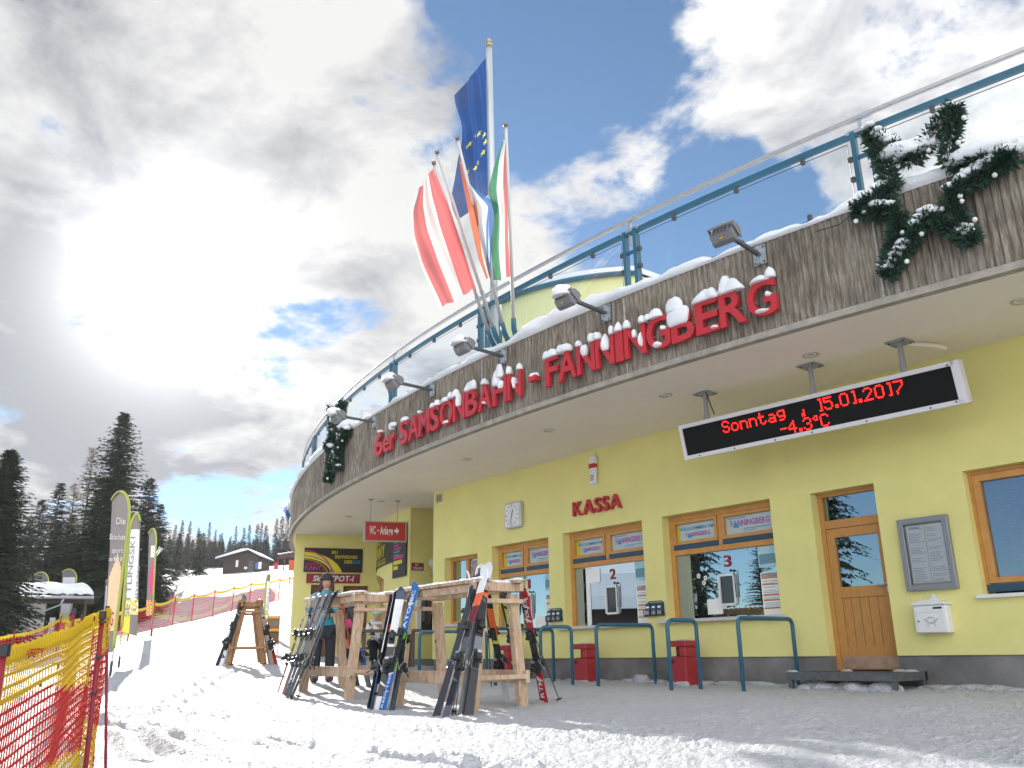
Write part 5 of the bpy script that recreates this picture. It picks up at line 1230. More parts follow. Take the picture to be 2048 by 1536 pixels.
# ================================================================== SKI RACKS
def ski_rack(cx, cy, az, L, zg, label, wood, wb=.70, wt=.42, ht=1.36, snow=True, slope=0.0, scale=1):
    t = thing('ski_rack', label, 'ski rack', (cx, cy, zg), az, group='wooden ski racks on the snow'); W = world_of(t); X = lambda x, y, z: W @ Vector((x, y, z + slope * x))
    rn = random.Random(int(abs(cx) * 10))
    for i in (-1, 1):
        x = i * (L / 2 - .12)
        for j in (-1, 1):
            l = MB(); l.bar(X(x, j * wb / 2, -.14), X(x, j * wt / 2, ht - .12), .12, .085, (1, 0, 0)); l.build('leg', wood, t, bevel=.006)
        c = MB(); c.bar(X(x + i * .045, -wt / 2 - .10, ht - .20), X(x + i * .045, wt / 2 + .10, ht - .20), .10, .05); c.build('cross_board', wood, t, bevel=.005)
        c = MB(); yb = wb / 2 * .85; c.bar(X(x + i * .06, -yb - .02, .33), X(x + i * .06, yb + .02, .33), .11, .05); c.build('lower_cross_board', wood, t, bevel=.005)
        c = MB(); c.bar(X(x, -wt / 2 - .12, ht - .04), X(x, wt / 2 + .12, ht - .04), .11, .10); c.build('top_cross_beam', wood, t, bevel=.006)
    for j in (-1, 1):
        y = j * (wb / 2 * .88 + .03)
        c = MB(); c.bar(X(-L / 2, y, .33), X(L / 2, y, .33), .05, .14); c.build('lower_rail', wood, t, bevel=.005)
        y = j * (wt / 2 + .035)
        c = MB(); c.bar(X(-L / 2 - .06, y, ht - .045), X(L / 2 + .04, y, ht - .045), .05, .09); c.build('top_beam', wood, t, bevel=.005)
        # notched board on top that keeps the skis apart
        n = int((L + .1) / .13); pts = []; x0 = -L / 2 - .05
        for k in range(n): pts += [(x0 + .13 * k, 0), (x0 + .13 * k, .15), (x0 + .13 * k + .075, .15), (x0 + .13 * k + .075, .06), (x0 + .13 * k + .13, .06)]
        pts += [(x0 + .13 * n, 0)]; ptsy = [(p[0], j * (wt / 2 - .04 + p[1])) for p in pts]
        if j < 0: ptsy = ptsy[::-1]
        V = [X(a, b, ht + .006) for a, b in ptsy] + [X(a, b, ht + .042) for a, b in ptsy]; m = len(ptsy)
        q = MB().add(V, [tuple(range(m))[::-1], tuple(range(m, 2 * m))] + [(a, (a + 1) % m, m + (a + 1) % m, m + a) for a in range(m)]); q.build('notched_board', wood, t)
        if snow:
            s = MB()
            for k in range(n):
                p = X(x0 + .13 * k + .04, j * (wt / 2 + .03), ht + .040); s.blob(p, (.075, .10, .022 + .012 * rn.random()), k + j, flat=-.004, nu=8, nv=6, amp=.12)
            s.build('snow', ROOFSNOW, t, smooth=True)
    if snow:
        s = MB()
        for i in (-1, 1):
            for k in range(5): s.blob(X(i * (L / 2 - .12), -.24 + .12 * k, ht + .012), (.06, .09, .03), k, flat=-.004, nu=8, nv=6)
        s.build('snow', ROOFSNOW, t, smooth=True)
    return t
ski_rack(-9.03, 6.30, -.06, 1.98, -.085, 'pale wooden ski rack nearest the camera, full of skis', TIMBER)
ski_rack(-12.03, 6.41, -.05, 1.85, -.04, 'pale wooden ski rack in the middle, behind the first one', TIMBER, slope=0)
ski_rack(-19.82, 8.0, math.radians(160), 1.5, .37, 'small brown wooden ski rack far back on the open snow', TIMBER2, wb=.78, wt=.30, ht=1.30, snow=False)

# ------------------------------------------------------------------ skis
def ski_material(name, rgb, r=.25): return mat('ski_' + name, rgb, r, spec=.6)
K = {n: ski_material(n, c) for n, c in dict(black=(.015, .015, .018), grey=(.10, .105, .115), white=(.72, .72, .74), red=(.48, .02, .03), blue=(.02, .13, .42), green=(.16, .48, .05), yellow=(.62, .66, .04), orange=(.75, .13, .03), navy=(.025, .045, .11), steel=(.18, .20, .22), darkred=(.16, .02, .02), pale=(.42, .34, .30)).items()}
BASEC = mat('ski_base', (.045, .048, .055), .4)
def side_w(f):       # sidecut: half width along the length, 0 = tail
    return .046 + .018 * max(0, (f - .45) / .55) ** 1.6 + .011 * max(0, (.45 - f) / .45) ** 1.6
def ski_pair(label, pts, face, bands, L=1.66, sep=.05, base_col=BASEC, text=None, flipped=False, bind=True, tip_open=.02, roll=0.0):
    """pts: [(foot, contact)] of each ski; bands: [(fraction, material)] of the top sheet from the tail up"""
    c = (Vector(pts[0][0]) + Vector(pts[-1][0])) / 2
    t = thing('ski_pair', label, 'skis', tuple(c), group='pairs of skis leaning on the racks')
    for k, (foot, cont) in enumerate(pts):
        A, B = Vector(foot), Vector(cont); a = (B - A).normalized(); fc = Vector(face[k] if isinstance(face, list) else face); n = (fc - a * fc.dot(a)).normalized(); x = a.cross(n).normalized()
        W = Matrix(((x[0], n[0], a[0], A[0]), (x[1], n[1], a[1], A[1]), (x[2], n[2], a[2], A[2]), (0, 0, 0, 1)))
        bb = bands[k] if isinstance(bands[0], list) else bands
        mats = [base_col]; idx = []
        for f, m in bb:
            if m not in mats: mats.append(m)
            idx.append((f, mats.index(m)))
        N = 44; vs = []; fs = []; mi = []
        for i in range(N + 1):
            f = i / N; z = f * L; w = side_w(f)
            if f > .955: w *= max(.25, math.sqrt(max(0, 1 - ((f - .955) / .045) ** 2)))
            if f < .02: w *= .8
            th = .006 + .009 * math.exp(-((f - .46) / .2) ** 2); cv = .010 * math.sin(PI * f); tip = 1.1 * max(0, f - .91) ** 2 * L * 4.2
            y0 = cv + tip
            vs += [(-w, y0 - th / 2, z), (w, y0 - th / 2, z), (w * .93, y0 + th / 2, z), (-w * .93, y0 + th / 2, z)]
        for i in range(N):
            f = (i + .5) / N; mm = next((m for q, m in idx if f <= q), idx[-1][1])
            for e in range(4): fs.append((4 * i + e, 4 * i + (e + 1) % 4, 4 * i + 4 + (e + 1) % 4, 4 * i + 4 + e)); mi.append(0 if e == 0 else mm)
        fs += [(3, 2, 1, 0), tuple(4 * N + q for q in range(4))]; mi += [0, idx[-1][1]]
        s = MB().add(vs, fs, mi, W)
        so = s.build('ski', mats, t)
        if text:
            for (tx, z0, zl, hh, tm) in text:
                g = MB(); R = W @ Matrix(((0, 1, 0, -hh / 2), (0, 0, 1, .018), (1, 0, 0, z0 * L), (0, 0, 0, 1))); R = W @ Matrix(((0, -1, 0, hh / 2), (0, 0, 1, .0185), (1, 0, 0, z0 * L), (0, 0, 0, 1)))
                g.text(tx, 0, 0, zl * L, hh, 0, R); 
                for q in range(len(g.v)): pass
                g.build('lettering', tm, so)
        # stripes on the top sheet
        st = MB(); rn = random.Random(len(label) + k)
        for q in range(7):
            f = rn.uniform(.08, .9)
            if abs(f - .45) < .14: continue
            z = f * L; w = side_w(f) * .8; y = .010 * math.sin(PI * f) + .009 + 1.1 * max(0, f - .91) ** 2 * L * 4.2; sl = rn.uniform(-.05, .05)
            st.add([(-w, y, z), (w, y, z + sl), (w, y, z + sl + .02), (-w, y, z + .035)], [(0, 1, 2, 3)], rn.randrange(2), W)
        tag(st.build('stripe', [K['white'], K['black']] if bb[-1][1] is not K['white'] else [K['black'], K['grey']], so), kind='stuff')
        if bind:
            z = .45 * L; y = .024; b = MB()
            b.box((0, y, z + .20), (.075, .022, .16), 0, W); b.box((0, y + .03, z + .22), (.062, .05, .075), 0, W); b.box((0, y + .055, z + .185), (.08, .022, .035), 0, W); b.box((0, y + .05, z + .26), (.045, .03, .03), 0, W)
            b.build('toe_binding', DARK, so, bevel=.006)
            h = MB(); h.box((0, y, z - .16), (.078, .022, .20), 0, W); h.box((0, y + .035, z - .14), (.06, .06, .08), 0, W); h.box((0, y + .075, z - .175), (.05, .045, .05), 0, W); h.bar(W @ Vector((0, y + .07, z - .19)), W @ Vector((0, y + .135, z - .25)), .035, .012)
            h.build('heel_binding', [DARK], so, bevel=.006)
            br = MB(); [br.tube([W @ Vector((sx * .035, y, z - .09)), W @ Vector((sx * .052, y + .01, z - .10)), W @ Vector((sx * .055, y - .055, z - .20))], .004, 4) for sx in (-1, 1)]
            [br.box((sx * .055, y - .055, z - .215), (.014, .014, .035), 0, W) for sx in (-1, 1)]; br.box((0, y + .060, z - .10), (.05, .01, .03), 0, W); br.build('brake', [GALV], so)
    return t
def gp(x, y, dz=-.02): return (x, y, gz(x, y) + dz)
NEAR = (.15, -1, .35)
# first rack, right end
ski_pair('white tipped skis with dark grey bases at the right end of the near rack', [(gp(-7.99, 5.30), (-8.21, 6.0, 1.37)), (gp(-7.70, 5.22), (-8.05, 6.0, 1.38))], [(-.2, 1, -.4), NEAR], [[(1, K['white'])], [(.08, K['grey']), (.34, K['black']), (.62, K['grey']), (.72, K['darkred']), (.82, K['orange']), (1, K['white'])]], 1.80, base_col=BASEC, text=None)
ski_pair('white and black patterned skis behind the dark grey ones on the near rack', [(gp(-7.95, 5.52), (-8.36, 6.02, 1.37)), (gp(-7.88, 5.62), (-8.22, 6.05, 1.37))], [(-.7, -.8, .2), (.9, -.5, .1)], [(.25, K['grey']), (.4, K['darkred']), (.6, K['black']), (.75, K['orange']), (1, K['white'])], 1.70, base_col=K['black'])
# first rack, left end
ski_pair('white, black and blue skis at the left end of the near rack', [(gp(-9.50, 5.40), (-10.0, 6.0, 1.30)), (gp(-9.44, 5.46), (-9.90, 6.02, 1.29))], [(-.75, -.6, .2), (.75, -.7, .2)], [[(.3, K['blue']), (.45, K['black']), (1, K['white'])], [(.12, K['white']), (.5, K['black']), (.9, K['white']), (1, K['navy'])]], 1.62, base_col=K['black'])
ski_pair('blue and green skis with large white lettering on the near rack', [(gp(-9.30, 5.42), (-9.52, 6.0, 1.30)), (gp(-9.14, 5.46), (-9.62, 6.0, 1.30))], [(.25, -1, .3), (0, 1, -.4)], [[(.30, K['blue']), (.36, K['green']), (.55, K['black']), (.60, K['green']), (1, K['blue'])], [(.5, K['black']), (1, K['green'])]], 1.62, base_col=K['black'], text=[('ATOMIC', .63, .31, .055, K['white']), ('REDSTER', .03, .24, .03, K['white'])])
# second rack, near side
ski_pair('slim red and grey skis seen edge on at the far left of the middle rack', [(gp(-12.95, 5.75), (-12.55, 6.04, 1.36)), (gp(-12.9, 5.80), (-12.5, 6.06, 1.36))], [(-.30, -.95, 0), (.40, .90, 0)], [(.5, K['darkred']), (1, K['pale'])], 1.56, base_col=K['pale'])
ski_pair('dark navy skis leaning on the middle rack', [(gp(-12.68, 5.72), (-12.33, 6.04, 1.36)), (gp(-12.60, 5.74), (-12.30, 6.05, 1.36))], [(-.1, -.98, .1), (.55, .8, .1)], [(.25, K['darkred']), (.7, K['navy']), (1, K['steel'])], 1.54, base_col=K['navy'])
ski_pair('black and grey skis leaning right of the navy ones on the middle rack', [(gp(-11.95, 5.45), (-11.88, 6.02, 1.36)), (gp(-11.87, 5.47), (-11.80, 6.03, 1.36))], [(-.1, -.98, .1), (.60, .75, .1)], [(.3, K['black']), (.6, K['grey']), (.8, K['steel']), (1, K['black'])], 1.64, base_col=K['grey'])
ski_pair('white and orange skis tucked close beside the dark grey ones on the near rack', [(gp(-7.80, 5.50), (-8.14, 6.03, 1.37)), (gp(-7.76, 5.55), (-8.10, 6.05, 1.37))], [(-.95, .2, .1), (.95, -.2, .1)], [(.3, K['black']), (.5, K['steel']), (.75, K['black']), (.85, K['orange']), (1, K['white'])], 1.74, base_col=K['grey'])
ski_pair('slim black and white skis left of the blue and white ones on the near rack', [(gp(-9.62, 5.46), (-10.06, 6.02, 1.30)), (gp(-9.58, 5.50), (-10.02, 6.04, 1.30))], [(-.95, .25, .1), (.95, -.25, .1)], [(.2, K['white']), (.55, K['black']), (.7, K['orange']), (1, K['black'])], 1.58, base_col=K['black'])
ski_pair('slim steel grey skis between the navy and the black pair on the middle rack', [(gp(-12.30, 5.58), (-12.10, 6.03, 1.36)), (gp(-12.25, 5.62), (-12.05, 6.04, 1.36))], [(-.1, -.98, .1), (.6, .75, .1)], [(.4, K['black']), (1, K['steel'])], 1.58, base_col=K['pale'])
# far sides
FAR = (-.1, 1, .4); FARB = (.25, -1, .3)
ski_pair('red skis with white lettering on the far side of the near rack', [(gp(-8.30, 7.05), (-8.10, 6.62, 1.1)), (gp(-8.40, 7.12), (-8.16, 6.64, 1.1))], [FARB, FAR], [(.3, K['red']), (.62, K['black']), (1, K['red'])], 1.42, base_col=K['black'], text=[('VOLKL', .70, .20, .05, K['white']), ('RTM', .06, .16, .055, K['white'])])
ski_pair('black skis with yellow stripes inside the near rack', [(gp(-8.75, 7.12), (-8.34, 6.5, 1.2)), (gp(-8.80, 7.15), (-8.40, 6.5, 1.2))], [FARB, FAR], [(.15, K['black']), (.3, K['yellow']), (.34, K['black']), (.62, K['yellow']), (.66, K['black']), (.9, K['yellow']), (1, K['black'])], 1.5, base_col=K['black'])
ski_pair('black and yellow skis standing behind the dark grey skis in the near rack', [(gp(-8.95, 7.0), (-8.75, 6.55, 1.2)), (gp(-9.0, 7.05), (-8.83, 6.55, 1.2))], [FARB, FAR], [(.2, K['white']), (.5, K['black']), (.56, K['yellow']), (.8, K['orange']), (1, K['black'])], 1.5, base_col=K['black'])
ski_pair('orange and black skis on the far side of the middle rack', [(gp(-13.2, 7.2), (-12.72, 6.62, 1.36)), (gp(-13.22, 7.26), (-12.78, 6.62, 1.36))], [FARB, FAR], [(.4, K['black']), (.9, K['orange']), (1, K['white'])], 1.66, base_col=K['black'])
ski_pair('blue and yellow skis on the far side of the middle rack', [(gp(-12.85, 7.25), (-12.42, 6.62, 1.36)), (gp(-12.9, 7.3), (-12.5, 6.62, 1.36))], [FARB, FAR], [(.2, K['steel']), (.45, K['blue']), (.7, K['yellow']), (1, K['black'])], 1.62, base_col=K['navy'])
# far rack
def fr(a, b, z=None):       # a towards the back, b to the left of the far rack
    c, d = math.cos(math.radians(160)), math.sin(math.radians(160)); x, y = -19.82 + a * c - b * d, 8.0 + a * d + b * c
    return (x, y, gz(x, y) - .02 if z is None else z)
LF, RT = (.50, -.80, .3), (.92, .30, .3)
ski_pair('dark grey skis on the left side of the far brown rack', [(fr(-.35, .62), fr(-.5, .20, 1.60)), (fr(-.28, .57), fr(-.46, .18, 1.60))], [LF, LF], [(.4, K['black']), (.7, K['white']), (1, K['steel'])], 1.62)
ski_pair('black and white skis in front of the left leg of the far brown rack', [(fr(-.62, .54), fr(-.66, .22, 1.52)), (fr(-.55, .50), fr(-.60, .20, 1.52))], [LF, LF], [(.3, K['white']), (.7, K['black']), (1, K['black'])], 1.40)
ski_pair('red skis on the right side of the far brown rack', [(fr(-.35, -.66), fr(-.5, -.22, 1.58)), (fr(-.25, -.62), fr(-.42, -.20, 1.58))], [RT, RT], [(.2, K['red']), (.5, K['black']), (.9, K['red']), (1, K['black'])], 1.5)
ski_pair('pale brown and black skis on the right side of the far brown rack', [(fr(-.62, -.56), fr(-.66, -.24, 1.54)), (fr(-.55, -.52), fr(-.60, -.22, 1.54))], [RT, RT], [(.5, K['pale']), (.6, K['black']), (1, K['pale'])], 1.36)

def ski_pole(label, foot, top, colour, basket=DARK):
    A, B = Vector(foot), Vector(top); d = (B - A).normalized(); L = (B - A).length; t = thing('ski_pole', label, 'ski pole', tuple(A), group='ski poles leaning on the racks')
    MB().tube([A, A + d * (L - .12)], [.005, .008], 7).build('shaft', colour, t, smooth=True)
    MB().tube([B - d * .13, B - d * .10, B - d * .03, B], [.012, .016, .014, .018], 8).build('grip', DARK, t, smooth=True)
    q = A + d * .07; x = d.orthogonal().normalized(); y = d.cross(x); M = Matrix(((x[0], y[0], d[0], q[0]), (x[1], y[1], d[1], q[1]), (x[2], y[2], d[2], q[2]), (0, 0, 0, 1)))
    b = MB(); b.lathe([(.006, -.012), (.042, .0), (.040, .008), (.010, .016)], 10, M); b.build('basket', basket, t)
    s = MB(); s.tube([B - d * .01, B + Vector((.03, -.02, -.05)), B + Vector((.045, -.025, -.16)), B + Vector((.01, -.02, -.20)), B - d * .02 + Vector((-.01, 0, -.03))], .006, 4); s.build('strap', DARK, t)
ski_pole('black ski pole leaning outwards right of the red skis', gp(-7.95, 7.0), (-8.20, 6.62, 1.12), K['black'])
ski_pole('black ski pole hanging beside the near right leg of the near rack', gp(-8.10, 5.75), (-8.12, 5.86, 1.24), K['black'])
ski_pole('dark red ski pole in front of the dark grey skis', gp(-7.92, 5.45), (-8.15, 5.92, 1.20), K['darkred'])
ski_pole('black ski pole behind the dark grey skis', gp(-8.02, 5.50), (-8.22, 5.94, 1.26), K['grey'])
ski_pole('slim ski pole with orange basket beside the white and blue skis', gp(-9.75, 5.50), (-9.98, 5.93, 1.15), K['black'], K['orange'])
ski_pole('pale ski pole at the left end of the middle rack', gp(-12.3, 5.60), (-12.42, 5.98, 1.2), K['steel'])
ski_pole('grey ski pole right of the black and grey skis on the middle rack', gp(-11.78, 5.52), (-11.75, 5.96, 1.2), K['grey'])
ski_pole('dark ski pole inside the near rack with a hanging basket', gp(-8.95, 6.75, .18), (-8.72, 6.5, 1.25), K['black'])
ski_pole('black ski pole in front of the far brown rack', fr(-.85, .32), fr(-.72, .24, 1.64), K['black'])
# ================================================================== SAFETY NETS
NR = mat('net_red', (.60, .035, .03), .6, trans=.35); NY = mat('net_yellow', (.72, .50, .02), .6, trans=.35); NO = mat('net_orange', (.68, .12, .03), .6, trans=.35)
POSTR = mat('net_post_red', (.26, .018, .035), .4); POSTF = mat('net_post_far', (.52, .03, .03), .5)
def near_net():
    t = thing('safety_net_fence', 'red and yellow safety net on dark red posts at the near left', 'net fence', (-5.2, 1.2, -.1))
    def postat(x, y, z0, z1, r=.0145, lean=(0, 0), mt=POSTR):
        p = MB(); p.tube([(x, y, z0), (x + lean[0], y + lean[1], z1)], r, 10); po = p.build('post', mt, t, smooth=True)
        c = MB(); c.tube([(x + lean[0], y + lean[1], z1 - .03), (x + lean[0], y + lean[1], z1 + .012)], r * 1.5, 10); c.build('cap', DARK, po); return po
    A, B, E_, C_ = Vector((-3.75, .60, 0)), Vector((-5.14, 1.22, 0)), Vector((-5.66, 1.43, 0)), Vector((-10.9, 2.30, 0))
    postat(-3.75, .60, -.6, .555, .0155, (-.004, -.004)); postat(-5.10, 1.26, -.5, .745, .0125, (-.035, .0)); postat(-5.56, 1.51, -.4, .80, .0085, (-.10, -.10)); postat(-7.9, 1.72, -.3, .90, .013, (-.02, 0)); postat(-10.8, 2.33, -.2, 1.0, .016, (-.1, .02)); postat(-10.7, 2.42, -.2, .98, .016, (-.1, .02))
    def panel(p, q, zt0, zt1, zb0, zb1, nr, nc, sag, cols, seed, thick=1.0, bag=.05, tape=True):
        rn = random.Random(seed); d = q - p; nrm = Vector((d.y, -d.x, 0)).normalized(); H = {NY: MB(), NR: MB(), NO: MB()}
        def P(u, v):     # v = 0 top
            zt = zt0 * (1 - u) + zt1 * u - sag * 4 * u * (1 - u); zb = zb0 * (1 - u) + zb1 * u - sag * 2 * u * (1 - u)
            w = bag * math.sin(PI * u) * math.sin(PI * min(1, v * 1.05)) + .010 * math.sin(u * 11 + v * 4 + seed)
            return p + d * u + nrm * w + Vector((0, 0, zt * (1 - v) + zb * v + .004 * math.sin(u * 14 + v * 3 + seed)))
        def colour(v, u):
            x = v + .10 * math.sin(u * 3.0 + seed)
            for lim, c in cols:
                if x < lim: return c
            return cols[-1][1]
        def ribbon(mb, pts, hw, vert):
            vs = []; n = len(pts)
            for i, a in enumerate(pts):
                tg = (pts[min(i + 1, n - 1)] - pts[max(0, i - 1)]).normalized(); s_ = Vector((0, 0, 1)) if not vert else d.normalized(); s_ = (s_ - tg * s_.dot(tg)).normalized() * hw; o = nrm * hw * .5
                vs += [a - s_ - o, a + s_ - o, a + s_ + o, a - s_ + o]
            mb.add(vs, [(4 * i + e, 4 * i + (e + 1) % 4, 4 * i + 4 + (e + 1) % 4, 4 * i + 4 + e) for i in range(n - 1) for e in range(4)])
        for r in range(1, nr + 1):
            v = r / nr; m = 28; run = []; last = None
            for k in range(m + 1):
                u = k / m; c = colour(v, u)
                if last is not None and c is not last: run.append(P(u, v)); ribbon(H[last], run,   .0054 * thick, False); run = []
                run.append(P(u, v)); last = c
            if len(run) > 1: ribbon(H[last], run, .0054 * thick * (1.5 if r % 4 == 0 else 1), False)
        for cidx in range(nc + 1):
            u = cidx / nc; run = []; last = None
            for k in range(nr * 2 + 1):
                v = k / (nr * 2); c = colour(v, u)
                if last is not None and c is not last: run.append(P(u, v)); ribbon(H[last], run,     .0033 * thick, True); run = []
                run.append(P(u, v)); last = c
            if len(run) > 1: ribbon(H[last], run,   .0033 * thick, True)
        for m_, mb in H.items():
            if mb.f: tag(mb.build('net_mesh', m_, t), kind='stuff')
        if tape:
            b = MB(); vs = []
            for k in range(41): vs += [P(k / 40, -.012 + .004 * math.sin(k * 2.3)), P(k / 40, .052 + .006 * math.sin(k * 1.7))]
            b.add(vs, [(2 * i, 2 * i + 1, 2 * i + 3, 2 * i + 2) for i in range(40)]); b.build('edge_tape', NY, t)
        return P
    N1 = [(.28, NY), (.60, NR), (.88, NY), (2, NR)]
    panel(A, B, .545, .725, -.55, -.22, 24, 42, .015, N1, 1, 1.1, .018)
    panel(B, E_, .735, .79, -.22, -.06, 24, 18, .0, [(.16, NY), (.62, NR), (.86, NY), (2, NY)], 2, .9, .01)
    panel(E_, Vector((-7.9, 1.72, 0)), .78, .80, -.10, -.05, 22, 44, .05, [(.26, NY), (2, NO)], 3, 1.0, .08)
    panel(Vector((-7.9, 1.72, 0)), C_, .82, .95, -.1, 0, 20, 44, .03, [(.30, NY), (2, NO)], 4, 1.2, .06)
    # ties
    k = MB()
    for z in (.70, .52, .34, .12): k.box((-5.125, 1.26, z), (.034, .03, .012))
    for (x, y, z) in ((-4.55, .97, .56), (-4.6, .99, .48), (-4.9, 1.12, .62), (-4.35, .88, .42)): k.box((x, y - .03, z), (.008, .008, .04))
    k.build('cable_tie', DARK, t)
    x = MB(); p = A + (B - A) * .15; Mt = frame(p + Vector((0, -.02, .515)), B - A + Vector((0, 0, .05)), (0, 0, 1)); x.text('SAFETY', 0, 0, .34, .035, 0, Mt, z=.02); x.build('tape_lettering', NR, t)
near_net()

def far_net():
    P = [(-37.2,4.0),(-38.47,6.33),(-39.6,8.11),(-39.83,9.42),(-38.89,10.6),(-41.42,12.25),(-43.91,13.94),(-48.38,16.35),(-50.67,18.29),(-53.91,20.64),(-57.13,23.02),(-58.78,25.76),(-59.29,26.72),(-60.63,28.25),(-63,31.5)]
    t = thing('slope_net_fence', 'long red and yellow safety net fence climbing along the ski slope', 'net fence', (P[5][0], P[5][1], gz(*P[5])))
    for i, (x, y) in enumerate(P):
        if i in (3,): continue
        g = gz(x, y); MB().tube([(x, y, g - .3), (x + .03, y + .05, g + 1.62)], .026, 6).build('post', POSTR if i < 5 else POSTF, t)
        if i == 6: MB().add([(x, y, g + 1.6), (x - .25, y - .2, g + 1.5), (x - .05, y, g + 1.38)], [(0, 1, 2)]).build('pennant', RED, t)
    H = {NY: MB(), NR: MB(), NO: MB()}; hgt = 1.42
    for i in range(len(P) - 1):
        a, b = Vector((*P[i], 0)), Vector((*P[i + 1], 0)); L = (b - a).length; d = (b - a) / L; nrm = Vector((d.y, -d.x, 0))
        g0, g1 = gz(a.x, a.y), gz(b.x, b.y); m = max(4, int(L / .14))
        def Q(u, v):
            return a + (b - a) * u + nrm * (.12 * math.sin(PI * u) * math.sin(PI * v)) + Vector((0, 0, (g0 + (g1 - g0) * u) + .03 + hgt * v - .22 * 4 * u * (1 - u) * v * .6))
        def colour(u, v):
            if v > .93: return NY
            s = (v * 1.0 + .33 * math.sin(.9 * (i + u) + 1.3)) % 1.0
            return NR if s < .42 else (NY if s < .58 else (NR if s < .78 else NO)) if i > 4 else (NR if v > .45 else NY)
        rows = 13
        for r in range(rows + 1):
            v = r / rows
            for k in range(8):
                u0, u1 = k / 8, (k + 1) / 8; p, q = Q(u0, v), Q(u1, v); h = .015 if r < rows else .06
                H[colour(u0, v)].add([p - Vector((0, 0, h)), q - Vector((0, 0, h)), q + Vector((0, 0, h)), p + Vector((0, 0, h))], [(0, 1, 2, 3)])
        for k in range(m):
            u = k / m
            for r in range(0, rows, 3):
                p, q = Q(u, r / rows), Q(u, min(1, (r + 3) / rows)); s = d * .013
                H[colour(u, (r + 1) / rows)].add([p - s, p + s, q + s, q - s], [(0, 1, 2, 3)])
    for m_, mb in H.items():
        if mb.f: tag(mb.build('net_mesh', m_, t), kind='stuff')
far_net()

# ================================================================== FEATHER BANNERS
BRIM = mat('banner_rim', (.60, .64, .16), .6, trans=.3); BDK = mat('banner_dark', (.19, .175, .175), .7, trans=.4); BWH = mat('banner_white', (.70, .70, .72), .7, trans=.35)
BOR = mat('banner_orange', (.66, .46, .30), .7, trans=.3); BPK = mat('banner_pink', (.60, .06, .20), .7, trans=.3); BYE = mat('banner_yellow', (.70, .58, .08), .7, trans=.3)
def feather(label, x, y, H, w0, w1, lean, z_low, face, design, seed=0, side=1, letters=()):
    """upright drop-shaped banner: a bent rod with cloth stretched to a free vertical edge"""
    g = gz(x, y); t = thing('feather_banner', label, 'banner', (x, y, g), group='feather banners beside the slope')
    f = Vector((face[0], face[1], 0)).normalized(); r = Vector((-f.y, f.x, 0)); M = frame(Vector((x, y, g)), r, (0, 0, 1)); S = side
    TOP = .155; PE = math.radians(138)
    def arc(ph):     # top of the rod: bends right over to the free edge
        a0 = lean * (1 - TOP); return (a0 + (w1 - a0) * (1 - math.cos(ph)) / (1 - math.cos(PE)), H * (1 - TOP + TOP * math.sin(ph)))
    rod = [(lean * (1 - TOP) * i / 20, H * (1 - TOP) * i / 20) for i in range(20)] + [arc(PE * i / 20) for i in range(21)]
    MB().tube([M @ Vector((S * a, b, 0)) for a, b in rod], .012, 6).build('rod', mat('rod_grey', (.30, .31, .30), .4), t, smooth=True)
    N = 80; V = []; F = []; mi = []; nu = 12
    for i in range(N + 1):
        z = z_low + (H * .999 - z_low) * i / N; s = z / H; e = w0 + (w1 - w0) * s
        if s <= 1 - TOP: a = lean * s
        else:
            ph = math.asin(min(1, (s - 1 + TOP) / TOP)); a = arc(ph)[0]
            if PI - ph < PE: e = arc(PI - ph)[0]
        for u in range(nu + 1):
            uu = u / nu; xx = a + (e - a) * uu; cut = .55 * (e - a) * uu * max(0, 1 - i / 8)
            V.append(M @ Vector((S * xx, z - cut * .6, .05 * math.sin(uu * 4 + s * 9 + seed) * uu + .02 * math.sin(s * 25 + seed) * uu)))
    for i in range(N):
        for k in range(nu):
            F.append((i * (nu + 1) + k, i * (nu + 1) + k + 1, (i + 1) * (nu + 1) + k + 1, (i + 1) * (nu + 1) + k)); mi.append(design((k + .5) / nu, (i + .5) / N))
    MB().add(V, F, mi).build('cloth', [BRIM, BDK, BWH, BOR, BPK, BYE], t, smooth=True)
    MB().tube([M @ Vector((S * a, b, 0)) for a, b in rod if b > z_low], .036, 6).build('rim', BRIM, t, smooth=True)
    q = MB(); q.lathe([(.03, 0), (.03, .30)], 8, Matrix.Translation((x, y, g - .05))); q.build('ground_spike', DGREY, t)
    for (txt, lx, ly, lw, lh, mt, rot) in letters:
        q = MB(); q.text(txt, 0, 0, lw, lh, 0, M @ Matrix.Translation((lx, ly, .085)) @ Matrix.Rotation(rot, 4, 'Z')); q.build('lettering', mt, t)
    return t
def des1(u, v):
    if u > .93 and v < .9: return 1
    if v < .12: return 1
    if .12 <= v < .60: return 3 if v < .42 + .20 * (1 - abs(u - .45) * 1.8) * .9 else 1
    return 1
def des2(u, v):
    if v < .14: return 1 if u > .5 else 5
    if v < .26: return 5 if (int(v * 60) + int(u * 6)) % 3 else 2
    if v < .86: return 2 if (.12 < u < .95) else 1
    return 1
def des3(u, v):
    if .22 < v < .62 and .15 < u < .55 - .2 * math.sin(v * 12): return 4
    if .66 < v < .80: return 2 if u < .7 else 1
    if v < .16: return 5 if (int(v * 50) + int(u * 5)) % 2 else 4
    return 1
FACE = (.93, -.35)
feather('large feather banner with orange mountain print and white letters behind the net', -21.26, 5.52, 4.02, .16, .40, -.02, .45, FACE, des1, 1, -1, (('Die', -.24, 3.25, .20, .16, BWH, 0), ('Skischule', -.34, 2.90, .33, .13, BWH, 0), ('sport', -.25, 2.60, .22, .12, BWH, 0), ('ski', -.30, 2.42, .28, .10, BWH, 0), ('TG', -.20, 1.0, .14, .30, RED, 0)))
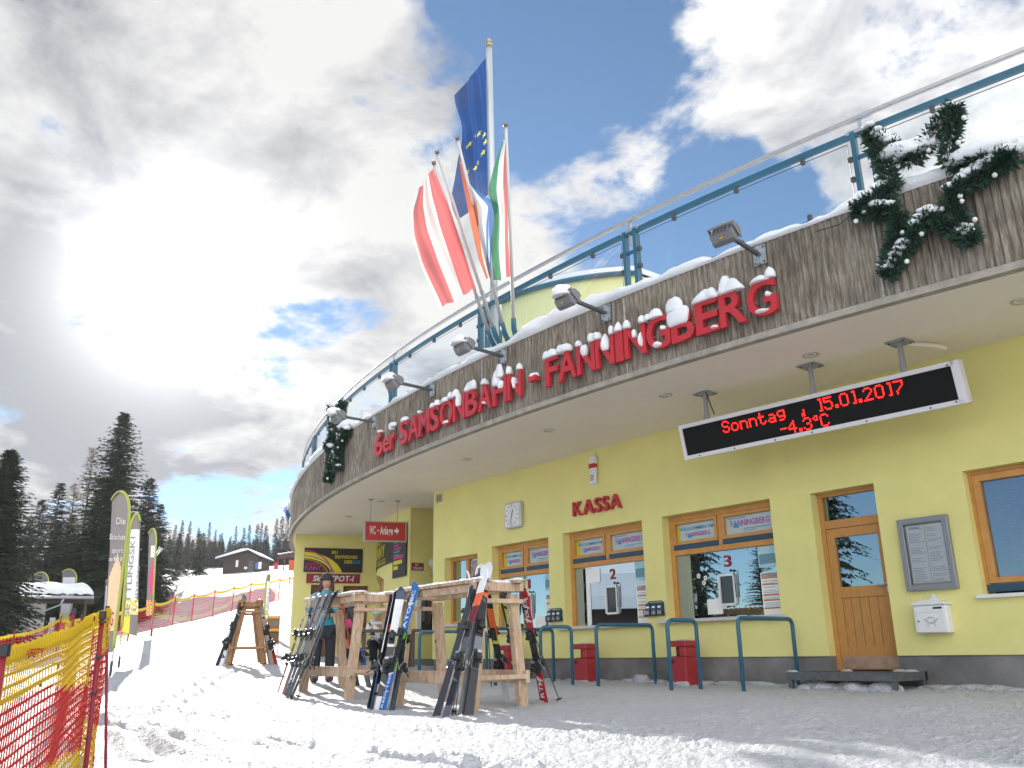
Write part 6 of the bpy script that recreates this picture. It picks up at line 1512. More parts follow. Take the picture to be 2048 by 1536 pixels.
feather('tall white lettered feather banner casting a shadow on the snow', -23.74, 6.34, 3.80, .40, .12, -.13, .85, FACE, des2, 4, 1, (('SETTLINGSKI', .12, 1.20, 2.0, .12, INK, 1.60), ('Lungau', .27, 1.35, 1.1, .08, INK, 1.60)))
feather('slim dark feather banner with pink lettering by the slope net', -33.11, 9.83, 3.80, .20, .45, .20, .75, FACE, des3, 2, -1, (('W', -.20, 2.85, .16, .35, BWH, -.5),))
feather('slim white feather banner with black tip beyond the far ski rack', -35.41, 14.96, 2.42, .20, .14, -.02, .35, FACE, des2, 6, 1, (('SKISCHULE', .12, .75, 1.1, .10, INK, 1.5),))
feather('small white and yellow feather banner standing behind the large one', -62.2, 15.7, 3.7, .35, .5, -.1, .4, FACE, des2, 3, -1)
feather('small feather banner with white panels beside the kiosk roof end', -66.6, 14.2, 4.6, .5, .8, -.2, .6, FACE, des2, 5, -1)
feather('small dark feather banner top showing above the middle of the kiosk roof', -71.0, 13.3, 4.6, .5, .8, -.2, .6, FACE, des3, 7, -1)

# small flags at the far end of the canopy, and the little board by the wing
def small_flags():
    for k, (th, tip, lab) in enumerate(((-24.4, (-26.75, 11.95, 5.55), 'small white and blue flag at the far left end of the canopy'), (-24.0, (-26.45, 11.9, 5.42), 'second small white and blue flag hanging behind the first'))):
        b = FP(th, RR_ + .02, 4.9); q = Vector(tip); d = q - b
        h = [tuple(b + d * f) for f in (1.0, .7, .35)]; fl = [tuple(b + d * f + Vector((-.10, -.12, -.35 - .25 * i))) for i, f in enumerate((.95, .72, .45))]
        flag(lab, 0, h, fl, lambda u, v: 1 if (u + v * .6) % .8 < .3 else 0, [CWH, CB], nu=14, nv=24, seed=k, amp=.05)
        t = thing('flagpole', 'short flagpole at the far left end of the canopy, %s' % ('outer one' if k == 0 else 'inner one'), 'flagpole', tuple(b)); MB().tube([b, q], .018, 6).build('pole', MATS['pole_white'], t)
small_flags()
def slope_board():
    x, y = -26.0, 11.3; g = gz(x, y); t = thing('info_board', 'small striped board on two thin posts left of the yellow wing', 'sign', (x, y, g)); M = frame((x, y, g), (.35, .94, 0), (0, 0, 1))
    b = MB(); w = .17
    cols = [(0, .05, 0), (.30, .62, 1), (.62, .66, 0), (.66, .74, 2), (.74, .80, 3), (.80, .98, 4), (.98, 1.04, 3), (1.04, 1.1, 2)]
    b.box((0, .70, -.012), (2 * w, .82, .02), 0, M)
    for a, c, m in cols: b.rect(-w, a if a > .3 else .30, w, max(c, .31), .0, M, m)
    b.build('board', [MATS['sign_black'], mat('board_brown', (.16, .08, .05), .6), mat('board_yellow', (.6, .48, .05), .6), RED, mat('board_green', (.16, .20, .14), .6)], t)
    for s in (-1, 1): p = MB(); p.tube([M @ Vector((s * w, -.3, -.01)), M @ Vector((s * w, 1.16, -.01))], .012, 6); p.build('post', mat('post_brown', (.14, .06, .05), .6), t)
slope_board()

# ================================================================== KIOSK AND HUT
def kiosk():
    t = thing('kiosk', 'low white kiosk with snowy corrugated roof and gutter behind the left net', 'kiosk', (-64, 9, gz(-64, 9)))
    A = Vector((-62.2, 11.87, 0)); d = Vector((-.16, -.98, 0)).normalized(); M = frame(A, -d, (0, 0, 1)); g = 1.6     # x to the right, z towards the camera
    b = MB(); b.bx(-9, 0, 1.2, 4.45, -6, 0, 0, M); b.build('wall', mat('kiosk_wall', (.50, .47, .44), .8, var=.05), t)
    r = MB(); r.box((-3.2, 4.12, -.2), (11.8, .32, .6), 0, M @ Matrix.Rotation(0, 4, 'X')); r.build('eaves_board', mat('kiosk_brown', (.10, .06, .045), .7), t)
    rf = MB(); vs = []; n = 110
    for i in range(n + 1):
        x = -9.5 + 12.1 * i / n; o = .07 * math.cos(i * PI / 1.5)
        vs += [M @ Vector((x, 4.42 + o, .9)), M @ Vector((x, 5.0 + o, -3))]
    rf.add(vs, [(2 * i, 2 * i + 2, 2 * i + 3, 2 * i + 1) for i in range(n)]); rf.build('corrugated_roof', mat('kiosk_roof', (.22, .23, .25), .6), t)
    s = MB(); vs = []; n = 48
    for i in range(n + 1):
        x = -9.5 + 12.05 * i / n; h = .34 * min(1, (12.05 - 12.05 * i / n) * 2 + .25) * (1 + .15 * math.sin(i * .7)); o = .05 * math.cos(i * 2.3)
        vs += [M @ Vector((x, 4.46 + o, .93)), M @ Vector((x, 4.5 + h * .7, .98)), M @ Vector((x, 4.52 + h, .75)), M @ Vector((x, 5.1 + h, -3))]
    s.add(vs, [(4 * i + k, 4 * i + 4 + k, 4 * i + 5 + k, 4 * i + 1 + k) for i in range(n) for k in range(3)]); s.build('roof_snow', ROOFSNOW, t, smooth=True)
    gu = MB(); gu.tube([M @ Vector((-9.5, 4.22, 1.0)), M @ Vector((2.6, 4.26, 1.0))], .10, 8); gu.tube([M @ Vector((.9, 4.2, 1.0)), M @ Vector((.75, 3.8, .9)), M @ Vector((-.55, 3.25, .15)), M @ Vector((-.8, 3.0, .1)), M @ Vector((-.8, 1.4, .1))], .06, 6); gu.build('gutter', GALV, t, smooth=True)
    l = MB(); l.text('Eingang', -3.0, 2.62, 1.35, .22, 0, M, z=.02); l.prism([(-1.5, 2.65), (-1.15, 2.74), (-1.5, 2.84)], .01, M @ Matrix.Translation((0, 0, .01))); l.build('lettering', mat('kiosk_letters', (.20, .10, .09), .6), t)
    po = MB(); [po.tube([M @ Vector((x, 1.4, .3)), M @ Vector((x, 4.1, .3))], .09, 6) for x in (2.2,)]; po.build('roof_post', MATS['kiosk_brown'], t)
    rn = random.Random(8)
    # stall goods and playthings under the roof end
    for k, (x, z0, w, h, c, lab) in enumerate(((.45, 2.0, .35, 1.1, WHITE, 'white stacked crates beside the kiosk corner'), (1.05, 1.9, .3, 1.0, K['orange'], 'orange sledges stacked beside the kiosk'), (1.9, 1.9, 1.1, 1.15, mat('mural_purple', (.10, .06, .16), .7, rgb2=(.3, .2, .2), vs=4), 'dark painted play wall with bright shapes beside the kiosk'), (3.0, 1.9, .7, 1.0, K['blue'], 'blue play panel right of the kiosk'))):
        q = thing('play_panel' if k > 1 else 'crate_stack', lab, 'panel' if k > 1 else 'crates', tuple(M @ Vector((x, z0, -.8)))); mb = MB()
        if k < 2:
            for i in range(4): mb.box((x + .03 * (i % 2), z0 + h * (i + .5) / 4, -.8), (w * (1 - .1 * (i % 2)), h / 4 - .03, .5), 0, M)
            mb.build('crates', c, q)
        else:
            mb.prism([(x - w / 2, z0), (x + w / 2, z0), (x + w / 2, z0 + h * .8), (x + w * .2, z0 + h), (x - w * .3, z0 + h * .92), (x - w / 2, z0 + h * .7)], .08, M @ Matrix.Translation((0, 0, -.8))); mb.build('panel', c, q)
            d2 = MB(); [d2.lathe([(rr, 0), (rr, .02)], 10, M @ Matrix.Translation((x + dx, z0 + dz, -.70)), m) for dx, dz, rr, m in ((-.1, .6, .16, 0), (.2, .45, .12, 1), (-.25, .3, .12, 2), (.25, .75, .1, 3))]; d2.build('painted_shape', [WHITE, ORNG, RED, BYE], q)
kiosk()

def hut():
    A = Vector((-117.0, 42.6, 0)); B = Vector((-113.8, 46.6, 0)); g = 11.35; t = thing('ski_hut', 'dark brown wooden hut with snowy gable roof at the top of the snow bank', 'hut', (-116, 45, g))
    d = (B - A).normalized(); M = frame(A + Vector((0, 0, g)), d, (0, 0, 1)); L = (B - A).length; BW = mat('hut_wood', (.055, .035, .028), .8, var=.2, vs=3, stretch=(.3, 4, 4))
    b = MB(); b.bx(0.5, L, -.6, 2.05, -6, 0, 0, M); b.prism([(1.2, 2.05), (L, 2.05), (L * .76, 2.75)], -6, M); b.build('wall', BW, t)
    r = MB(); r.prism([(-.35, 1.65), (L * .76, 2.78), (L + .45, 1.90), (L + .45, 2.02), (L * .76, 2.90), (-.35, 1.77)], -6.6, M @ Matrix.Translation((0, 0, .5))); r.build('roof', BW, t)
    s = MB(); s.prism([(-.45, 1.80), (L * .76, 2.92), (L + .5, 2.04), (L + .48, 2.22), (L * .76, 3.10), (L * .6, 3.08), (-.4, 2.02)], -6.6, M @ Matrix.Translation((0, 0, .55))); s.build('roof_snow', ROOFSNOW, t)
    for x, w, z, h, m, nm in ((2.4, .32, .7, .9, WHITE, 'window'), (3.6, .4, .4, .3, WHITE, 'notice'), (4.3, .7, 0, 1.5, DGREY, 'door'), (5.05, .35, .4, .8, BLUEP, 'notice'), (5.5, .4, .4, .9, PAPER, 'notice')):
        q = MB(); q.box((x, z + h / 2, .03), (w, h, .06), 0, M); q.build(nm, m, t)
    for k, (x, w, c, lab) in enumerate(((7.4, .5, K['red'], 'small red panel at the right corner of the far hut'), (9.6, .9, NO, 'orange barrier mat on the slope right of the far hut'), (10.9, .8, NO, 'second orange barrier mat farther right of the far hut'), (13.4, 1.6, NO, 'long low orange barrier mat at the right end of the far slope'))):
        q = thing('barrier_mat', lab, 'mat', tuple(M @ Vector((x, 0, -1)))); mb = MB(); mb.box((x, .8 + .12 * k, -1), (w, 1.3 if k in (1, 2) else .8, .12), 0, M); mb.build('panel', c, q)
        mb = MB(); [mb.tube([M @ Vector((x + e * w / 2, -1, -1)), M @ Vector((x + e * w / 2, 1.6 + .12 * k, -1))], .04, 5) for e in (-1, 1)]; mb.build('post', POSTF, q)
    q = thing('covered_lift_frame', 'dark red roller frame topped with snow right of the far hut', 'machine', tuple(M @ Vector((9.5, 1.9, -2)))); mb = MB(); mb.bar(M @ Vector((7.2, 2.0, -2)), M @ Vector((12.6, 2.7, -2)), .35, .3); [mb.box((7.8 + .8 * k, 2.25 + .1 * k, -2), (.5, .35, .5), 0, M) for k in range(6)]; mb.build('frame', mat('frame_maroon', (.10, .03, .035), .7), q)
    mb = MB(); [mb.tube([M @ Vector((x, -.5, -2)), M @ Vector((x, 2.3, -2))], .1, 6) for x in (8.2, 11.5)]; mb.build('leg', mat('frame_maroon', (.1, .03, .035)), q)
    mb = MB(); [mb.blob(tuple(M @ Vector((7.6 + .6 * k, 2.5 + .09 * k, -2))), (.4, .4, .16), k, flat=-.02, nu=8, nv=6) for k in range(9)]; mb.build('snow', ROOFSNOW, q, smooth=True)
hut()
# ================================================================== TREES
NEEDLE = mat('spruce_needles', (.022, .038, .020), .9, rgb2=(.068, .088, .042), vs=1.1, trans=.06, spec=.1, detail=3)
NEEDLE2 = mat('far_spruce_needles', (.026, .040, .028), .9, rgb2=(.062, .078, .05), vs=.6, trans=.05, spec=.1, detail=2)
BARK = mat('bark', (.10, .07, .05), .9, var=.3, vs=6)
LARCH = mat('larch_twigs', (.17, .125, .085), .9)
def quads_mesh(name, V, m, tri=False):
    V = np.asarray(V, np.float32).reshape(-1, 3); k = 3 if tri else 4; n = len(V) // k
    me = bpy.data.meshes.new(name); me.vertices.add(len(V)); me.vertices.foreach_set('co', V.ravel()); me.loops.add(len(V)); me.loops.foreach_set('vertex_index', np.arange(len(V), dtype=np.int32))
    me.polygons.add(n); me.polygons.foreach_set('loop_start', np.arange(0, n * k, k, dtype=np.int32)); me.polygons.foreach_set('loop_total', np.full(n, k, np.int32)); me.update(); me.materials.append(m); return me
def spruce_mesh(H, W, seed, dens=1.0, leaf=.34, gap=.42, power=.85, base=.04, mt=None, ragged=.25):
    rn = np.random.default_rng(seed); tris = []
    z = H * base
    while z < H * .995:
        f = (z - H * base) / (H * (1 - base)); R = W * ((1 - f) ** power) * (.55 + .45 * min(1, f * 6 + .35)) + .05
        nb = max(4, int(10 * dens * (.5 + .5 * (1 - f)) + 2))
        for b in range(nb):
            a = rn.uniform(0, 2 * PI); L = R * rn.uniform(1 - ragged * 1.6, 1 + ragged * .6); z0 = z + rn.uniform(-.3, .3) * gap
            up = .10 + .35 * f; droop = .30 * (1 - f) + .05
            n = max(2, int(L / (leaf * .62)))
            for i in range(n):
                t = (i + rn.uniform(.3, 1)) / n; r = L * t; h = z0 + up * r - droop * r * r / max(L, .3) * 1.2
                wid = leaf * (1.1 - .5 * t) * (1 - .32 * f)
                for s in (-1, 1, 0):
                    if rn.random() > .92: continue
                    aa = a + rn.uniform(-.12, .12); c = np.array([r * math.cos(aa), r * math.sin(aa), h])
                    da = a + s * rn.uniform(.5, 1.1); d = np.array([math.cos(da), math.sin(da), -.28 - .3 * rn.random() + .35 * f])
                    sd = np.array([-math.sin(da), math.cos(da), rn.uniform(-.5, .5)]) * wid * .30
                    tip = c + d * wid * rn.uniform(.9, 1.5)
                    tris += [c - sd, c + sd, tip]
        z += gap * rn.uniform(.75, 1.2) * (1 - .45 * f)
    # leader
    for k in range(10):
        a = rn.uniform(0, 6.28); zz = H * (.96 + .05 * rn.random()); tris += [np.array([0, 0, zz - .25]) + .06 * np.array([math.cos(a), math.sin(a), 0]), np.array([0, 0, zz - .25]) - .06 * np.array([math.cos(a), math.sin(a), 0]), np.array([.12 * math.cos(a + 1), .12 * math.sin(a + 1), zz + .1])]
    return quads_mesh('spruce_crown', tris, mt or NEEDLE, True)
def trunk_mesh(H, r, seed=0):
    mb = MB(); mb.tube([(0, 0, -.8), (0, 0, H * .3), (.05, 0, H * .7), (0, 0, H * .985)], [r, r * .8, r * .4, .02], 7); me = bpy.data.meshes.new('trunk'); me.from_pydata(mb.v, [], mb.f); me.materials.append(BARK); return me
def tree(name, label, x, y, H, crown, trunk, s=1.0, rz=0.0, group=None, sxy=1.0, zoff=0):
    t = bpy.data.objects.new(name, None); COL.objects.link(t); t.location = (x, y, gz(x, y) - .2 + zoff); t.rotation_euler = (0, 0, rz); t.scale = (s * sxy, s * sxy, s); tag(t, label, 'tree', group)
    for nm, me in (('trunk', trunk), ('crown', crown)):
        o = bpy.data.objects.new(nm, me); COL.objects.link(o); o.parent = t
    return t
def top_tree(name, label, x, y, ztop, crown, trunk, H0, rz=0, group=None, sxy=1.0):
    s = (ztop - gz(x, y) + .2) / H0; return tree(name, label, x, y, H0, crown, trunk, s, rz, group, sxy)
# the big old spruces
cA, tA = spruce_mesh(18, 4.2, 11, 2.8, .44, .33, .72, .03, ragged=.34), trunk_mesh(18, .30)
top_tree('spruce_tree', 'tallest dark spruce standing behind the feather banners', -80.38, 19.55, 21.7, cA, tA, 18, .3, sxy=1.2)
cB, tB = spruce_mesh(14, 3.4, 12, 4.2, .46, .27, .62, .02, ragged=.26), trunk_mesh(14, .3)
top_tree('spruce_tree', 'near dark spruce cut by the left edge of the photo', -51.87, 7.17, 11.2, cB, tB, 14, 1.2, sxy=1.15)
top_tree('spruce_tree', 'spruce beside the near one, mostly outside the left edge', -52.3, 2.2, 12.0, cB, tB, 14, 3.2)
cC = [spruce_mesh(14, 3.0, 21 + k, 2.3, .42, .42, .75, .03, ragged=.32) for k in range(3)]; tC = trunk_mesh(14, .22)
for k, (x, y, zt, lab, sxy) in enumerate(((-96.15, 15.84, 13.7, 'leftmost small spruce in the group behind the kiosk', 1.0), (-89.94, 15.6, 14.9, 'second spruce from the left behind the kiosk roof', 1.0), (-88.99, 16.79, 16.3, 'tall slim spruce behind the right end of the kiosk roof', 1.05), (-99.08, 20.18, 15.0, 'spruce just left of the tallest spruce, half hidden', 1.1),
        (-82.69, 23.07, 16.5, 'broad spruce touching the right side of the tallest spruce', 1.1), (-85.07, 24.9, 14.5, 'spruce with loose branches at the right end of the dark group', 1.15), (-88.86, 20.15, 15.8, 'dense spruce left behind the tallest spruce', 1.2), (-96.06, 18.5, 13.6, 'spruce behind the bare larches', 1.1), (-79.5, 22.6, 11.5, 'lower spruce with drooping branches over the snow slope', 1.4), (-92, 14.0, 11.8, 'short spruce behind the left half of the kiosk', 1.3), (-86, 17.6, 12.0, 'short spruce behind the feather banners', 1.4), (-90.0, 22.8, 13.0, 'spruce between the tallest spruce and the forest edge', 1.4))):
    top_tree('spruce_tree', lab, x, y, zt, cC[k % 3], tC, 14, k * 1.7, sxy=sxy * 1.25)
# bare larches
def larch_mesh(H, seed):
    rn = random.Random(seed); V = []
    def br(p, q, r):
        d = (q - p).normalized(); o = d.orthogonal().normalized(); o2 = d.cross(o)
        for e in (o, o2): V.extend([p - e * r, p + e * r, q + e * r * .5, q - e * r * .5])
    z = H * .2
    while z < H * .98:
        f = z / H; L = (1 - f) ** .8 * 2.6 + .3
        for k in range(4):
            a = rn.uniform(0, 6.28); e = Vector((math.cos(a) * L, math.sin(a) * L, L * .25)) * rn.uniform(.6, 1.1); p = Vector((0, 0, z)); br(p, p + e, .022)
            for j in range(9):
                s = p + e * rn.uniform(.2, 1); br(s, s + Vector((rn.uniform(-.5, .5), rn.uniform(-.5, .5), rn.uniform(-.35, .25))), .010)
        z += .22
    return quads_mesh('larch_crown', [tuple(v) for v in V], LARCH)
lA, ltA = larch_mesh(14, 1), trunk_mesh(14, .16)
top_tree('larch_tree', 'bare brown larch rising left of the tallest spruce', -94.5, 20.4, 21.6, lA, ltA, 14, 0, sxy=.8)
top_tree('larch_tree', 'shorter bare larch between the spruces left of the tallest one', -91.8, 18.6, 17.2, larch_mesh(14, 2), ltA, 14, 2)
# forest edge beyond the slope
cF = [spruce_mesh(12, 2.1, 41 + k, 1.3, .55, .5, .8, .03, mt=NEEDLE2, ragged=.3) for k in range(4)]; tF = trunk_mesh(12, .18)
FT = [(-194.77,60.62,28.37),(-193.87,61.74,29.44),(-192.83,63.05,29.2),(-191.58,64.61,27.74),(-190.13,66.42,28.8),(-189.23,67.56,27.24),(-188.3,68.71,26.56),(-187.22,70.07,25.45),(-186.45,71.03,27.82),(-185.35,72.41,27.57),(-184.62,73.32,28.21),(-183.53,74.69,28.29),(-182.99,75.36,28.5),(-182.35,76.16,27.93),(-180.98,77.88,29.43),(-180.24,78.81,29.85),(-179.48,79.76,29.72),(-178.53,80.94,30.13),(-177.45,82.3,30.65)]
rn = random.Random(77); GF = 'spruces of the forest edge beyond the slope'
for k, (x, y, zt) in enumerate(FT):
    top_tree('spruce_tree', 'dark spruce in the forest edge beyond the snow slope', x, y, zt, cF[k % 4], tF, 12, k * 2.1, GF, rn.uniform(.85, 1.2))
for k in range(95):
    row = k % 5; f = (k // 5 + rn.random()) / 19; x0, y0 = -197 + 21 * f * 1.0, 57 + 28 * f
    sc = 1 + (-.10, .06, .12, -.2, -.16)[row] + rn.uniform(-.02, .02); x, y = x0 * sc, y0 * sc; g = gz(x, y)
    zt = .51 + (26.0 - rn.uniform(0, 7)) * sc if row in (1, 2) else .51 + (22.5 - rn.uniform(0, 6)) * sc
    s = max(.4, (zt - g) / 12); tree('spruce_tree', 'dark spruce in the forest edge beyond the snow slope', x, y, 12, cF[(k * 3) % 4], tF, s, k * 1.3, GF, rn.uniform(.9, 1.3) if row in (1, 2) else rn.uniform(1.4, 2.2))
for k in range(44):      # forest behind the kiosk and the tall spruces
    f = (k % 22 + rn.random()) / 22; a = math.radians(187.5 - 27 * f); d = 118 + 22 * (k // 22) + rn.uniform(-4, 4); x, y = d * math.cos(a), d * math.sin(a); g = gz(x, y); zt = .51 + d * (.105 + .02 * rn.random()) if f < .75 else .51 + d * .105
    s = max(.5, (zt - g) / 12); tree('spruce_tree', 'dark spruce in the wood behind the kiosk', x, y, 12, cF[(k * 3) % 4], tF, s, k * 1.3, 'spruces of the wood behind the kiosk', rn.uniform(1.1, 1.7))
# trees on the far side of the courtyard, seen mirrored in the windows and the door
cM = spruce_mesh(15, 3.1, 61, 1.2, .42, .42, .8, .03, ragged=.4)
for k, (x, y, H, lab) in enumerate(((-30.6, -14.0, 17.5, 'spruce across the courtyard mirrored in the left half of window 3'), (-22.3, -8.0, 5.4, 'smaller spruce across the courtyard mirrored in the right half of window 3'), (-18.9, -8.0, 14.0, 'spruce across the courtyard mirrored in the door glass'))):
    tree('spruce_tree', lab, x, y, 15, cM, tA, H / 15, k * 2.0, None, (.55, .95, .6)[k])
def chalet():
    x, y = -35.8, -14; g = gz(x, y); t = thing('chalet', 'dark chalet with thick snow roof across the courtyard, mirrored in window 2', 'building', (x, y, g - .5))
    M = frame((x, y, g - .5), (-.69, -.72, 0), (0, 0, 1)); b = MB(); b.bx(-3, 3, 0, 2.6, -3, 2, 0, M); b.build('wall', MATS['hut_wood'], t)
    r = MB(); r.prism([(-3.8, 2.2), (3.8, 2.2), (0, 4.9)], -6, M @ Matrix.Translation((0, 0, 2.5))); r.build('roof', MATS['hut_wood'], t)
    s = MB(); s.prism([(-4.0, 2.25), (0, 4.95), (4.0, 2.25), (4.1, 2.9), (2.6, 4.2), (0, 5.6), (-2.6, 4.2), (-4.1, 2.9)], -6.2, M @ Matrix.Translation((0, 0, 2.6))); s.build('roof_snow', ROOFSNOW, t)
chalet()

# ================================================================== PEOPLE
def skin_body(name, pts, edges, radii, root, m, parent):
    me = bpy.data.meshes.new(name); me.from_pydata(pts, edges, []); o = bpy.data.objects.new(name, me); COL.objects.link(o); o.parent = parent
    sk = o.modifiers.new('skin', 'SKIN'); sk.use_smooth_shade = True; sk.branch_smoothing = .6
    for i, r in enumerate(radii):
        d = me.skin_vertices[0].data[i]; d.radius = (r, r) if not isinstance(r, tuple) else r; d.use_root = (i == root)
    ss = o.modifiers.new('sub', 'SUBSURF'); ss.levels = 1; ss.render_levels = 2
    me.materials.append(m); WM[o.name] = world_of(parent); return o
SKINC = mat('skin', (.50, .28, .19), .55); TEALJ = mat('teal_jacket', (.02, .24, .34), .75, bump=.3, bs=18); NAVYT = mat('dark_trousers', (.020, .024, .035), .8); HAIR = mat('brown_hair', (.05, .028, .018), .6); BOOT = mat('boot_dark_red', (.12, .03, .035), .5)
def hand(parent, wrist, direction, palm_n, m, s=1.0):
    w = Vector(wrist); d = Vector(direction).normalized(); n = Vector(palm_n); n = (n - d * n.dot(d)).normalized(); x = d.cross(n); mb = MB()
    mb.tube([w, w + d * .03 * s, w + d * .085 * s], [.022 * s, .032 * s, .034 * s], 8)
    for k, L in enumerate((.065, .075, .070, .055)):
        b = w + d * .08 * s + x * (-.027 + .018 * k) * s; mb.tube([b, b + d * L * .5 * s + n * .008 * s, b + d * L * .75 * s + n * .03 * s, b + d * L * .7 * s + n * .05 * s], [.0095 * s, .009 * s, .0085 * s, .007 * s], 6)
    b = w + d * .03 * s - x * .03 * s; mb.tube([b, b - x * .025 * s + d * .025 * s + n * .01 * s, b - x * .02 * s + d * .05 * s + n * .03 * s], [.011 * s, .0105 * s, .008 * s], 6)
    return mb.build('hand', m, parent, smooth=True, local=True)
def woman():
    x, y = -13.95, 6.98; g = gz(x, y); t = thing('person', 'person in teal jacket and dark hat standing behind the middle ski rack', 'person', (x, y, g), math.radians(62))
    # local frame: y- is forward (towards the camera), x to the person's left
    P = [(0,0,.95),(0,.01,1.12),(0,.0,1.30),(0,.01,1.44),(0,-.01,1.53),(.10,0,.88),(.11,-.02,.50),(.11,.02,.10),(.11,-.14,.045),(-.10,0,.88),(-.12,-.02,.50),(-.13,.02,.10),(-.14,-.14,.045),(.20,.0,1.40),(.30,-.03,1.16),(.13,-.24,1.14),(-.20,.0,1.40),(-.30,-.03,1.16),(-.10,-.25,1.17)]
    E = [(0,1),(1,2),(2,3),(3,4),(0,5),(5,6),(6,7),(7,8),(0,9),(9,10),(10,11),(11,12),(3,13),(13,14),(14,15),(3,16),(16,17),(17,18)]
    R = [(.17,.13),(.15,.12),(.19,.13),(.13,.10),.055,.10,.075,.06,.05,.10,.075,.06,.05,.075,.06,.045,.075,.06,.045]
    body = skin_body('body', P, E, R, 0, TEALJ, t)
    m = body.data; m.materials.append(NAVYT)
    tr = skin_body('trousers', [(0,0,.90),(.10,0,.84),(.11,-.025,.50),(.11,.02,.13),(-.10,0,.84),(-.12,-.025,.50),(-.13,.02,.13)], [(0,1),(1,2),(2,3),(0,4),(4,5),(5,6)], [(.175,.14),.115,.09,.085,.115,.09,.085], 0, NAVYT, t)
    for sx in (1, -1):
        b = MB(); cx = .115 * sx if sx > 0 else -.135; b.tube([(cx, .03, .22), (cx, .03, .10), (cx, .0, .05)], [.07, .075, .07], 10); b.blob((cx, -.07, .045), (.055, .13, .055), 2, nu=12, nv=8, amp=.03); b.build('boot', BOOT, t, smooth=True, local=True)
    h = MB(); h.blob((0, -.015, 1.645), (.078, .098, .118), 3, nu=20, nv=16, amp=.02); h.tube([(0, .0, 1.48), (0, -.005, 1.56)], .052, 10); h.lathe([(.016, -.01), (.014, .012), (.008, .026)], 8, Matrix.Translation((0, -.112, 1.625)) @ Matrix.Rotation(-.25, 4, 'X')); h.blob((.077, .0, 1.64), (.012, .022, .03), 0, nu=8, nv=6); h.blob((-.077, .0, 1.64), (.012, .022, .03), 0, nu=8, nv=6)
    hd = h.build('head', SKINC, t, smooth=True, local=True)
    e = MB(); [e.blob((s * .030, -.100, 1.655), (.011, .006, .007), 0, nu=8, nv=6, amp=0) for s in (-1, 1)]; e.build('eyes', DARK, hd, local=True)
    e = MB(); e.box((0, -.102, 1.588), (.045, .008, .010)); e.build('mouth', mat('lips', (.35, .10, .09), .5), hd, local=True)
    hr = MB(); hr.blob((0, .025, 1.655), (.092, .095, .125), 4, nu=16, nv=12, amp=.04); [hr.tube([(s * .075, -.03, 1.68), (s * .10, -.02, 1.56), (s * .09, -.03, 1.42)], [.03, .035, .02], 8) for s in (-1, 1)]; hr.build('hair', HAIR, t, smooth=True, local=True)
    ht = MB(); ht.blob((0, .0, 1.705), (.102, .118, .098), 5, nu=18, nv=12, flat=-.02, amp=.03); ht.tube([(.103 * math.cos(a), .118 * math.sin(a), 1.69) for a in np.linspace(0, 2 * PI, 20, endpoint=False)], .026, 7, closed=True); ht.build('knit_hat', mat('hat_dark', (.030, .027, .030), .9, bump=.5, bs=70), t, smooth=True, local=True)
    hand(t, (.13, -.24, 1.14), (-.75, -.55, .10), (0, .2, -1), DARK, 1.15); hand(t, (-.10, -.25, 1.17), (.75, -.5, .10), (0, .2, -1), SKINC, 1.0)
    b = thing('shoulder_bag', 'dark bag with pink cloth hanging at the side of the person in teal', 'bag', (x, y, g), math.radians(62)); q = MB(); q.blob((.34, .04, 1.02), (.11, .08, .16), 3, nu=14, nv=10); q.build('bag_body', DARK, b, smooth=True, local=True); q = MB(); q.blob((.40, -.04, .93), (.10, .07, .10), 7, nu=12, nv=8); q.build('pink_cloth', mat('pink_cloth', (.45, .04, .16), .8), b, smooth=True, local=True)
    q = MB(); q.tube([(.34, .05, 1.18), (.20, .09, 1.44), (.14, .02, 1.47), (.22, -.11, 1.36), (.36, -.04, 1.18)], .018, 6); q.build('strap', DARK, b, smooth=True, local=True)
woman()
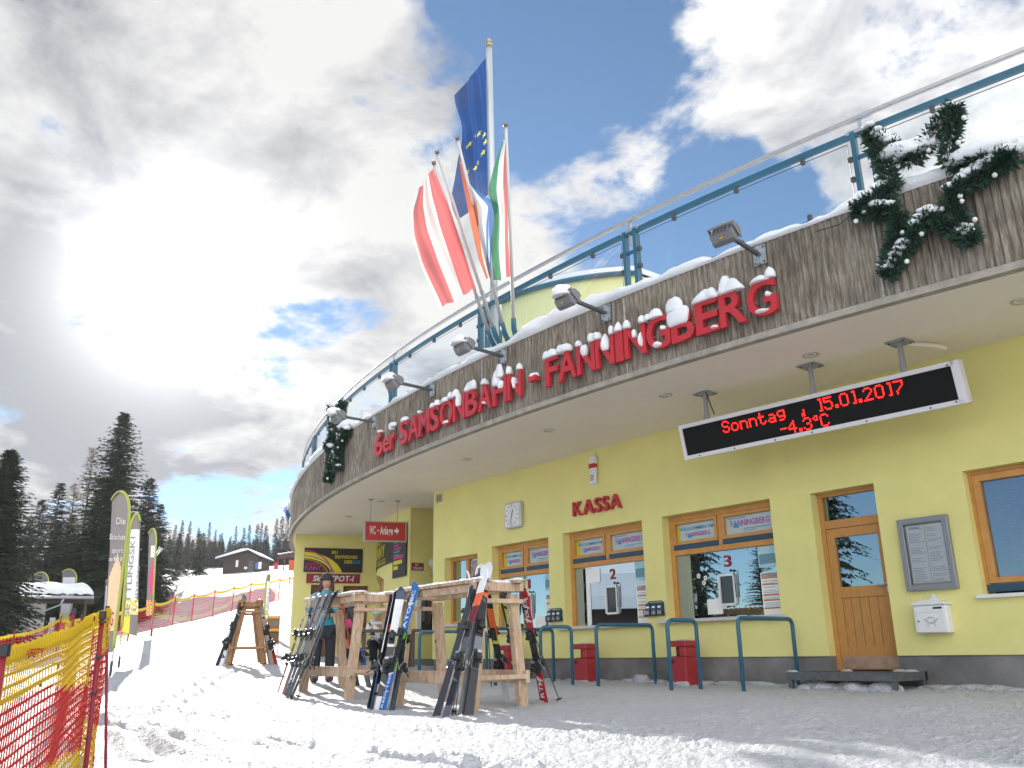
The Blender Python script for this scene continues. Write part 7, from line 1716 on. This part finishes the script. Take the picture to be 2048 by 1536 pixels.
def child():
    x, y = -16.72, 9.56; g = .27; t = thing('person', 'child in off-white hooded jacket and mint green hat sitting with back to the camera', 'person', (x, y, g), math.radians(-20))
    # seated at z = .42, facing +x (towards the wall)
    P = [(0,0,.50),(.02,0,.66),(.04,0,.82),(.05,0,.93),(.30,.09,.50),(.34,.10,.10),(.42,.10,.06),(.30,-.09,.50),(.34,-.10,.10),(.42,-.10,.06),(.05,.15,.88),(.16,.20,.70),(.32,.14,.66),(.05,-.15,.88),(.16,-.20,.70),(.32,-.14,.66)]
    E = [(0,1),(1,2),(2,3),(0,4),(4,5),(5,6),(0,7),(7,8),(8,9),(3,10),(10,11),(11,12),(3,13),(13,14),(14,15)]
    R = [(.16,.18),(.15,.17),(.14,.16),(.09,.09),.085,.065,.05,.085,.065,.05,.075,.06,.05,.075,.06,.05]
    skin_body('body', P, E, R, 0, mat('white_jacket', (.60, .56, .56), .85, bump=.5, bs=10), t)
    b = MB(); [b.tube([(.02, s * .09, .47), (.33, s * .10, .46), (.36, s * .10, .12)], [.105, .095, .08], 10) for s in (-1, 1)]; b.build('trousers', NAVYT, t, smooth=True, local=True)
    b = MB(); [b.blob((.40, s * .10, .07), (.12, .055, .07), 1, nu=10, nv=7) for s in (-1, 1)]; b.build('boots', DARK, t, smooth=True, local=True)
    h = MB(); h.blob((.07, 0, 1.06), (.085, .078, .10), 1, nu=14, nv=10, amp=.02); h.blob((.155, 0, 1.05), (.016, .012, .016), 1, nu=6, nv=5); h.tube([(.05, 0, .93), (.06, 0, 1.0)], .05, 8); hd = h.build('head', SKINC, t, smooth=True, local=True)
    e = MB(); [e.blob((.148, s * .03, 1.075), (.006, .011, .007), 0, nu=6, nv=5, amp=0) for s in (-1, 1)]; e.build('eyes', DARK, hd, local=True)
    k = MB(); rings = [(.098, 0), (.104, .035), (.102, .07), (.092, .11), (.070, .14), (.03, .158), (.001, .16)]
    n = 16; vs = [(.06 + r * math.cos(2 * PI * q / n), r * math.sin(2 * PI * q / n), 1.05 + z) for r, z in rings for q in range(n)]
    k.add(vs, [(i * n + q, i * n + (q + 1) % n, (i + 1) * n + (q + 1) % n, (i + 1) * n + q) for i in range(6) for q in range(n)], [i % 2 for i in range(6) for q in range(n)]); k.build('knit_hat', [mat('hat_mint', (.10, .50, .36), .9), mat('hat_light', (.55, .62, .55), .9)], t, smooth=True, local=True)
    k = MB(); k.tube([(-.06, .09, .93), (-.11, .05, .92), (-.125, 0, .915), (-.11, -.05, .92), (-.06, -.09, .93)], [.03, .045, .05, .045, .03], 8); k.build('hood', MATS['white_jacket'], t, smooth=True, local=True)
    for s in (1, -1): hand(t, (.32, s * .14, .66), (.9, -s * .3, 0), (0, 0, -1), DARK, .8)
    q = thing('bench', 'brown wooden bench under the child in the off-white jacket', 'bench', (x, y, g), math.radians(-20)); b = MB(); b.box((.0, 0, .37), (.34, 1.1, .05)); b.build('seat', mat('bench_wood', (.16, .075, .04), .6), q, local=True)
    for s in (-1, 1): b = MB(); b.box((0, s * .42, .17), (.28, .06, .35)); b.build('leg', MATS['bench_wood'], q, local=True)
    q = thing('table', 'dark brown table in front of the seated child by the rounded wall', 'table', (x, y, g), math.radians(-20)); b = MB(); b.box((.72, .1, .70), (.62, 1.3, .05)); b.build('table_top', mat('table_dark', (.09, .06, .045), .6), q, local=True)
    for s in (-1, 1): b = MB(); b.box((.72, .1 + s * .5, .33), (.5, .07, .69)); b.build('leg', MATS['table_dark'], q, local=True)
child()
# ================================================================== AIR
hz = MB(); hz.bx(-312, 312, -312, 312, -10, 58)
hm_ = bpy.data.materials.new('air'); hm_.use_nodes = True
_n, _l = hm_.node_tree.nodes, hm_.node_tree.links; _n.remove(_n['Principled BSDF'])
_v = _n.new('ShaderNodeVolumePrincipled'); _v.inputs['Color'].default_value = (.92, .95, 1, 1); _v.inputs['Density'].default_value = .00028; _v.inputs['Anisotropy'].default_value = .35
_l.new(_v.outputs[0], _n['Material Output'].inputs['Volume'])
ho_ = hz.build('haze', hm_, None, kind='stuff'); ho_['label'] = 'thin bright winter haze over the slope'

# joined small pieces that cannot be told apart one by one
for o in bpy.data.objects:
    if o.parent is not None and o.name.split('.')[0] in ('clamp', 'screw', 'bolt', 'cable_tie', 'sound_slots', 'slats', 'hour_marks', 'painted_shape', 'fixing', 'fittings', 'snow', 'snow_cap', 'flower_sticker', 'hanging_clothes', 'eyes', 'crates'): o['kind'] = 'stuff'
